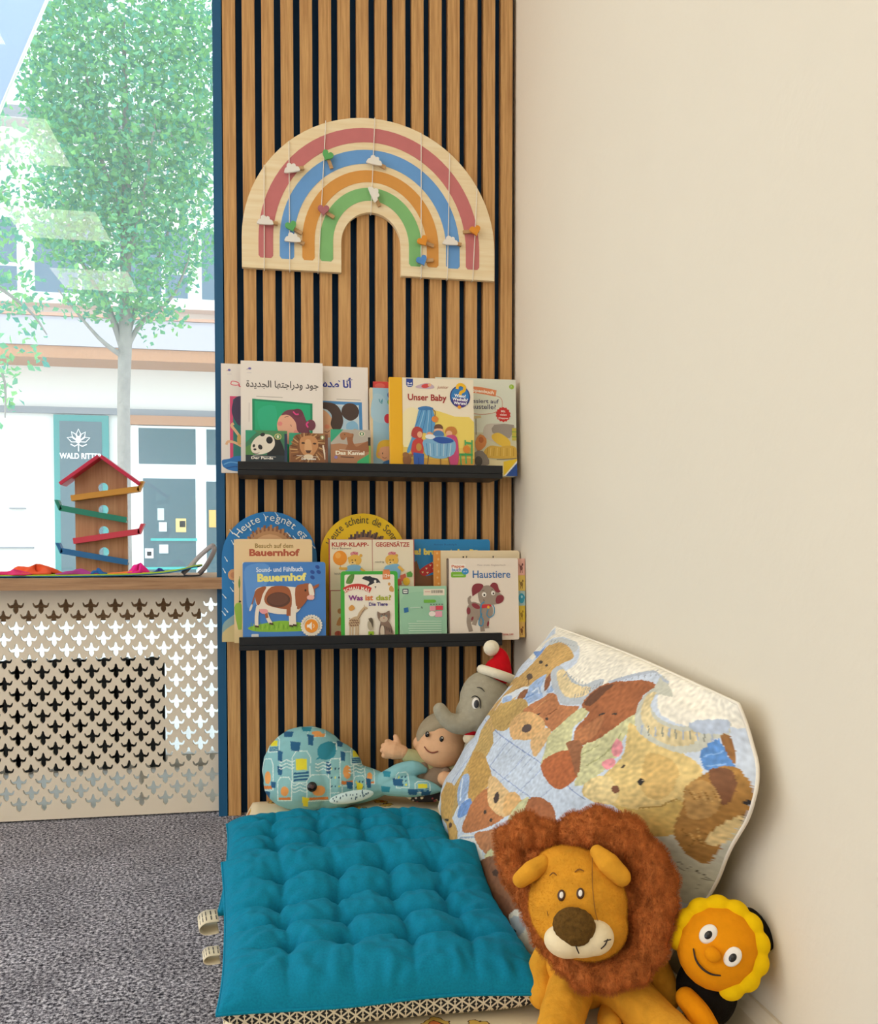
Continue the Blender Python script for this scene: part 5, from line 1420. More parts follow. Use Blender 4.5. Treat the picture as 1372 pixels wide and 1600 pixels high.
# ================================================================ big pillow with the teddy bear print
def coons(T, Rr, B, Lf, n):
    def samp(pl):
        pl = [Vector(p) for p in spline([tuple(p) for p in pl], 8)]
        d = [0]
        for a, b in zip(pl, pl[1:]): d.append(d[-1] + (b - a).length)
        out = []; k = 0
        for i in range(n + 1):
            s = d[-1] * i / n
            while k < len(d) - 2 and d[k + 1] < s: k += 1
            out.append(pl[k].lerp(pl[k + 1], (s - d[k]) / max(d[k + 1] - d[k], 1e-9)))
        return out
    T, Rr, B, Lf = samp(T), samp(Rr), samp(B), samp(Lf)
    rows = []
    for i in range(n + 1):
        u = i / n; r = []
        for j in range(n + 1):
            v = j / n
            p = T[i] * (1 - v) + B[i] * v + Lf[j] * (1 - u) + Rr[j] * u - (T[0] * (1 - u) * (1 - v) + T[n] * u * (1 - v) + B[0] * (1 - u) * v + B[n] * u * v)
            r.append(p)
        rows.append(r)
    return rows
PT = [(.490, -.426, .435), (.492, -.60, .430), (.494, -.80, .422), (.500, -1.048, .404)]
PR = [(.500, -1.048, .404), (.508, -1.063, .365), (.500, -1.083, .309), (.500, -1.030, .235), (.500, -.987, .170), (.455, -.94, .055)]
PB = [(.317, -.212, .060), (.303, -.42, .050), (.304, -.676, .050), (.332, -.862, .048), (.455, -.94, .055)]
PL = [(.490, -.426, .435), (.46, -.355, .36), (.40, -.255, .22), (.345, -.195, .115), (.317, -.212, .060)]
PBULGE = .050
def pillow_grid(n):
    g = coons(PT, PR, PB, PL, n)
    c0 = (g[n // 2][n // 2 + 1] - g[n // 2][n // 2 - 1]).cross(g[n // 2 + 1][n // 2] - g[n // 2 - 1][n // 2]).normalized()
    if c0.x > 0: c0 = -c0
    out, back = [], []
    for i in range(n + 1):
        u = i / n; a, b = [], []
        for j in range(n + 1):
            v = j / n
            k = (max(0, 1 - abs(2 * u - 1) ** 3) * max(0, 1 - abs(2 * v - 1) ** 3)) ** .6
            a.append(g[i][j] + c0 * PBULGE * k); b.append(g[i][j] - c0 * .028 * k)
        out.append(a); back.append(b)
    return out, back, c0
# PILLOW_END
PN = 340
pg, pbk, pn = pillow_grid(PN)
pil = thing('pillow', (.42, -.60, .036), 'large pillow with a teddy bear print leaning against the cream wall', 'pillow')
def pillow_wrinkle(u, v):
    w = .0035 * mnoise.noise(Vector((u * 4, v * 4, 1))) + .0016 * mnoise.noise(Vector((u * 14, v * 9, 2)))
    # gathered folds at the upper front corner and along the rims
    k = max(0, (u - .55) / .45) * max(0, 1 - v / .45)
    w += .011 * k * math.sin(26 * (v + .5 * u) + 3 * mnoise.noise(Vector((u * 5, v * 5, 7))))
    k2 = max(0, 1 - u / .22)
    w += .0035 * k2 * math.sin(30 * v + 4 * mnoise.noise(Vector((u * 6, v * 6, 3))))
    k3 = max(0, (v - .8) / .2)
    w += .0030 * k3 * math.sin(42 * u + 2 * mnoise.noise(Vector((u * 6, v * 6, 5))))
    return w
rows = []
UV = []
for i in range(PN + 1):
    r = []
    for j in range(PN + 1):
        u, v = i / PN, j / PN
        e = min(1, 12 * min(u, 1 - u, v, 1 - v))
        r.append(pg[i][j] + pn * pillow_wrinkle(u, v) * (.25 + .75 * e)); UV.append((u, v))
    rows.append(r)
f = MB(); f.grid(rows[::-1])
M_PIL = mat('printed pillow cotton', None, .85, bump=(900, .0002), var=(130, .05), scale3=(1, 1, 1))
po = f.build('printed_front', M_PIL, pil)
PART = [
('p','#f1ead9',[(0.075,0.031),(-0.055,-0.026),(-0.06,-0.031),(0.14,-0.03),(0.373,-0.021),(0.588,-0.016),(0.753,-0.017),(0.896,-0.036),(1.021,-0.044),(1.019,0.013),(0.999,0.072),(0.987,0.083),(0.965,0.087),(0.933,0.111),(0.899,0.133),(0.858,0.141),(0.818,0.136),(0.788,0.108),(0.767,0.073),(0.763,0.045),(0.757,0.024),(0.731,0.018),(0.7,0.023),(0.666,0.042),(0.631,0.071),(0.607,0.106),(0.59,0.143),(0.582,0.177),(0.566,0.205),(0.518,0.227),(0.459,0.238),(0.405,0.229),(0.364,0.208),(0.36,0.186),(0.371,0.161),(0.383,0.135),(0.387,0.107),(0.363,0.074),(0.313,0.044),(0.235,0.03),(0.157,0.031),(0.11,0.055),(0.078,0.093),(0.102,0.15),(0.106,0.182),(-0.03,0.195)]),
('p','#a9b6d0',[(0.172,0.819),(0.22,0.411),(0.213,0.412),(0.163,0.822)]),
('p','#a9b6d0',[(0.302,0.799),(0.382,0.401),(0.378,0.401),(0.296,0.8)]),
('p','#a9b6d0',[(0.4,0.795),(0.506,0.399),(0.503,0.398),(0.396,0.795)]),
('p','#a9b6d0',[(0.483,0.795),(0.608,0.398),(0.605,0.397),(0.479,0.795)]),
('p','#a9b6d0',[(0.555,0.797),(0.693,0.397),(0.691,0.396),(0.552,0.797)]),
('p','#8fa0c4',[(0.224,0.642),(0.632,0.607),(0.825,0.616),(0.826,0.612),(0.632,0.604),(0.225,0.638)]),
('p','#8fa0c4',[(0.09,0.52),(0.572,0.479),(0.756,0.488),(0.757,0.485),(0.572,0.475),(0.092,0.514)]),
('p','#9fb0d0',[(0.225,0.691),(0.605,0.655),(0.605,0.652),(0.226,0.687)]),
('p','#aab6cc',[(0.288,0.557),(0.308,0.498),(0.303,0.498),(0.284,0.557)]),
('p','#aab6cc',[(0.337,0.552),(0.355,0.495),(0.351,0.495),(0.333,0.552)]),
('p','#aab6cc',[(0.382,0.549),(0.398,0.492),(0.394,0.492),(0.378,0.549)]),
('p','#aab6cc',[(0.423,0.546),(0.438,0.491),(0.435,0.491),(0.419,0.546)]),
('p','#aab6cc',[(0.461,0.544),(0.476,0.49),(0.472,0.489),(0.458,0.544)]),
('p','#aab6cc',[(0.497,0.542),(0.511,0.489),(0.508,0.488),(0.494,0.542)]),
('p','#aab6cc',[(0.531,0.541),(0.544,0.488),(0.541,0.488),(0.528,0.541)]),
('p','#aab6cc',[(0.563,0.54),(0.575,0.487),(0.573,0.487),(0.56,0.539)]),
('p','#cfd0c0',[(0.902,0.517),(0.911,0.489),(0.931,0.471),(0.965,0.506),(0.991,0.523),(0.998,0.397),(1.001,0.316),(1.006,0.478),(1.002,0.675),(0.989,0.73),(0.967,0.729),(0.957,0.678),(0.951,0.61),(0.941,0.575),(0.929,0.551),(0.912,0.533)]),
('p','#c9a468',[(0.186,0.045),(0.168,0.064),(0.166,0.113),(0.162,0.166),(0.161,0.219),(0.162,0.276),(0.16,0.335),(0.145,0.401),(0.125,0.47),(0.122,0.522),(0.155,0.546),(0.197,0.553),(0.225,0.54),(0.232,0.496),(0.23,0.431),(0.229,0.372),(0.235,0.331),(0.244,0.296),(0.259,0.263),(0.291,0.232),(0.327,0.203),(0.34,0.172),(0.312,0.126),(0.249,0.073)]),
('p','#c2a162',[(0.122,0.522),(0.129,0.562),(0.166,0.62),(0.193,0.674),(0.204,0.717),(0.208,0.757),(0.208,0.796),(0.196,0.84),(0.168,0.888),(0.141,0.929),(0.169,0.944),(0.228,0.941),(0.274,0.929),(0.301,0.903),(0.311,0.869),(0.311,0.835),(0.306,0.806),(0.296,0.776),(0.287,0.747),(0.283,0.723),(0.282,0.701),(0.28,0.673),(0.281,0.632),(0.283,0.585),(0.273,0.547),(0.235,0.522),(0.174,0.51)]),
('p','#c9a05a',[(0.095,0.835),(0.095,0.865),(0.065,0.925),(0.11,0.935),(0.06,1.045),(0.225,0.925),(0.25,0.94),(0.285,0.957),(0.268,0.985),(0.313,0.974),(0.275,1),(0.353,0.974),(0.371,0.965),(0.386,0.942),(0.389,0.917),(0.377,0.897),(0.351,0.89),(0.315,0.887),(0.284,0.878),(0.266,0.852),(0.249,0.819),(0.222,0.802),(0.172,0.814),(0.09,0.854)]),
('p','#c69f60',[(0.198,0.062),(0.216,0.058),(0.236,0.057),(0.258,0.059),(0.287,0.066),(0.318,0.076),(0.339,0.085),(0.349,0.092),(0.352,0.098),(0.35,0.105),(0.343,0.115),(0.332,0.127),(0.323,0.139),(0.319,0.151),(0.317,0.163),(0.314,0.175),(0.309,0.188),(0.303,0.201),(0.295,0.213),(0.287,0.225),(0.277,0.237),(0.267,0.248),(0.257,0.257),(0.247,0.265),(0.235,0.276),(0.219,0.293),(0.201,0.313),(0.182,0.334),(0.166,0.353),(0.151,0.372),(0.139,0.393),(0.132,0.419),(0.129,0.448),(0.121,0.47),(0.098,0.487),(0.105,0.483),(-0.01,0.56),(0.105,0.43),(-0.01,0.525),(0.105,0.385),(0.1,0.384),(0.105,0.34),(0.105,0.315),(0.075,0.34),(0.004,0.322),(0.126,0.272),(0.133,0.248),(0.136,0.227),(0.138,0.207),(0.138,0.187),(0.137,0.168),(0.137,0.149),(0.135,0.129),(0.133,0.108),(0.138,0.091),(0.154,0.078),(0.176,0.068)]),
('p','#7396cc',[(0.114,0.117),(0.119,0.103),(0.124,0.099),(0.132,0.118),(0.137,0.142),(0.132,0.159),(0.124,0.168),(0.111,0.161),(-0.001,0.154),(0.106,0.132)]),
('p','#3d332d',[(0.202,0.162),(0.208,0.164),(0.211,0.167),(0.211,0.171),(0.209,0.175),(0.204,0.177),(0.197,0.178),(0.19,0.178),(0.184,0.175),(0.18,0.172),(0.18,0.168),(0.183,0.165),(0.188,0.162),(0.195,0.161)]),
('p','#3d332d',[(0.252,0.164),(0.255,0.166),(0.257,0.169),(0.257,0.172),(0.255,0.174),(0.252,0.176),(0.247,0.177),(0.243,0.177),(0.24,0.175),(0.238,0.173),(0.238,0.17),(0.24,0.167),(0.243,0.165),(0.248,0.164)]),
('p','#5a4a3e',[(0.228,0.234),(0.233,0.238),(0.233,0.244),(0.228,0.249),(0.219,0.252),(0.207,0.253),(0.195,0.252),(0.185,0.248),(0.18,0.243),(0.18,0.238),(0.186,0.233),(0.196,0.23),(0.208,0.229),(0.219,0.23)]),
('p','#6b4d30',[(0.209,0.259),(0.215,0.249),(0.242,0.27),(0.247,0.269),(0.218,0.246),(0.203,0.258)]),
('p','#8a6a38',[(0.221,0.277),(0.172,0.33),(0.125,0.39),(0.133,0.389),(0.178,0.331),(0.226,0.278)]),
('p','#9fb6d8',[(0.26,0.263),(0.261,0.252),(0.266,0.239),(0.272,0.228),(0.279,0.215),(0.287,0.203),(0.295,0.198),(0.303,0.204),(0.31,0.217),(0.317,0.229),(0.322,0.24),(0.327,0.25),(0.334,0.258),(0.347,0.264),(0.362,0.267),(0.371,0.273),(0.367,0.281),(0.358,0.291),(0.348,0.301),(0.338,0.314),(0.327,0.327),(0.316,0.335),(0.304,0.333),(0.292,0.326),(0.283,0.318),(0.279,0.309),(0.279,0.298),(0.277,0.288),(0.271,0.28),(0.264,0.272)]),
('p','#d7e2f0',[(0.306,0.285),(0.313,0.259),(0.338,0.275),(0.346,0.27),(0.308,0.253),(0.294,0.284)]),
('p','#7396cc',[(0.293,0.315),(0.319,0.285),(0.313,0.283),(0.287,0.314)]),
('p','#dfe4e8',[(0.119,0.386),(0.13,0.37),(0.153,0.35),(0.175,0.33),(0.195,0.312),(0.216,0.295),(0.233,0.283),(0.248,0.277),(0.261,0.276),(0.266,0.28),(0.259,0.292),(0.245,0.31),(0.233,0.327),(0.226,0.339),(0.221,0.35),(0.214,0.361),(0.204,0.375),(0.191,0.39),(0.176,0.399),(0.155,0.4),(0.131,0.396)]),
('p','#9fb6d8',[(0.134,0.381),(0.157,0.36),(0.187,0.346),(0.212,0.358),(0.225,0.377),(0.206,0.391),(0.176,0.399),(0.149,0.393)]),
('p','#9fb6d8',[(0.369,0.233),(0.37,0.217),(0.375,0.207),(0.387,0.221),(0.395,0.239),(0.383,0.251),(0.369,0.256),(0.367,0.247)]),
('p','#8f5a3a',[(0.316,0.218),(0.311,0.194),(0.317,0.18),(0.339,0.199),(0.359,0.225),(0.364,0.244),(0.358,0.254),(0.338,0.24)]),
('p','#96603c',[(0.237,0.312),(0.249,0.291),(0.266,0.28),(0.278,0.295),(0.283,0.318),(0.272,0.334),(0.257,0.343),(0.243,0.331)]),
('p','#b9bfc4',[(0.307,0.177),(0.307,0.165),(0.312,0.153),(0.323,0.146),(0.339,0.146),(0.36,0.151),(0.382,0.156),(0.403,0.16),(0.425,0.165),(0.446,0.168),(0.465,0.17),(0.484,0.172),(0.5,0.169),(0.513,0.159),(0.523,0.144),(0.533,0.132),(0.544,0.124),(0.554,0.118),(0.562,0.12),(0.568,0.134),(0.573,0.156),(0.574,0.175),(0.575,0.186),(0.573,0.195),(0.568,0.203),(0.558,0.214),(0.545,0.225),(0.53,0.235),(0.514,0.244),(0.496,0.253),(0.48,0.258),(0.466,0.258),(0.453,0.254),(0.439,0.249),(0.42,0.243),(0.4,0.235),(0.381,0.228),(0.365,0.22),(0.351,0.212),(0.337,0.204),(0.325,0.195),(0.314,0.187)]),
('p','#dfc99a',[(0.339,0.172),(0.339,0.162),(0.348,0.154),(0.362,0.151),(0.382,0.156),(0.407,0.167),(0.429,0.174),(0.449,0.178),(0.468,0.178),(0.487,0.177),(0.506,0.172),(0.524,0.166),(0.538,0.164),(0.544,0.171),(0.545,0.183),(0.54,0.195),(0.528,0.206),(0.51,0.218),(0.492,0.226),(0.478,0.23),(0.464,0.23),(0.449,0.228),(0.431,0.223),(0.411,0.216),(0.391,0.207),(0.371,0.196),(0.351,0.183)]),
('p','#8f979e',[(0.38,0.156),(0.383,0.18),(0.387,0.18),(0.384,0.156)]),
('p','#8f979e',[(0.4,0.156),(0.406,0.18),(0.409,0.18),(0.403,0.156)]),
('p','#8f979e',[(0.418,0.157),(0.427,0.18),(0.43,0.18),(0.421,0.156)]),
('p','#8f979e',[(0.436,0.157),(0.448,0.18),(0.45,0.179),(0.439,0.157)]),
('p','#8f979e',[(0.454,0.157),(0.468,0.18),(0.47,0.179),(0.457,0.157)]),
('p','#8f979e',[(0.471,0.157),(0.487,0.18),(0.49,0.179),(0.474,0.157)]),
('p','#8f979e',[(0.488,0.158),(0.506,0.18),(0.509,0.179),(0.49,0.157)]),
('p','#8f979e',[(0.504,0.158),(0.525,0.179),(0.527,0.179),(0.507,0.157)]),
('p','#8f979e',[(0.52,0.158),(0.543,0.179),(0.545,0.178),(0.522,0.157)]),
('p','#7f8890',[(0.511,0.229),(0.5,0.207),(0.498,0.208),(0.509,0.229)]),
('p','#7f8890',[(0.518,0.219),(0.508,0.198),(0.506,0.198),(0.516,0.219)]),
('p','#7f8890',[(0.525,0.208),(0.516,0.188),(0.513,0.188),(0.523,0.209)]),
('p','#7f8890',[(0.532,0.198),(0.523,0.178),(0.521,0.179),(0.529,0.198)]),
('p','#7f8890',[(0.539,0.188),(0.53,0.169),(0.528,0.169),(0.536,0.188)]),
('p','#7f8890',[(0.545,0.178),(0.537,0.159),(0.535,0.159),(0.543,0.178)]),
('p','#7f8890',[(0.551,0.167),(0.544,0.149),(0.542,0.15),(0.549,0.167)]),
('p','#7f8890',[(0.558,0.157),(0.551,0.14),(0.549,0.14),(0.555,0.157)]),
('p','#7f8890',[(0.564,0.147),(0.558,0.13),(0.555,0.13),(0.561,0.147)]),
('p','#7f8890',[(0.57,0.136),(0.564,0.121),(0.562,0.121),(0.567,0.136)]),
('p','#c3c7c6',[(0.115,0.08),(0.125,0.061),(0.153,0.04),(0.209,0.032),(0.265,0.031),(0.301,0.04),(0.322,0.053),(0.331,0.067),(0.325,0.075),(0.291,0.069),(0.247,0.059),(0.21,0.056),(0.18,0.059),(0.166,0.073),(0.156,0.086),(0.132,0.088)]),
('p','#8f979e',[(0.133,0.074),(0.121,0.059),(0.116,0.058),(0.128,0.074)]),
('p','#8f979e',[(0.156,0.072),(0.146,0.057),(0.141,0.057),(0.151,0.071)]),
('p','#8f979e',[(0.177,0.069),(0.169,0.056),(0.164,0.055),(0.172,0.069)]),
('p','#8f979e',[(0.196,0.067),(0.191,0.055),(0.186,0.054),(0.192,0.066)]),
('p','#8f979e',[(0.215,0.064),(0.212,0.054),(0.207,0.053),(0.211,0.064)]),
('p','#8f979e',[(0.233,0.062),(0.231,0.053),(0.227,0.052),(0.229,0.061)]),
('p','#8f979e',[(0.25,0.06),(0.25,0.051),(0.246,0.05),(0.246,0.059)]),
('p','#8f979e',[(0.267,0.058),(0.269,0.05),(0.265,0.049),(0.263,0.056)]),
('p','#8f979e',[(0.283,0.055),(0.287,0.049),(0.283,0.048),(0.279,0.054)]),
('p','#c3a05e',[(0.165,0.403),(0.188,0.382),(0.214,0.363),(0.237,0.348),(0.255,0.336),(0.272,0.326),(0.288,0.322),(0.309,0.324),(0.33,0.331),(0.345,0.341),(0.35,0.353),(0.349,0.369),(0.346,0.385),(0.339,0.403),(0.329,0.421),(0.32,0.437),(0.316,0.451),(0.312,0.462),(0.304,0.472),(0.288,0.482),(0.267,0.491),(0.246,0.498),(0.225,0.501),(0.203,0.502),(0.183,0.498),(0.167,0.492),(0.153,0.481),(0,0.508),(0.145,0.448),(0.151,0.425)]),
('p','#bb7a4e',[(0.387,0.248),(0.398,0.244),(0.411,0.242),(0.425,0.244),(0.439,0.25),(0.453,0.258),(0.469,0.263),(0.488,0.258),(0.508,0.25),(0.524,0.243),(0.535,0.238),(0.542,0.235),(0.546,0.238),(0.546,0.251),(0.542,0.27),(0.539,0.289),(0.537,0.302),(0.535,0.315),(0.533,0.327),(0.529,0.339),(0.525,0.351),(0.519,0.359),(0.509,0.36),(0.497,0.357),(0.484,0.355),(0.47,0.355),(0.455,0.356),(0.437,0.357),(0.413,0.357),(0.387,0.356),(0.364,0.357),(0.347,0.36),(0.335,0.363),(0.328,0.362),(0.329,0.352),(0.335,0.337),(0.343,0.322),(0.353,0.307),(0.365,0.29),(0.375,0.276),(0.38,0.265),(0.382,0.255)]),
('p','#dcae74',[(0.305,0.425),(0.307,0.409),(0.314,0.392),(0.324,0.376),(0.337,0.364),(0.353,0.354),(0.371,0.347),(0.393,0.341),(0.415,0.339),(0.435,0.339),(0.451,0.342),(0.465,0.347),(0.475,0.354),(0.48,0.362),(0.481,0.371),(0.479,0.382),(0.476,0.398),(0.47,0.415),(0.46,0.431),(0.443,0.444),(0.422,0.455),(0.403,0.464),(0.389,0.471),(0.378,0.476),(0.367,0.477),(0.356,0.475),(0.345,0.47),(0.334,0.463),(0.322,0.453),(0.311,0.44)]),
('p','#dfb47c',[(0.488,0.359),(0.498,0.355),(0.51,0.355),(0.519,0.359),(0.524,0.37),(0.527,0.386),(0.528,0.402),(0.529,0.419),(0.528,0.437),(0.527,0.452),(0.526,0.463),(0.525,0.47),(0.52,0.474),(0.51,0.473),(0.496,0.467),(0.484,0.46),(0.474,0.452),(0.465,0.442),(0.46,0.431),(0.461,0.419),(0.467,0.405),(0.473,0.392),(0.477,0.38),(0.481,0.367)]),
('p','#5b4a44',[(0.421,0.387),(0.428,0.391),(0.431,0.399),(0.43,0.408),(0.425,0.417),(0.416,0.424),(0.406,0.427),(0.396,0.427),(0.388,0.423),(0.385,0.415),(0.386,0.406),(0.392,0.397),(0.401,0.39),(0.411,0.386)]),
('p','#3d332d',[(0.466,0.328),(0.467,0.33),(0.467,0.333),(0.465,0.335),(0.462,0.336),(0.459,0.337),(0.456,0.336),(0.453,0.335),(0.452,0.333),(0.452,0.331),(0.454,0.329),(0.457,0.327),(0.46,0.326),(0.464,0.327)]),
('p','#3d332d',[(0.421,0.329),(0.422,0.33),(0.421,0.333),(0.419,0.336),(0.416,0.339),(0.413,0.341),(0.41,0.342),(0.409,0.342),(0.408,0.341),(0.408,0.339),(0.41,0.336),(0.413,0.333),(0.416,0.33),(0.419,0.329)]),
('p','#8a5230',[(0.449,0.327),(0.472,0.279),(0.469,0.278),(0.445,0.326)]),
('p','#d39a66',[(0.381,0.337),(0.398,0.279),(0.394,0.279),(0.377,0.336)]),
('p','#cfcb9a',[(0.569,0.494),(0.561,0.481),(0.552,0.455),(0.543,0.43),(0.534,0.411),(0.526,0.393),(0.521,0.373),(0.522,0.352),(0.527,0.33),(0.532,0.309),(0.534,0.288),(0.538,0.268),(0.544,0.251),(0.555,0.236),(0.568,0.225),(0.579,0.22),(0.586,0.224),(0.59,0.234),(0.591,0.247),(0.587,0.264),(0.581,0.284),(0.579,0.304),(0.585,0.319),(0.594,0.331),(0.602,0.345),(0.609,0.36),(0.615,0.376),(0.616,0.392),(0.607,0.408),(0.592,0.424),(0.579,0.441),(0.574,0.463),(0.572,0.485)]),
('p','#a4633c',[(0.549,0.229),(0.547,0.212),(0.55,0.188),(0.556,0.166),(0.563,0.149),(0.574,0.134),(0.588,0.12),(0.607,0.107),(0.63,0.095),(0.651,0.084),(0.667,0.075),(0.683,0.066),(0.698,0.061),(0.716,0.057),(0.733,0.056),(0.744,0.059),(0.741,0.069),(0.732,0.084),(0.725,0.098),(0.724,0.109),(0.726,0.121),(0.729,0.133),(0.735,0.145),(0.742,0.157),(0.743,0.17),(0.736,0.186),(0.723,0.203),(0.711,0.221),(0.7,0.243),(0.691,0.268),(0.682,0.291),(0.673,0.309),(0.662,0.323),(0.651,0.333),(0.637,0.34),(0.622,0.343),(0.61,0.34),(0.6,0.33),(0.592,0.316),(0.587,0.299),(0.588,0.277),(0.593,0.253),(0.593,0.236),(0.581,0.232),(0.562,0.233)]),
('p','#6d452e',[(0.552,0.218),(0.555,0.187),(0.567,0.151),(0.589,0.127),(0.609,0.116),(0.607,0.131),(0.598,0.158),(0.593,0.188),(0.585,0.213),(0.567,0.223)]),
('p','#4b3834',[(0.631,0.26),(0.636,0.263),(0.639,0.267),(0.64,0.272),(0.638,0.278),(0.634,0.282),(0.629,0.285),(0.624,0.285),(0.619,0.282),(0.616,0.278),(0.615,0.272),(0.617,0.267),(0.62,0.262),(0.626,0.26)]),
('p','#4a332a',[(0.623,0.288),(0.641,0.302),(0.627,0.302),(0.628,0.306),(0.644,0.301),(0.626,0.286)]),
('p','#3d332d',[(0.649,0.211),(0.649,0.213),(0.648,0.216),(0.644,0.22),(0.64,0.223),(0.636,0.226),(0.632,0.228),(0.63,0.228),(0.63,0.226),(0.631,0.223),(0.635,0.219),(0.639,0.216),(0.643,0.213),(0.647,0.211)]),
('p','#3d332d',[(0.689,0.194),(0.689,0.196),(0.688,0.198),(0.685,0.201),(0.682,0.203),(0.678,0.205),(0.675,0.206),(0.673,0.206),(0.673,0.204),(0.674,0.202),(0.677,0.199),(0.681,0.196),(0.684,0.194),(0.687,0.194)]),
('p','#b4754a',[(0.592,0.318),(0.592,0.307),(0.597,0.294),(0.605,0.278),(0.618,0.255),(0.635,0.231),(0.648,0.219),(0.656,0.227),(0.66,0.246),(0.662,0.265),(0.662,0.28),(0.659,0.295),(0.654,0.31),(0.646,0.323),(0.634,0.335),(0.623,0.342),(0.611,0.339),(0.599,0.329)]),
('p','#b5663a',[(0.563,0.487),(0.561,0.467),(0.569,0.445),(0.579,0.424),(0.59,0.406),(0.603,0.39),(0.618,0.379),(0.634,0.373),(0.652,0.371),(0.667,0.377),(0.682,0.393),(0.695,0.416),(0.7,0.44),(0.697,0.465),(0.686,0.492),(0.673,0.511),(0.659,0.519),(0.642,0.52),(0.624,0.516),(0.602,0.51),(0.578,0.5)]),
('p','#96613f',[(0.592,0.363),(0.597,0.35),(0.611,0.337),(0.625,0.329),(0.637,0.33),(0.65,0.336),(0.662,0.348),(0.674,0.367),(0.685,0.392),(0.693,0.413),(0.697,0.426),(0.697,0.435),(0.692,0.436),(0.678,0.424),(0.657,0.405),(0.637,0.389),(0.618,0.379),(0.601,0.371)]),
('p','#cfcb9a',[(0.651,0.333),(0.654,0.319),(0.664,0.31),(0.675,0.295),(0.686,0.271),(0.698,0.245),(0.711,0.221),(0.722,0.2),(0.734,0.181),(0.743,0.17),(0.75,0.173),(0.756,0.183),(0.757,0.196),(0.754,0.211),(0.747,0.227),(0.743,0.244),(0.745,0.262),(0.749,0.281),(0.753,0.301),(0.753,0.322),(0.752,0.343),(0.75,0.365),(0.747,0.388),(0.743,0.412),(0.737,0.431),(0.728,0.449),(0.717,0.463),(0.708,0.467),(0.703,0.457),(0.699,0.436),(0.693,0.413),(0.679,0.387),(0.661,0.358)]),
('p','#a9a872',[(0.701,0.386),(0.725,0.323),(0.731,0.236),(0.728,0.236),(0.722,0.322),(0.698,0.385)]),
('p','#a9a872',[(0.667,0.368),(0.693,0.305),(0.691,0.304),(0.664,0.366)]),
('p','#dcc07e',[(0.741,0.197),(0.752,0.196),(0.768,0.201),(0.785,0.205),(0.804,0.208),(0.824,0.211),(0.841,0.213),(0.855,0.213),(0.868,0.212),(0.88,0.213),(0.894,0.217),(0.908,0.221),(0.918,0.227),(0.923,0.232),(0.926,0.239),(0.927,0.25),(0.925,0.269),(0.923,0.296),(0.923,0.323),(0.927,0.348),(0.932,0.373),(0.936,0.399),(0.937,0.428),(0.937,0.457),(0.933,0.481),(0.924,0.5),(0.911,0.514),(0.9,0.518),(0.893,0.508),(0.886,0.488),(0.878,0.472),(0.866,0.465),(0.853,0.462),(0.841,0.459),(0.833,0.457),(0.826,0.457),(0.819,0.457),(0.809,0.46),(0.798,0.465),(0.787,0.469),(0.773,0.474),(0.758,0.479),(0.746,0.478),(0.737,0.469),(0.732,0.454),(0.731,0.436),(0.738,0.42),(0.749,0.402),(0.758,0.38),(0.762,0.351),(0.764,0.32),(0.764,0.293),(0.76,0.272),(0.754,0.256),(0.749,0.241),(0.744,0.224),(0.739,0.208)]),
('p','#cfae62',[(0.819,0.457),(0.825,0.451),(0.843,0.446),(0.86,0.439),(0.873,0.426),(0.887,0.411),(0.898,0.395),(0.905,0.377),(0.911,0.358),(0.917,0.35),(0.924,0.358),(0.931,0.376),(0.936,0.399),(0.938,0.426),(0.937,0.457),(0.933,0.481),(0.926,0.498),(0.917,0.509),(0.908,0.515),(0.9,0.511),(0.893,0.501),(0.882,0.49),(0.861,0.478),(0.835,0.466)]),
('p','#e3cb90',[(0.731,0.436),(0.736,0.416),(0.747,0.395),(0.758,0.38),(0.767,0.374),(0.777,0.373),(0.786,0.377),(0.798,0.387),(0.809,0.401),(0.816,0.416),(0.817,0.432),(0.815,0.448),(0.809,0.46),(0.796,0.47),(0.779,0.478),(0.763,0.479),(0.749,0.47),(0.737,0.454)]),
('p','#d3b06c',[(0.811,0.26),(0.818,0.246),(0.834,0.239),(0.849,0.238),(0.863,0.24),(0.877,0.248),(0.888,0.26),(0.894,0.277),(0.899,0.3),(0.901,0.322),(0.898,0.345),(0.892,0.366),(0.885,0.379),(0.875,0.383),(0.864,0.379),(0.851,0.364),(0.835,0.331),(0.819,0.29)]),
('p','#a88742',[(0.863,0.434),(0.895,0.401),(0.913,0.351),(0.911,0.347),(0.893,0.396),(0.861,0.429)]),
('p','#f09aa0',[(0.724,0.255),(0.737,0.256),(0.751,0.265),(0.757,0.28),(0.758,0.297),(0.753,0.305),(0.744,0.307),(0.736,0.301),(0.728,0.289),(0.723,0.27)]),
('p','#f09aa0',[(0.729,0.345),(0.737,0.327),(0.748,0.314),(0.758,0.317),(0.764,0.327),(0.763,0.34),(0.759,0.353),(0.753,0.358),(0.746,0.358),(0.735,0.354)]),
('p','#7b5038',[(0.812,0.394),(0.813,0.4),(0.813,0.406),(0.811,0.411),(0.808,0.414),(0.804,0.415),(0.8,0.412),(0.797,0.407),(0.795,0.401),(0.796,0.395),(0.798,0.39),(0.801,0.387),(0.805,0.387),(0.809,0.389)]),
('p','#2c2622',[(0.846,0.334),(0.847,0.339),(0.847,0.344),(0.845,0.348),(0.843,0.351),(0.84,0.35),(0.837,0.348),(0.834,0.343),(0.833,0.338),(0.833,0.333),(0.835,0.329),(0.838,0.327),(0.841,0.327),(0.844,0.329)]),
('p','#4a382c',[(0.785,0.312),(0.787,0.314),(0.787,0.316),(0.787,0.32),(0.787,0.323),(0.785,0.326),(0.784,0.327),(0.782,0.327),(0.781,0.326),(0.78,0.323),(0.78,0.32),(0.78,0.316),(0.782,0.314),(0.783,0.312)]),
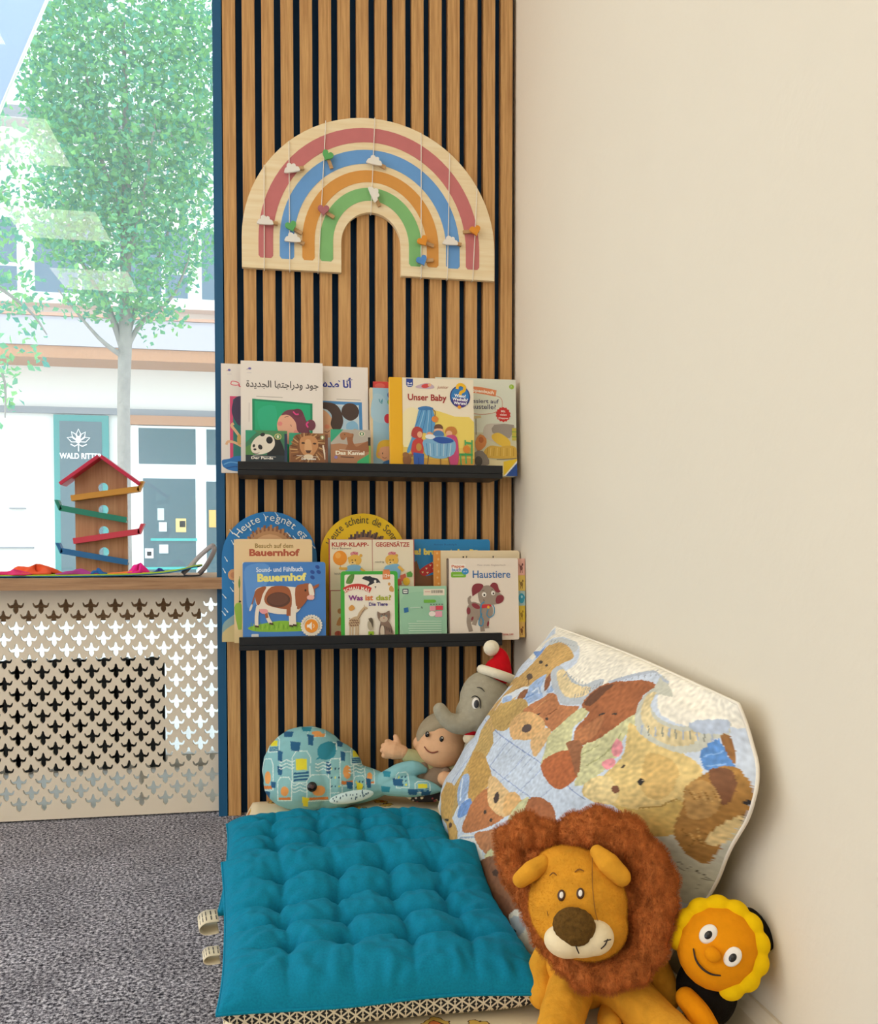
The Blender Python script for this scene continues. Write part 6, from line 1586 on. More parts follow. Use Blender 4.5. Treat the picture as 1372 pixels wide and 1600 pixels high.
('p','#c9b89a',[(0.843,0.331),(0.843,0.333),(0.843,0.335),(0.842,0.336),(0.841,0.336),(0.84,0.337),(0.839,0.336),(0.838,0.335),(0.838,0.333),(0.838,0.332),(0.839,0.33),(0.84,0.33),(0.841,0.33),(0.842,0.33)]),
('p','#c7c6b6',[(0.757,0.196),(0.745,0.173),(0.734,0.142),(0.727,0.115),(0.727,0.098),(0.733,0.086),(0.738,0.072),(0.737,0.052),(0.734,0.031),(0.735,0.019),(0.751,0.023),(0.772,0.035),(0.789,0.047),(0.803,0.056),(0.815,0.064),(0.818,0.071),(0.804,0.076),(0.782,0.08),(0.766,0.087),(0.764,0.099),(0.769,0.113),(0.778,0.125),(0.789,0.135),(0.803,0.142),(0.819,0.147),(0.835,0.149),(0.853,0.148),(0.87,0.144),(0.885,0.135),(0.901,0.123),(0.917,0.11),(0.935,0.095),(0.954,0.078),(0.968,0.07),(0.974,0.077),(0.973,0.094),(0.969,0.109),(0.959,0.122),(0.945,0.134),(0.932,0.147),(0.923,0.162),(0.916,0.178),(0.907,0.191),(0.895,0.202),(0.881,0.212),(0.865,0.218),(0.847,0.22),(0.826,0.22),(0.805,0.218),(0.787,0.214),(0.771,0.208)]),
('p','#dbc899',[(0.76,0.162),(0.749,0.141),(0.74,0.119),(0.737,0.101),(0.742,0.088),(0.752,0.08),(0.761,0.08),(0.766,0.092),(0.769,0.11),(0.775,0.127),(0.785,0.14),(0.797,0.151),(0.812,0.158),(0.832,0.161),(0.854,0.161),(0.873,0.158),(0.889,0.147),(0.904,0.133),(0.913,0.127),(0.913,0.138),(0.907,0.157),(0.899,0.174),(0.887,0.187),(0.872,0.198),(0.856,0.205),(0.84,0.207),(0.823,0.207),(0.805,0.202),(0.789,0.192),(0.773,0.178)]),
('p','#aab4c4',[(0.774,0.187),(0.78,0.215),(0.784,0.214),(0.778,0.186)]),
('p','#8a8c80',[(0.793,0.18),(0.798,0.208),(0.801,0.207),(0.796,0.179)]),
('p','#aab4c4',[(0.81,0.174),(0.814,0.201),(0.818,0.201),(0.814,0.173)]),
('p','#8a8c80',[(0.827,0.168),(0.83,0.195),(0.833,0.195),(0.831,0.167)]),
('p','#aab4c4',[(0.843,0.162),(0.845,0.189),(0.849,0.189),(0.847,0.162)]),
('p','#8a8c80',[(0.859,0.157),(0.86,0.183),(0.863,0.183),(0.862,0.156)]),
('p','#aab4c4',[(0.875,0.151),(0.875,0.178),(0.878,0.177),(0.878,0.151)]),
('p','#8a8c80',[(0.89,0.146),(0.889,0.172),(0.892,0.171),(0.893,0.146)]),
('p','#aab4c4',[(0.905,0.141),(0.903,0.166),(0.906,0.166),(0.908,0.14)]),
('p','#8a8c80',[(0.919,0.135),(0.917,0.16),(0.92,0.16),(0.922,0.135)]),
('p','#aab4c4',[(0.934,0.13),(0.931,0.154),(0.934,0.154),(0.937,0.13)]),
('p','#8f979e',[(0.621,0.102),(0.617,0.085),(0.614,0.085),(0.617,0.101)]),
('p','#8f979e',[(0.638,0.09),(0.634,0.072),(0.631,0.072),(0.635,0.09)]),
('p','#8f979e',[(0.656,0.078),(0.651,0.059),(0.647,0.059),(0.652,0.078)]),
('p','#8f979e',[(0.672,0.066),(0.666,0.046),(0.663,0.046),(0.669,0.066)]),
('p','#8f979e',[(0.689,0.053),(0.681,0.033),(0.677,0.033),(0.686,0.053)]),
('p','#8f979e',[(0.705,0.041),(0.693,0.02),(0.69,0.02),(0.702,0.041)]),
('p','#8f979e',[(0.719,0.029),(0.701,0.007),(0.698,0.007),(0.716,0.029)]),
('p','#b4bcc8',[(0.591,0.122),(0.643,0.075),(0.705,0.022),(0.771,0.039),(0.771,0.031),(0.695,0.014),(0.635,0.068),(0.582,0.116)]),
('p','#b9c3d2',[(0.89,0.125),(0.907,0.108),(0.932,0.09),(0.954,0.075),(0.97,0.068),(0.973,0.085),(0.968,0.106),(0.951,0.121),(0.93,0.133),(0.914,0.14),(0.901,0.142),(0.891,0.136)]),
('p','#5f8fcb',[(0.909,0.19),(0.925,0.159),(0.946,0.135),(0.953,0.151),(0.957,0.175),(0.968,0.185),(0.974,0.192),(0.965,0.203),(0.951,0.214),(0.941,0.225),(0.932,0.232),(0.925,0.229),(0.919,0.22),(0.911,0.207)]),
('p','#8db4e0',[(0.918,0.201),(0.952,0.166),(0.952,0.163),(0.917,0.198)]),
('p','#8db4e0',[(0.927,0.224),(0.958,0.197),(0.958,0.194),(0.926,0.221)]),
('p','#96683a',[(0.95,0.128),(0.959,0.113),(0.97,0.112),(0.973,0.15),(0.972,0.186),(0.966,0.187),(0.959,0.174),(0.953,0.151)]),
('p','#a87a3c',[(0.933,0.235),(0.939,0.223),(0.944,0.214),(0.951,0.207),(0.958,0.201),(0.966,0.196),(0.974,0.195),(0.981,0.198),(0.987,0.204),(0.991,0.212),(0.996,0.222),(0.998,0.235),(1,0.248),(1.001,0.26),(1.001,0.273),(1,0.288),(0.999,0.303),(0.997,0.321),(0.997,0.348),(0.996,0.39),(0.994,0.442),(0.993,0.486),(0.991,0.519),(0.99,0.547),(0.987,0.565),(0.981,0.57),(0.973,0.564),(0.964,0.554),(0.956,0.541),(0.948,0.524),(0.941,0.506),(0.935,0.49),(0.931,0.473),(0.928,0.453),(0.926,0.425),(0.925,0.394),(0.924,0.365),(0.921,0.341),(0.918,0.32),(0.917,0.299),(0.92,0.276),(0.926,0.253)]),
('p','#7d5234',[(0.932,0.232),(0.936,0.222),(0.946,0.213),(0.955,0.208),(0.963,0.207),(0.97,0.21),(0.975,0.218),(0.979,0.232),(0.981,0.25),(0.982,0.269),(0.981,0.287),(0.978,0.305),(0.974,0.314),(0.969,0.307),(0.963,0.291),(0.956,0.275),(0.947,0.26),(0.937,0.245)]),
('p','#b98f52',[(0.917,0.299),(0.918,0.281),(0.923,0.27),(0.93,0.263),(0.938,0.26),(0.947,0.262),(0.955,0.268),(0.962,0.279),(0.968,0.297),(0.971,0.317),(0.97,0.34),(0.965,0.366),(0.96,0.386),(0.953,0.399),(0.944,0.406),(0.936,0.399),(0.928,0.37),(0.92,0.33)]),
('p','#8a6228',[(0.939,0.456),(0.95,0.478),(0.951,0.474),(0.94,0.451)]),
('p','#c69b55',[(0.951,0.464),(0.962,0.485),(0.963,0.48),(0.952,0.459)]),
('p','#8a6228',[(0.963,0.473),(0.973,0.492),(0.974,0.487),(0.964,0.468)]),
('p','#c69b55',[(0.976,0.48),(0.978,0.45),(0.976,0.448),(0.974,0.477)]),
('p','#8a6228',[(0.961,0.515),(0.964,0.483),(0.962,0.481),(0.959,0.512)]),
('p','#c69b55',[(0.958,0.436),(0.973,0.491),(0.974,0.487),(0.959,0.432)]),
('p','#8a6228',[(0.97,0.446),(0.977,0.451),(0.977,0.445),(0.97,0.439)]),
('p','#c69b55',[(0.981,0.454),(0.987,0.458),(0.987,0.451),(0.981,0.448)]),
('p','#8a6228',[(0.968,0.489),(0.974,0.491),(0.974,0.485),(0.967,0.483)]),
('p','#c69b55',[(0.979,0.496),(0.979,0.448),(0.977,0.447),(0.977,0.495)]),
('p','#8a6228',[(0.975,0.416),(0.987,0.456),(0.988,0.452),(0.976,0.412)]),
('p','#c69b55',[(0.986,0.424),(0.996,0.462),(0.997,0.458),(0.987,0.42)]),
('p','#e2c98e',[(0.975,0.468),(0.975,0.453),(0.976,0.433),(0.978,0.412),(0.981,0.39),(0.985,0.367),(0.989,0.349),(0.992,0.335),(0.995,0.326),(0.998,0.324),(0.997,0.331),(0.999,0.345),(0.999,0.363),(0.998,0.389),(0.998,0.42),(0.996,0.446),(0.993,0.464),(0.989,0.478),(0.985,0.485),(0.981,0.485),(0.977,0.479)]),
('p','#2d2a2c',[(1,0.27),(1.001,0.275),(1,0.281),(0.998,0.285),(0.997,0.288),(0.997,0.287),(0.995,0.285),(0.994,0.28),(0.994,0.275),(0.995,0.27),(0.996,0.266),(0.998,0.264),(0.998,0.264),(1,0.266)]),
('p','#4a3320',[(0.998,0.351),(0.999,0.337),(0.997,0.317),(0.997,0.319),(0.997,0.336),(0.997,0.347)]),
('p','#92692f',[(0.922,0.305),(0.936,0.333),(0.937,0.329),(0.923,0.302)]),
('p','#d0a766',[(0.929,0.307),(0.943,0.337),(0.944,0.334),(0.93,0.304)]),
('p','#92692f',[(0.936,0.309),(0.946,0.324),(0.946,0.321),(0.937,0.305)]),
('p','#d0a766',[(0.938,0.291),(0.952,0.328),(0.953,0.325),(0.94,0.289)]),
('p','#92692f',[(0.945,0.293),(0.954,0.315),(0.956,0.312),(0.946,0.29)]),
('p','#d0a766',[(0.952,0.294),(0.96,0.319),(0.962,0.316),(0.953,0.292)]),
('p','#92692f',[(0.954,0.277),(0.963,0.306),(0.964,0.304),(0.956,0.275)]),
('p','#d0a766',[(0.961,0.278),(0.969,0.31),(0.97,0.308),(0.962,0.277)]),
('p','#5b5a4c',[(0.95,0.585),(0.951,0.573),(0.953,0.594),(0.958,0.59),(0.962,0.608),(0.963,0.591),(0.968,0.609),(0.97,0.597),(0.975,0.612),(0.977,0.601),(0.982,0.618),(0.985,0.604),(0.989,0.621),(0.997,0.627),(0.997,0.624),(0.99,0.618),(0.985,0.601),(0.982,0.615),(0.977,0.598),(0.975,0.609),(0.97,0.594),(0.968,0.606),(0.963,0.588),(0.962,0.605),(0.958,0.587),(0.953,0.592),(0.951,0.571),(0.949,0.584)]),
('p','#7a7866',[(0.954,0.609),(0.98,0.63),(0.998,0.628),(0.998,0.626),(0.979,0.628),(0.954,0.607)]),
('p','#9a9a88',[(0.99,0.692),(0.988,0.643),(0.987,0.643),(0.989,0.692)]),
('p','#c39a55',[(0.183,0.652),(0.198,0.633),(0.229,0.621),(0.259,0.615),(0.289,0.618),(0.319,0.627),(0.344,0.636),(0.362,0.642),(0.377,0.648),(0.388,0.658),(0.392,0.673),(0.393,0.692),(0.393,0.713),(0.399,0.74),(0.403,0.769),(0.4,0.788),(0.384,0.791),(0.359,0.785),(0.333,0.774),(0.306,0.763),(0.276,0.748),(0.248,0.73),(0.22,0.705),(0.193,0.677)]),
('p','#9fb6d8',[(0.222,0.746),(0.23,0.731),(0.246,0.721),(0.264,0.72),(0.287,0.734),(0.311,0.757),(0.326,0.779),(0.329,0.8),(0.324,0.82),(0.314,0.831),(0.296,0.828),(0.272,0.816),(0.252,0.801),(0.237,0.784),(0.226,0.763)]),
('p','#7396cc',[(0.322,0.826),(0.329,0.806),(0.342,0.784),(0.355,0.772),(0.371,0.775),(0.387,0.788),(0.394,0.803),(0.387,0.823),(0.369,0.847),(0.351,0.862),(0.337,0.858),(0.326,0.843)]),
('p','#d8e4f0',[(0.229,0.754),(0.301,0.817),(0.309,0.812),(0.238,0.749)]),
('p','#b87648',[(0.377,0.77),(0.38,0.742),(0.388,0.71),(0.401,0.685),(0.421,0.671),(0.446,0.665),(0.47,0.664),(0.493,0.669),(0.514,0.679),(0.531,0.69),(0.543,0.701),(0.551,0.713),(0.553,0.728),(0.545,0.749),(0.53,0.775),(0.511,0.799),(0.49,0.824),(0.464,0.848),(0.44,0.866),(0.422,0.875),(0.409,0.877),(0.399,0.872),(0.395,0.858),(0.392,0.837),(0.389,0.817),(0.383,0.803),(0.377,0.788)]),
('p','#dfba84',[(0.37,0.657),(0.38,0.647),(0.404,0.644),(0.43,0.643),(0.458,0.644),(0.488,0.646),(0.512,0.648),(0.528,0.645),(0.539,0.641),(0.548,0.645),(0.557,0.664),(0.564,0.689),(0.564,0.709),(0.553,0.722),(0.535,0.73),(0.513,0.735),(0.488,0.735),(0.461,0.731),(0.434,0.721),(0.407,0.702),(0.382,0.677)]),
('p','#dcae72',[(0.498,0.657),(0.506,0.644),(0.524,0.633),(0.54,0.629),(0.553,0.631),(0.566,0.638),(0.573,0.65),(0.574,0.669),(0.57,0.693),(0.564,0.709),(0.556,0.716),(0.546,0.715),(0.534,0.709),(0.52,0.695),(0.504,0.675)]),
('p','#4a3a36',[(0.482,0.688),(0.487,0.696),(0.489,0.704),(0.487,0.71),(0.482,0.712),(0.475,0.711),(0.467,0.707),(0.46,0.699),(0.455,0.691),(0.453,0.683),(0.455,0.678),(0.46,0.675),(0.468,0.676),(0.475,0.681)]),
('p','#3d332d',[(0.475,0.755),(0.477,0.758),(0.477,0.761),(0.475,0.763),(0.473,0.765),(0.469,0.766),(0.465,0.766),(0.462,0.764),(0.46,0.761),(0.46,0.758),(0.462,0.756),(0.465,0.754),(0.468,0.753),(0.472,0.754)]),
('p','#3d332d',[(0.519,0.759),(0.521,0.762),(0.521,0.765),(0.52,0.767),(0.517,0.769),(0.514,0.77),(0.511,0.769),(0.508,0.767),(0.506,0.765),(0.506,0.762),(0.507,0.759),(0.51,0.758),(0.513,0.757),(0.517,0.757)]),
('p','#cfcb9a',[(0.567,0.643),(0.573,0.628),(0.58,0.615),(0.588,0.611),(0.596,0.621),(0.603,0.638),(0.61,0.655),(0.619,0.668),(0.628,0.68),(0.63,0.692),(0.618,0.706),(0.598,0.721),(0.582,0.728),(0.574,0.723),(0.57,0.712),(0.567,0.697),(0.565,0.68),(0.565,0.66)]),
('p','#a9663e',[(0.59,0.621),(0.597,0.604),(0.613,0.591),(0.631,0.582),(0.648,0.578),(0.667,0.577),(0.682,0.581),(0.694,0.59),(0.704,0.602),(0.713,0.614),(0.72,0.627),(0.727,0.64),(0.727,0.653),(0.716,0.667),(0.697,0.682),(0.679,0.693),(0.663,0.699),(0.648,0.701),(0.632,0.695),(0.614,0.676),(0.597,0.647)]),
('p','#5a4030',[(0.324,0.903),(0.325,0.907),(0.321,0.913),(0.314,0.919),(0.304,0.924),(0.293,0.927),(0.285,0.928),(0.281,0.925),(0.281,0.921),(0.286,0.914),(0.294,0.908),(0.303,0.903),(0.312,0.901),(0.32,0.9)]),
('p','#3d332d',[(0.263,0.914),(0.263,0.916),(0.259,0.92),(0.252,0.924),(0.243,0.929),(0.235,0.932),(0.228,0.934),(0.226,0.934),(0.227,0.931),(0.232,0.927),(0.24,0.922),(0.247,0.918),(0.255,0.915),(0.261,0.913)]),
('p','#e3e3dc',[(0.392,0.908),(0.439,0.87),(0.49,0.844),(0.529,0.849),(0.559,0.873),(0.571,0.918),(0.553,0.966),(0.525,0.971),(0.497,0.96),(0.457,0.956),(0.419,0.947),(0.393,0.931)]),
('p','#9fb0c4',[(0.405,0.908),(0.496,0.849),(0.491,0.845),(0.401,0.904)]),
('p','#b4bcc4',[(0.431,0.899),(0.492,0.971),(0.499,0.966),(0.435,0.896)]),
('p','#b4bcc4',[(0.452,0.887),(0.518,0.956),(0.524,0.952),(0.457,0.884)]),
('p','#b4bcc4',[(0.472,0.875),(0.539,0.943),(0.544,0.94),(0.476,0.872)]),
('p','#b4bcc4',[(0.49,0.863),(0.557,0.932),(0.561,0.93),(0.494,0.861)]),
('p','#b67a50',[(0.484,0.848),(0.485,0.837),(0.499,0.822),(0.517,0.806),(0.539,0.784),(0.563,0.761),(0.585,0.746),(0.605,0.743),(0.623,0.747),(0.636,0.758),(0.645,0.778),(0.649,0.806),(0.643,0.829),(0.623,0.844),(0.594,0.854),(0.565,0.86),(0.535,0.86),(0.504,0.855)]),
('p','#cfcb9a',[(0.564,0.869),(0.569,0.849),(0.58,0.83),(0.595,0.829),(0.608,0.838),(0.604,0.858),(0.592,0.876),(0.576,0.878)]),
('p','#8a5c3e',[(0.555,0.892),(0.571,0.87),(0.593,0.848),(0.616,0.831),(0.64,0.822),(0.664,0.819),(0.687,0.821),(0.707,0.828),(0.725,0.842),(0.74,0.855),(0.754,0.87),(0.765,0.885),(0.768,0.899),(0.758,0.913),(0.739,0.927),(0.716,0.939),(0.692,0.944),(0.666,0.947),(0.64,0.948),(0.613,0.952),(0.587,0.953),(0.569,0.948),(0.559,0.933),(0.553,0.913)]),
('p','#4a3326',[(0.65,0.866),(0.651,0.87),(0.65,0.875),(0.647,0.88),(0.641,0.884),(0.636,0.886),(0.631,0.885),(0.627,0.883),(0.626,0.878),(0.628,0.873),(0.631,0.868),(0.636,0.865),(0.642,0.863),(0.647,0.863)]),
('p','#7c4e33',[(0.637,0.935),(0.654,0.923),(0.681,0.913),(0.705,0.908),(0.726,0.909),(0.744,0.915),(0.759,0.921),(0.77,0.927),(0.778,0.933),(0.778,0.94),(0.767,0.952),(0.744,0.97),(0.716,0.985),(0.7,0.985),(0.678,0.983),(0.669,0.972),(0.654,0.961),(0.64,0.947)]),
('p','#e6e0d0',[(0.73,0.939),(0.751,0.906),(0.786,0.886),(0.823,0.907),(0.86,0.948),(0.899,0.986),(0.934,1.022),(0.987,1.056),(1.02,1.06),(1.019,1.06),(0.984,1.06),(0.898,1.06),(0.833,1.06),(0.805,1.06),(0.79,1.044),(0.772,1.018),(0.77,0.982),(0.744,0.96)]),
('p','#b9c2c8',[(0.739,0.944),(0.751,0.925),(0.768,0.914),(0.779,0.92),(0.786,0.935),(0.778,0.96),(0.763,0.979),(0.748,0.966)]),
('p','#2c2a28',[(0.763,0.96),(0.762,0.964),(0.76,0.967),(0.757,0.971),(0.752,0.974),(0.749,0.975),(0.746,0.975),(0.745,0.973),(0.746,0.97),(0.749,0.967),(0.753,0.963),(0.756,0.96),(0.76,0.959),(0.762,0.959)])]
UVa = np.array(UV)
WA = np.array([(mnoise.noise(Vector((u * 70, v * 70, 0))) + .7 * mnoise.noise(Vector((u * 190, v * 190, 3))), mnoise.noise(Vector((u * 70, v * 70, 9))) + .7 * mnoise.noise(Vector((u * 190, v * 190, 13)))) for u, v in UV]) * .0020
UVa = UVa + WA
def hexl(h): return np.array(lin(h))
colr = np.tile(hexl('#cdd6e2'), (len(UVa), 1))
for kind, c, pts in PART:
    m = inpoly(UVa, [(p[0], p[1]) for p in pts])
    colr[m] = hexl(c)
TX = np.array([.55 * mnoise.noise(Vector((u * 100 + 20 * v, v * 70, 5))) + .45 * mnoise.noise(Vector((u * 120, v * 60, 2))) + .5 * mnoise.noise(Vector((u * 9, v * 9, 8))) for u, v in UV])
sat = colr[:, :3].max(1) - colr[:, :3].min(1)           # pile strokes printed on the bears, hardly any on the pale cloth
colr[:, :3] *= (1 + TX * np.clip(sat * 2.2, .06, .5))[:, None]
rev = colr.reshape(PN + 1, PN + 1, 4)[::-1].reshape(-1, 4)
at = po.data.color_attributes.new('Col', 'FLOAT_COLOR', 'POINT')
at.data.foreach_set('color', rev.astype(np.float32).ravel())
f = MB(); f.grid(pbk); 
f.build('back', mat('cream pillow cotton', '#efe6d4', .85), pil)
f = MB()
rim = [rows[k][0] for k in range(PN + 1)] + [rows[PN][k] for k in range(1, PN + 1)] + [rows[k][PN] for k in range(PN - 1, -1, -1)] + [rows[0][k] for k in range(PN - 1, 0, -1)]
rs = rim[::5] + [rim[0]]
f.tube(rs, .0022, 6, cap=False)
f.build('seam', mat('cream pillow cotton', '#efe6d4', .85), pil)

# ================================================================ plush toys
class Toy:
    """local units: millimetre-like steps of size k, x right, y up (toy's own pose), z forward"""
    def __init__(s, P, view, k, roll=0.0):
        s.P, s.R, s.k = Vector(P), frame(P, view, roll), k
    def __call__(s, x, y, z=0.0):
        return s.P + s.R @ (Vector((x, y, z)) * s.k)
    def rad(s, *r): return tuple(q * s.k for q in r)
    def rot(s, a=0.0, axis='Z'): return s.R @ Matrix.Rotation(math.radians(a), 3, axis)
    def ell(s, mb, x, y, z, rx, ry, rz, a=0.0, axis='Z', col=(1, 1, 1, 1), nu=14, nv=22):
        mb.ell(s(x, y, z), s.rad(rx, ry, rz), s.rot(a, axis), col, nu, nv)
    def tube(s, mb, pts, rad, n=12, col=(1, 1, 1, 1)):
        P_ = spline(pts, 5); m = len(P_) - 1; nr = len(rad) - 1
        rr = []
        for i in range(m + 1):
            t = i / m * nr; a = min(int(t), nr - 1); q = t - a
            rr.append((rad[a] * (1 - q) + rad[a + 1] * q) * s.k)
        mb.tube([s(*p) for p in P_], rr, n, col)
        mb.ell(s(*pts[0]), (rr[0],) * 3, None, col, 8, 12); mb.ell(s(*pts[-1]), (rr[-1],) * 3, None, col, 8, 12)
    def inv(s, co):
        return (co - np.array(s.P)) @ np.array(s.R) / s.k
SEEN = EYE

def plush(name, col, var=.12, sc=130, dist=.0012, stretch=(1, 1, 1)):
    return mat(name, col, .95, bump=(sc * 3, dist), var=(sc, var), sheen=.35, spec=.15, scale3=stretch)
M_BLACK = mat('black glossy bead', '#120f10', .15)
M_EYEW = mat('white felt', '#f2ece2', .7)

# ---- whale cushion
wt = Toy((.082, -.0726, .1245), SEEN, 1.87 / 1389)
wh = thing('plush_whale', (.082, -.08, .036), 'pale turquoise whale cushion printed with jars and little whales, behind the teal cushions', 'plush whale')
f = MB()
wt.ell(f, -16, -8, 0, 68, 66, 42); wt.ell(f, -20, -28, 2, 62, 44, 44); wt.ell(f, 18, -18, 0, 58, 54, 40, -25)
wt.tube(f, [(30, -30, 0), (75, -35, 2), (105, -36, 10), (130, -33, 16)], [42, 28, 17, 15])
wt.tube(f, [(100, -34, 14), (125, -20, 24), (150, -14, 28), (165, -16, 28)], [14, 15, 13, 6])
wt.tube(f, [(110, -38, 18), (140, -40, 30), (168, -43, 38), (186, -46, 42)], [15, 17, 12, 5])
WM = []   # printed motifs in the toy's own units (x right, y up)
def wp(px, py): return (px - 495, 1195 - py)
def wpoly(pts, c, sp=0): WM.append(([wp(*p) for p in (spline(pts, 4, True) if sp else pts)], c))
WL, NV, YE, TE, OR = '#dceeea', '#1f5c86', '#e6dc34', '#2a8aa0', '#e9a25a'
def jar(x, y, w, h, kind):
    wpoly([(x - w, y - h * .6), (x - w * .6, y - h), (x + w * .6, y - h), (x + w, y - h * .6), (x + w, y + h), (x - w, y + h)], WL)
    wpoly([(x - w + 1.2, y - h * .6), (x - w * .6 + .8, y - h + 1.2), (x + w * .6 - .8, y - h + 1.2), (x + w - 1.2, y - h * .6), (x + w - 1.2, y + h - 1.2), (x - w + 1.2, y + h - 1.2)], '#8dc3c6')
    if kind == 'y':
        wpoly([(x - w * .6, y - h * .5), (x + w * .6, y - h * .5), (x + w * .6, y + h * .2), (x - w * .6, y + h * .2)], YE)
        for q in range(3): wpoly([(x - w * .8, y + h * (.35 + .2 * q)), (x + w * .8, y + h * (.30 + .2 * q)), (x + w * .8, y + h * (.42 + .2 * q)), (x - w * .8, y + h * (.47 + .2 * q))], NV)
    elif kind == 'o':
        wpoly(ellpts(x, y + h * .2, w * .55, h * .4), OR); wpoly([(x - w * .8, y + h * .7), (x + w * .8, y + h * .7), (x + w * .8, y + h * .9), (x - w * .8, y + h * .9)], '#d8803c')
    else:
        for q in range(9): wpoly(ellpts(x - w * .5 + (q % 3) * w * .5, y - h * .4 + (q // 3) * h * .5, 1.2, 2.0, 20, 6), ('#24506e', YE)[q % 4 == 0])
for a in ((472, 1200, 14, 24, 'y'), (430, 1165, 9, 12, 'y'), (421, 1210, 9, 24, 'o'), (523, 1215, 11, 26, 'd'), (541, 1205, 11, 26, 'o'), (498, 1232, 18, 20, 'o'), (447, 1232, 11, 18, 'o'), (556, 1185, 9, 14, 'y'), (576, 1215, 8, 15, 'o'), (495, 1148, 14, 8, 'o'),
          (560, 1232, 10, 16, 'd'), (520, 1170, 6, 6, 'd'), (655, 1236, 12, 9, 'y'), (625, 1225, 10, 12, 'd')): jar(*a)
wpoly([(498, 1186), (496, 1176), (502, 1167), (516, 1163), (524, 1170), (523, 1184), (514, 1190), (503, 1190)], TE, 1)
wpoly([(494, 1190), (500, 1184), (506, 1190), (500, 1189)], TE)
for x, y, w_, h_, c in ((463, 1169, 8, 8, NV), (486, 1160, 5, 9, NV), (513, 1203, 4, 10, NV), (531, 1167, 5, 5, NV), (535, 1186, 4, 8, NV), (440, 1183, 4, 9, NV), (440, 1205, 4, 7, NV), (545, 1230, 5, 6, NV), (452, 1150, 8, 5, NV), (511, 1138, 6, 6, NV), (525, 1148, 6, 4, NV), (430, 1225, 4, 5, NV),
                        (618, 1228, 8, 6, NV), (640, 1243, 8, 5, NV), (602, 1215, 6, 5, TE), (660, 1246, 8, 4, NV), (585, 1200, 5, 6, NV), (478, 1252, 5, 8, YE), (560, 1234, 5, 8, YE), (470, 1135, 9, 3, WL), (545, 1160, 9, 4, YE), (600, 1238, 7, 5, TE), (500, 1153, 9, 3, OR), (480, 1143, 8, 4, TE), (574, 1228, 4, 8, NV), (420, 1240, 5, 6, NV)):
    wpoly([(x - w_, y - h_), (x + w_, y - h_ * .7), (x + w_ * .7, y + h_), (x - w_ * .8, y + h_ * .8)], c)
for x, y in ((505, 1195), (470, 1225), (555, 1200), (450, 1190)):
    for q in range(3):
        pts = [(x - 12 + 4 * k, y + 5 * q + 1.8 * math.sin(k * 1.6)) for k in range(7)]
        WM.append(([wp(p[0], p[1]) for p in pts] + [wp(p[0], p[1] + 1.5) for p in pts[::-1]], WL))
def whale_paint(co):
    L_ = wt.inv(co)[:, :2]
    out = np.tile(np.array(lin('#86bec4')), (len(co), 1))
    for pts, c in WM: out[inpoly(L_, pts)] = lin(c)
    return out
M_WH = mat('printed whale cotton', None, .85, bump=(800, .0002), var=(60, .05))
blob(f, 'body', M_WH, wh, voxel=.0017, smooth=10, paint=whale_paint, disp=lambda p: .0012 * mnoise.noise(p * 45))
f = MB(); wt.ell(f, 52, -52, 44, 34, 9, 5, 8)
b_ = f.build('fin', mat('pale fin cotton', '#cfe6e4', .85, bump=(300, .0006)), wh)
rg = random.Random(6); f = MB()
for q in range(26):
    x_, y_ = rg.uniform(-28, 28), rg.uniform(-5, 6)
    if (x_ / 33) ** 2 + (y_ / 8.6) ** 2 < .8:
        z_ = 5 * math.sqrt(1 - (x_ / 34) ** 2 - (y_ / 9) ** 2)
        ca, sa = math.cos(math.radians(8)), math.sin(math.radians(8))
        f.face([wt(52 + (x_ + a) * ca - (y_ + b) * sa, -52 + (x_ + a) * sa + (y_ + b) * ca, 44.5 + z_) for a, b in ((-.8, -1.3), (.5, -1.3), (.9, 1.3), (-.4, 1.3))], lin('#24566e'))
f.build('printed_dots', M_PRINT, b_)
f = MB(); wt.ell(f, -7, -35, 45.5, 7.5, 7.5, 3)
e_ = f.build('eye', M_BLACK, wh)
f = MB(); wt.ell(f, -7, -35, 48.2, 3.2, 3.2, .9); f.build('button_centre', mat('button brown', '#4a3230', .4), e_)

# ---- doll
dt = Toy((.3437, -.095, .1625), SEEN, 1.895 / 1389)
M_SKIN = plush('doll skin plush', '#e6b58c', .04, 90, .0004)
M_HOOD = plush('doll grey hood', '#a89a80', .06, 90, .0006)
M_SLV = plush('doll sage sleeve', '#b3b283', .06, 90, .0005)
M_VEST = plush('doll taupe vest', '#8e7a66', .08, 90, .0005)
dl = thing('plush_doll', (.3437, -.09, .036), 'soft doll with a beige hood and raised hand between whale and elephant', 'plush doll')
f = MB()
dt.ell(f, 2, 2, 0, 37, 40, 34); dt.ell(f, 0, -10, 4, 39, 30, 32); dt.ell(f, -37, -1, 2, 7, 10, 5); dt.ell(f, 33, -26, 6, 8, 12, 6, -25)
blob(f, 'head', M_SKIN, dl, voxel=.0022, smooth=6)
f = MB()
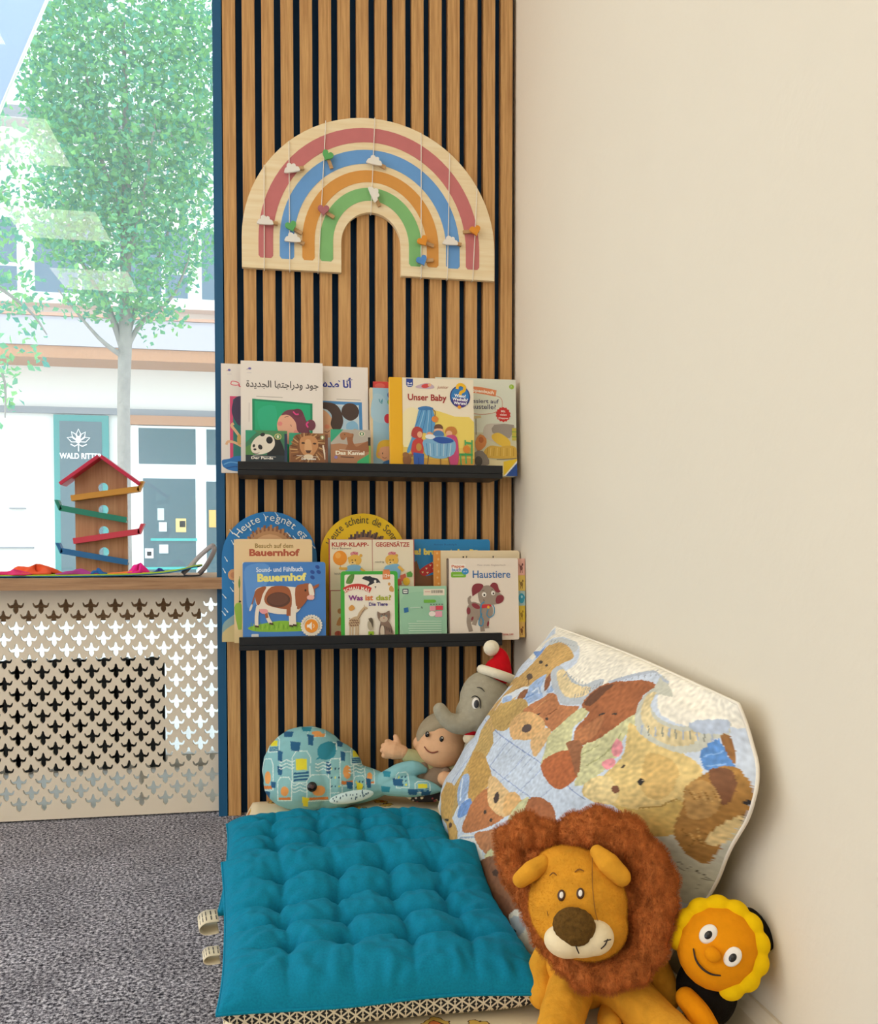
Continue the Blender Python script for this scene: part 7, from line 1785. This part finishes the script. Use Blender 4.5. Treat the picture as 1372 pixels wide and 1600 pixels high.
# hood: shell over the crown and the right side of the head
rows = []
for i in range(15):
    th = math.radians(4 + i * 7.2); r = []
    for j in range(37):
        ph = 2 * math.pi * j / 36
        lim = 1.0
        x_, y_, z_ = 41 * math.sin(th) * math.cos(ph), 44 * math.cos(th) + 2, 39 * math.sin(th) * math.sin(ph) - 2
        # open at the front: pull the rim up over the face
        if z_ > 0 and y_ < 26 + .25 * x_ - 6: 
            t_ = min(1, (26 + .25 * x_ - 6 - y_) / 60); z_ *= (1 - t_) * .6; x_ = x_ * (1 + .0 * t_); y_ = y_
        r.append(dt(x_ + 3, y_, z_))
    rows.append(r)
f.grid(rows)
o = f.build('hood', M_HOOD, dl); sd = o.modifiers.new('t', 'SOLIDIFY'); sd.thickness = .003; sd.offset = 1; o.modifiers.new('s', 'SMOOTH').iterations = 4
f = MB()
dt.ell(f, -2, -62, -4, 30, 30, 20); dt.tube(f, [(-15, -44, 0), (-36, -26, 6), (-52, -20, 10)], [15, 13, 11]); dt.tube(f, [(18, -44, 0), (26, -52, 10), (24, -56, 16)], [14, 12, 10])
blob(f, 'sleeves', M_SLV, dl, voxel=.0022, smooth=5)
f = MB()
dt.ell(f, -8, -60, 4, 26, 26, 20); dt.tube(f, [(-28, -38, 12), (-34, -48, 14), (-30, -56, 14)], [10, 9, 5]); dt.tube(f, [(8, -46, 14), (2, -56, 16), (-2, -64, 16)], [9, 9, 5])
blob(f, 'vest', M_VEST, dl, voxel=.0022, smooth=5)
def mitt(name, x, y, z, a, flip):
    f = MB(); ca, sa = math.cos(math.radians(a)), math.sin(math.radians(a))
    def q(u, v, w=0): return (x + u * ca - v * sa, y + u * sa + v * ca, z + w)
    dt.tube(f, [q(-14, 0), q(-2, 0), q(6, 0)], [11, 14, 12])
    for k, (v, ln) in enumerate(((9, 9), (3, 13), (-3, 13), (-9, 9))): dt.tube(f, [q(4, v), q(ln * .6 + 4, v * 1.15), q(ln + 3, v * 1.2, 2)], [5, 5, 4])
    dt.tube(f, [q(-6, 9 * flip), q(-2, 17 * flip), q(1, 21 * flip)], [5, 5, 4])
    blob(f, name, M_SKIN, dl, voxel=.0013, smooth=3)
mitt('hand', -74, -12, 12, 168, -1)
mitt('hand', 18, -60, 24, -25, 1)
f = MB(); dt.ell(f, -18, -79, 10, 36, 11, 20, 4); dt.ell(f, 0, -76, 0, 34, 13, 24)
def dress(co):
    L_ = dt.inv(co); out = np.tile(np.array(lin('#17121a')), (len(co), 1))
    rg = random.Random(4)
    for k in range(90):
        x_, y_ = rg.uniform(-60, 40), rg.uniform(-110, -60)
        out[(L_[:, 0] - x_) ** 2 + (L_[:, 1] - y_) ** 2 < rg.uniform(1.2, 3.0) ** 2] = lin(('#c9b8b0', '#a8505a', '#d8c8a0')[k % 3])
    return out
blob(f, 'dress', mat('dark floral cotton', None, .85), dl, voxel=.0015, smooth=6, paint=dress, disp=lambda p: .002 * mnoise.noise(p * 60))
for x_, y_ in ((-21, 12), (1, 5)):
    f = MB(); dt.ell(f, x_, y_, 31.0 if x_ < -10 else 33.5, 3.3, 4.6, 2.4, -8); e_ = f.build('eye', M_BLACK, dl)
    f = MB(); dt.ell(f, x_ + 1, y_ + 1.6, 33.2 if x_ < -10 else 35.7, .9, 1.1, .5); f.build('glint', M_EYEW, e_)
f = MB(); dt.tube(f, [(-25, -7, 33.5), (-20, -13, 34.8), (-13, -15.5, 35.6), (-5, -13.5, 36.4)], [.9, 1.1, 1.1, .9], 6); f.build('mouth', mat('stitched mouth', '#8e4a34', .7), dl)

# ---- elephant with a red bobble hat
et = Toy((.4141, -.1685, .2551), SEEN, 1.83 / 1389)
M_ELE = plush('grey elephant plush', '#a8a08b', .08, 110, .0006)
el = thing('plush_elephant', (.414, -.165, .036), 'grey plush elephant with a red and white bobble hat peeking over the pillow', 'plush elephant')
f = MB()
et.ell(f, 6, 6, 0, 40, 46, 36); et.ell(f, -4, -14, 6, 36, 32, 32); et.ell(f, 14, -80, -6, 42, 56, 30)
et.tube(f, [(-8, -22, 14), (-34, -30, 24), (-52, -24, 30), (-63, -9, 32)], [25, 17, 13, 11])
et.ell(f, 40, -6, -16, 26, 36, 8, -15)
blob(f, 'body', M_ELE, el, voxel=.0024, smooth=6)
f = MB()
et.tube(f, [(26, 50, 2), (30, 64, 2), (30, 76, 3), (22, 84, 5)], [23, 17, 11, 7])
hat = blob(f, 'hat', plush('red hat felt', '#c4121d', .06, 120, .0005), el, voxel=.002, smooth=5)
f = MB()
ring = [(25 + 25 * math.cos(a) * .98 + 5 * math.sin(a) * 0, 46 - 8 * math.cos(a), 2 + 25 * math.sin(a)) for a in [2 * math.pi * k / 24 for k in range(25)]]
f.tube([et(*p) for p in ring], 7.5 * et.k, 10, cap=False); f.build('hat_brim', plush('cream hat fleece', '#ede2c8', .05, 120, .0008), hat)
f = MB(); et.ell(f, 16, 87, 9, 12.5, 12.5, 12.5); f.build('bobble', plush('cream hat fleece', '#ede2c8'), hat)
f = MB(); et.ell(f, -8, 1, 36.0, 6.0, 9, 2.6, -6); ew = f.build('eye', M_EYEW, el)
f = MB(); et.ell(f, -7, 0, 38.2, 4.0, 6.2, 1.3, -6); f.build('pupil', mat('dark eye thread', '#2a2a30', .4), ew)
f = MB(); et.tube(f, [(-14, 10, 35), (-9, 12, 36.5), (-2, 7, 36.8), (-1, -6, 37.0)], [.7, 1.0, .9, .6], 6); f.build('lash_line', M_BLACK, ew)
f = MB(); et.tube(f, [(-6, 25, 35), (0, 24, 35.8), (5, 19, 36)], [.6, 1.1, .6], 6); f.build('eyebrow', mat('grey thread', '#4a443c', .8), el)
f = MB(); et.ell(f, -15, -42, 22, 12, 9, 8, 20); f.build('mouth', plush('red mouth felt', '#b5121f', .05), el)
f = MB(); et.ell(f, -17, -52, 22, 11, 9, 8, 10); f.build('chin', plush('cream chin felt', '#e4d3b4', .05), el)

# ---- lion
lt = Toy((.3248, -1.0005, .1701), SEEN, 1.0 / 1389)
M_LION = plush('golden lion plush', '#da9a2e', .14, 60, .0010)
M_MANE = plush('chestnut mane fur', '#b96a35', .34, 120, .0035, (1.0, 1.0, .45))
M_MUZ = plush('cream muzzle plush', '#eedcb6', .05, 90, .0006)
M_NOSE = plush('brown nose fur', '#64481f', .35, 220, .0018)
ln = thing('plush_lion', (.33, -.98, .036), 'large plush lion with a shaggy chestnut mane sitting at the front of the play mat', 'plush lion')
def lp(px, py, z=0): return (px - 893, 1420 - py, z)
f = MB()
mane_ring = [(792, 1318, -2, 24), (818, 1306, 4, 28), (848, 1312, 4, 24), (876, 1318, -6, 18), (900, 1306, 2, 30), (936, 1298, 6, 36), (974, 1308, 4, 36), (1006, 1336, 0, 34), (1022, 1372, -2, 34), (1026, 1402, -4, 30), (1016, 1436, -2, 30), (1008, 1470, 0, 28), (986, 1496, 2, 27), (950, 1512, 6, 26), (914, 1512, 8, 24), (884, 1494, 4, 22), (856, 1462, 0, 22), (838, 1432, -4, 20), (822, 1402, -6, 22), (808, 1374, -6, 24), (796, 1346, -6, 22)]
for x_, y_, z_, r_ in mane_ring:
    lt.ell(f, *lp(x_, y_, z_), r_, r_, r_ * .95)
for i in range(len(mane_ring)):
    a, b = mane_ring[i], mane_ring[(i + 1) % len(mane_ring)]
    lt.tube(f, [lp(a[0], a[1], a[2]), lp((a[0] + b[0]) / 2, (a[1] + b[1]) / 2, (a[2] + b[2]) / 2), lp(b[0], b[1], b[2])], [a[3] * .92, (a[3] + b[3]) * .45, b[3] * .92])
lt.ell(f, *lp(850, 1350, -14), 40, 44, 30); lt.ell(f, *lp(930, 1405, -32), 92, 98, 34); lt.ell(f, *lp(970, 1380, -26), 62, 76, 34)
def mane_disp(p):
    q = p * 1.0
    return .0042 * mnoise.noise(q * 34) + .0030 * mnoise.noise(Vector((q.x * 90, q.y * 90, q.z * 60))) + .0016 * mnoise.noise(Vector((q.x * 260, q.y * 260, q.z * 140)))
mane = blob(f, 'mane', M_MANE, ln, voxel=.0019, smooth=4, disp=mane_disp)
fur(mane, 9000, .0052, .00022, 3, child=6)
f = MB()
lt.ell(f, *lp(902, 1412, 12), 76, 78, 58, -8); lt.ell(f, *lp(910, 1440, 18), 68, 54, 50, -8); lt.ell(f, *lp(896, 1362, 8), 62, 36, 46, -8); lt.ell(f, *lp(900, 1445, 34), 46, 34, 42)
head = blob(f, 'head', M_LION, ln, voxel=.002, smooth=10)
fur(head, 6000, .0018, .00016, 5, child=4)
f = MB()
lt.ell(f, *lp(884, 1466, 60), 32, 24, 26, -8); lt.ell(f, *lp(926, 1458, 58), 30, 26, 26, 10); lt.ell(f, *lp(903, 1468, 58), 38, 20, 25)
muz = blob(f, 'muzzle', M_MUZ, ln, voxel=.0016, smooth=6)
f = MB(); lt.ell(f, *lp(897, 1443, 80), 32, 26, 16, -4); lt.ell(f, *lp(899, 1454, 80), 24, 18, 15)
blob(f, 'nose', M_NOSE, ln, voxel=.0014, smooth=5, disp=lambda p: .0008 * mnoise.noise(p * 300))
f = MB(); lt.tube(f, [lp(899, 1468, 86), lp(901, 1474, 85.5), lp(904, 1480, 83)], [.9, 1.1, .9], 6); lt.tube(f, [lp(945, 1459, 79), lp(942, 1466, 79.5), lp(936, 1472, 79)], [.8, 1.0, .8], 6)
lt.tube(f, [lp(940, 1462, 80), lp(946, 1460, 78), lp(950, 1459, 75)], [.7, .9, .7], 6)
M_THR = mat('dark brown thread', '#2c1c14', .7)
f.build('mouth_stitch', M_THR, muz)
def ear(name, pts, rad, z):
    f = MB(); lt.tube(f, pts, rad)
    blob(f, name, M_LION, ln, voxel=.0018, smooth=4)
ear('ear', [lp(848, 1356, 34), lp(832, 1368, 40), lp(815, 1382, 42)], [13, 16, 13], 0)
ear('ear', [lp(932, 1336, 40), lp(948, 1352, 46), lp(968, 1370, 44)], [12, 18, 15], 0)
for x_, y_, z_ in ((878, 1402, 67.5), (906, 1398, 68.5)):
    f = MB(); lt.ell(f, *lp(x_, y_, z_), 6.0, 8.4, 3.2, -6); e_ = f.build('eye', mat('brown eye thread', '#4a2c18', .5), ln)
    f = MB(); lt.ell(f, *lp(x_, y_ - .5, z_ + 2.6), 3.0, 4.8, 1.2, -6); f.build('pupil', M_EYEW, e_)
for p in ([lp(860, 1374, 57), lp(865, 1370, 58), lp(870, 1373, 59)], [lp(898, 1367, 60), lp(904, 1363, 60), lp(911, 1365, 59)]):
    f = MB(); lt.tube(f, p, [.8, 1.2, .8], 6); f.build('eyebrow', mat('ochre thread', '#8a5a1c', .8), ln)
# seams down the forehead
for p in ([lp(850, 1378, 42), lp(853, 1405, 52), lp(858, 1432, 58)], [lp(924, 1345, 46), lp(924, 1385, 66), lp(928, 1422, 68), lp(934, 1440, 67)]):
    f = MB(); lt.tube(f, p, [.5, .6, .5], 6); f.build('seam', mat('ochre thread', '#8a5a1c', .8), ln)
# body in room coordinates
f = MB()
f.ell((.350, -.960, .085), (.052, .050, .048)); f.ell((.352, -.962, .115), (.046, .042, .045))
def wtube(f, pts, rad):
    p = spline(pts, 5); m = len(p) - 1; n_ = len(rad) - 1; rr = []
    for i in range(m + 1):
        t = i / m * n_; a = min(int(t), n_ - 1); q = t - a; rr.append(rad[a] * (1 - q) + rad[a + 1] * q)
    f.tube(p, rr, 12); f.ell(p[0], (rr[0],) * 3, None, (1, 1, 1, 1), 8, 12); f.ell(p[-1], (rr[-1],) * 3, None, (1, 1, 1, 1), 8, 12)
blob(f, 'body', M_LION, ln, voxel=.0024, smooth=8)
for pts, rad in (([(.330, -.990, .078), (.302, -1.034, .062), (.278, -1.080, .056)], [.027, .025, .022]), ([(.378, -.990, .080), (.401, -1.040, .062), (.414, -1.090, .057)], [.030, .026, .023])):
    f = MB(); wtube(f, pts, rad); o = blob(f, 'hind_leg', M_LION, ln, voxel=.0022, smooth=6, disp=lambda p: .0012 * mnoise.noise(p * 70))
for pts, rad in (([(.400, -.965, .128), (.424, -.990, .100), (.436, -1.010, .066)], [.017, .017, .017]), ([(.318, -.955, .110), (.300, -.965, .085), (.296, -.985, .066)], [.016, .016, .016])):
    f = MB(); wtube(f, pts, rad); blob(f, 'front_leg', M_LION, ln, voxel=.002, smooth=5)
f = MB(); wtube(f, [(.37, -1.005, .052), (.362, -1.02, .050), (.360, -1.03, .050)], [.012, .013, .013]); blob(f, 'tail', M_LION, ln, voxel=.002, smooth=4)

# ---- small doll with yellow curls
kt = Toy((.4735, -1.057, .1394), SEEN, .972 / 1389, roll=-38)
M_YEL = plush('yellow curl plush', '#eec208', .05, 90, .0004)
M_ORG = plush('orange face plush', '#e8930c', .05, 90, .0005)
kd = thing('plush_doll', (.4735, -1.06, .036), 'orange faced plush doll with puffy yellow curls wedged between lion and wall', 'plush doll')
f = MB(); kt.ell(f, 0, 0, 0, 62, 66, 48); kt.ell(f, 0, -18, 4, 56, 46, 44)
blob(f, 'head', M_ORG, kd, voxel=.0022, smooth=6)
f = MB()
for k in range(10):
    a = math.radians(-32 + 27.0 * k)
    kt.ell(f, 60 * math.cos(a), 62 * math.sin(a), 6, 20, 17, 17, math.degrees(a) + 90)
kt.ell(f, 0, 14, -22, 62, 62, 38)
blob(f, 'curls', M_YEL, kd, voxel=.0017, smooth=3)
for x_ in (-22, 23):
    f = MB(); kt.ell(f, x_, 4, 45, 12, 16, 5); e_ = f.build('eye', M_EYEW, kd)
    f = MB(); kt.ell(f, x_ + 1, 3, 49.6, 5, 7, 1.6); f.build('pupil', M_BLACK, e_)
f = MB(); kt.ell(f, 0, -14, 52, 13, 11, 10); f.build('nose', M_ORG, kd)
f = MB(); kt.tube(f, [(-24, -28, 45), (-12, -37, 48), (2, -40, 48.5), (16, -37, 47.5), (27, -29, 44)], [1.0, 1.6, 1.8, 1.6, 1.0], 8); f.build('mouth', M_THR, kd)
f = MB(); f.ell((.474, -1.030, .078), (.034, .034, .040)); blob(f, 'body', plush('black doll body', '#17130f', .1), kd, voxel=.0022, smooth=5)
f = MB(); wtube(f, [(.440, -1.050, .082), (.447, -1.066, .072), (.452, -1.076, .056)], [.012, .0135, .0155])
for q in (-.009, -.003, .003, .009): wtube(f, [(.452 + q, -1.078, .052), (.453 + q * 1.2, -1.086, .046), (.454 + q * 1.3, -1.091, .0445)], [.0048, .0046, .004])
wtube(f, [(.444, -1.074, .06), (.438, -1.080, .053), (.437, -1.084, .049)], [.0048, .0045, .004])
blob(f, 'arm', M_ORG, kd, voxel=.0015, smooth=3)
f = MB(); kt.ell(f, 26, 64, -22, 36, 16, 14, -20); blob(f, 'hair_band', plush('black doll body', '#17130f', .1), kd, voxel=.002, smooth=4)
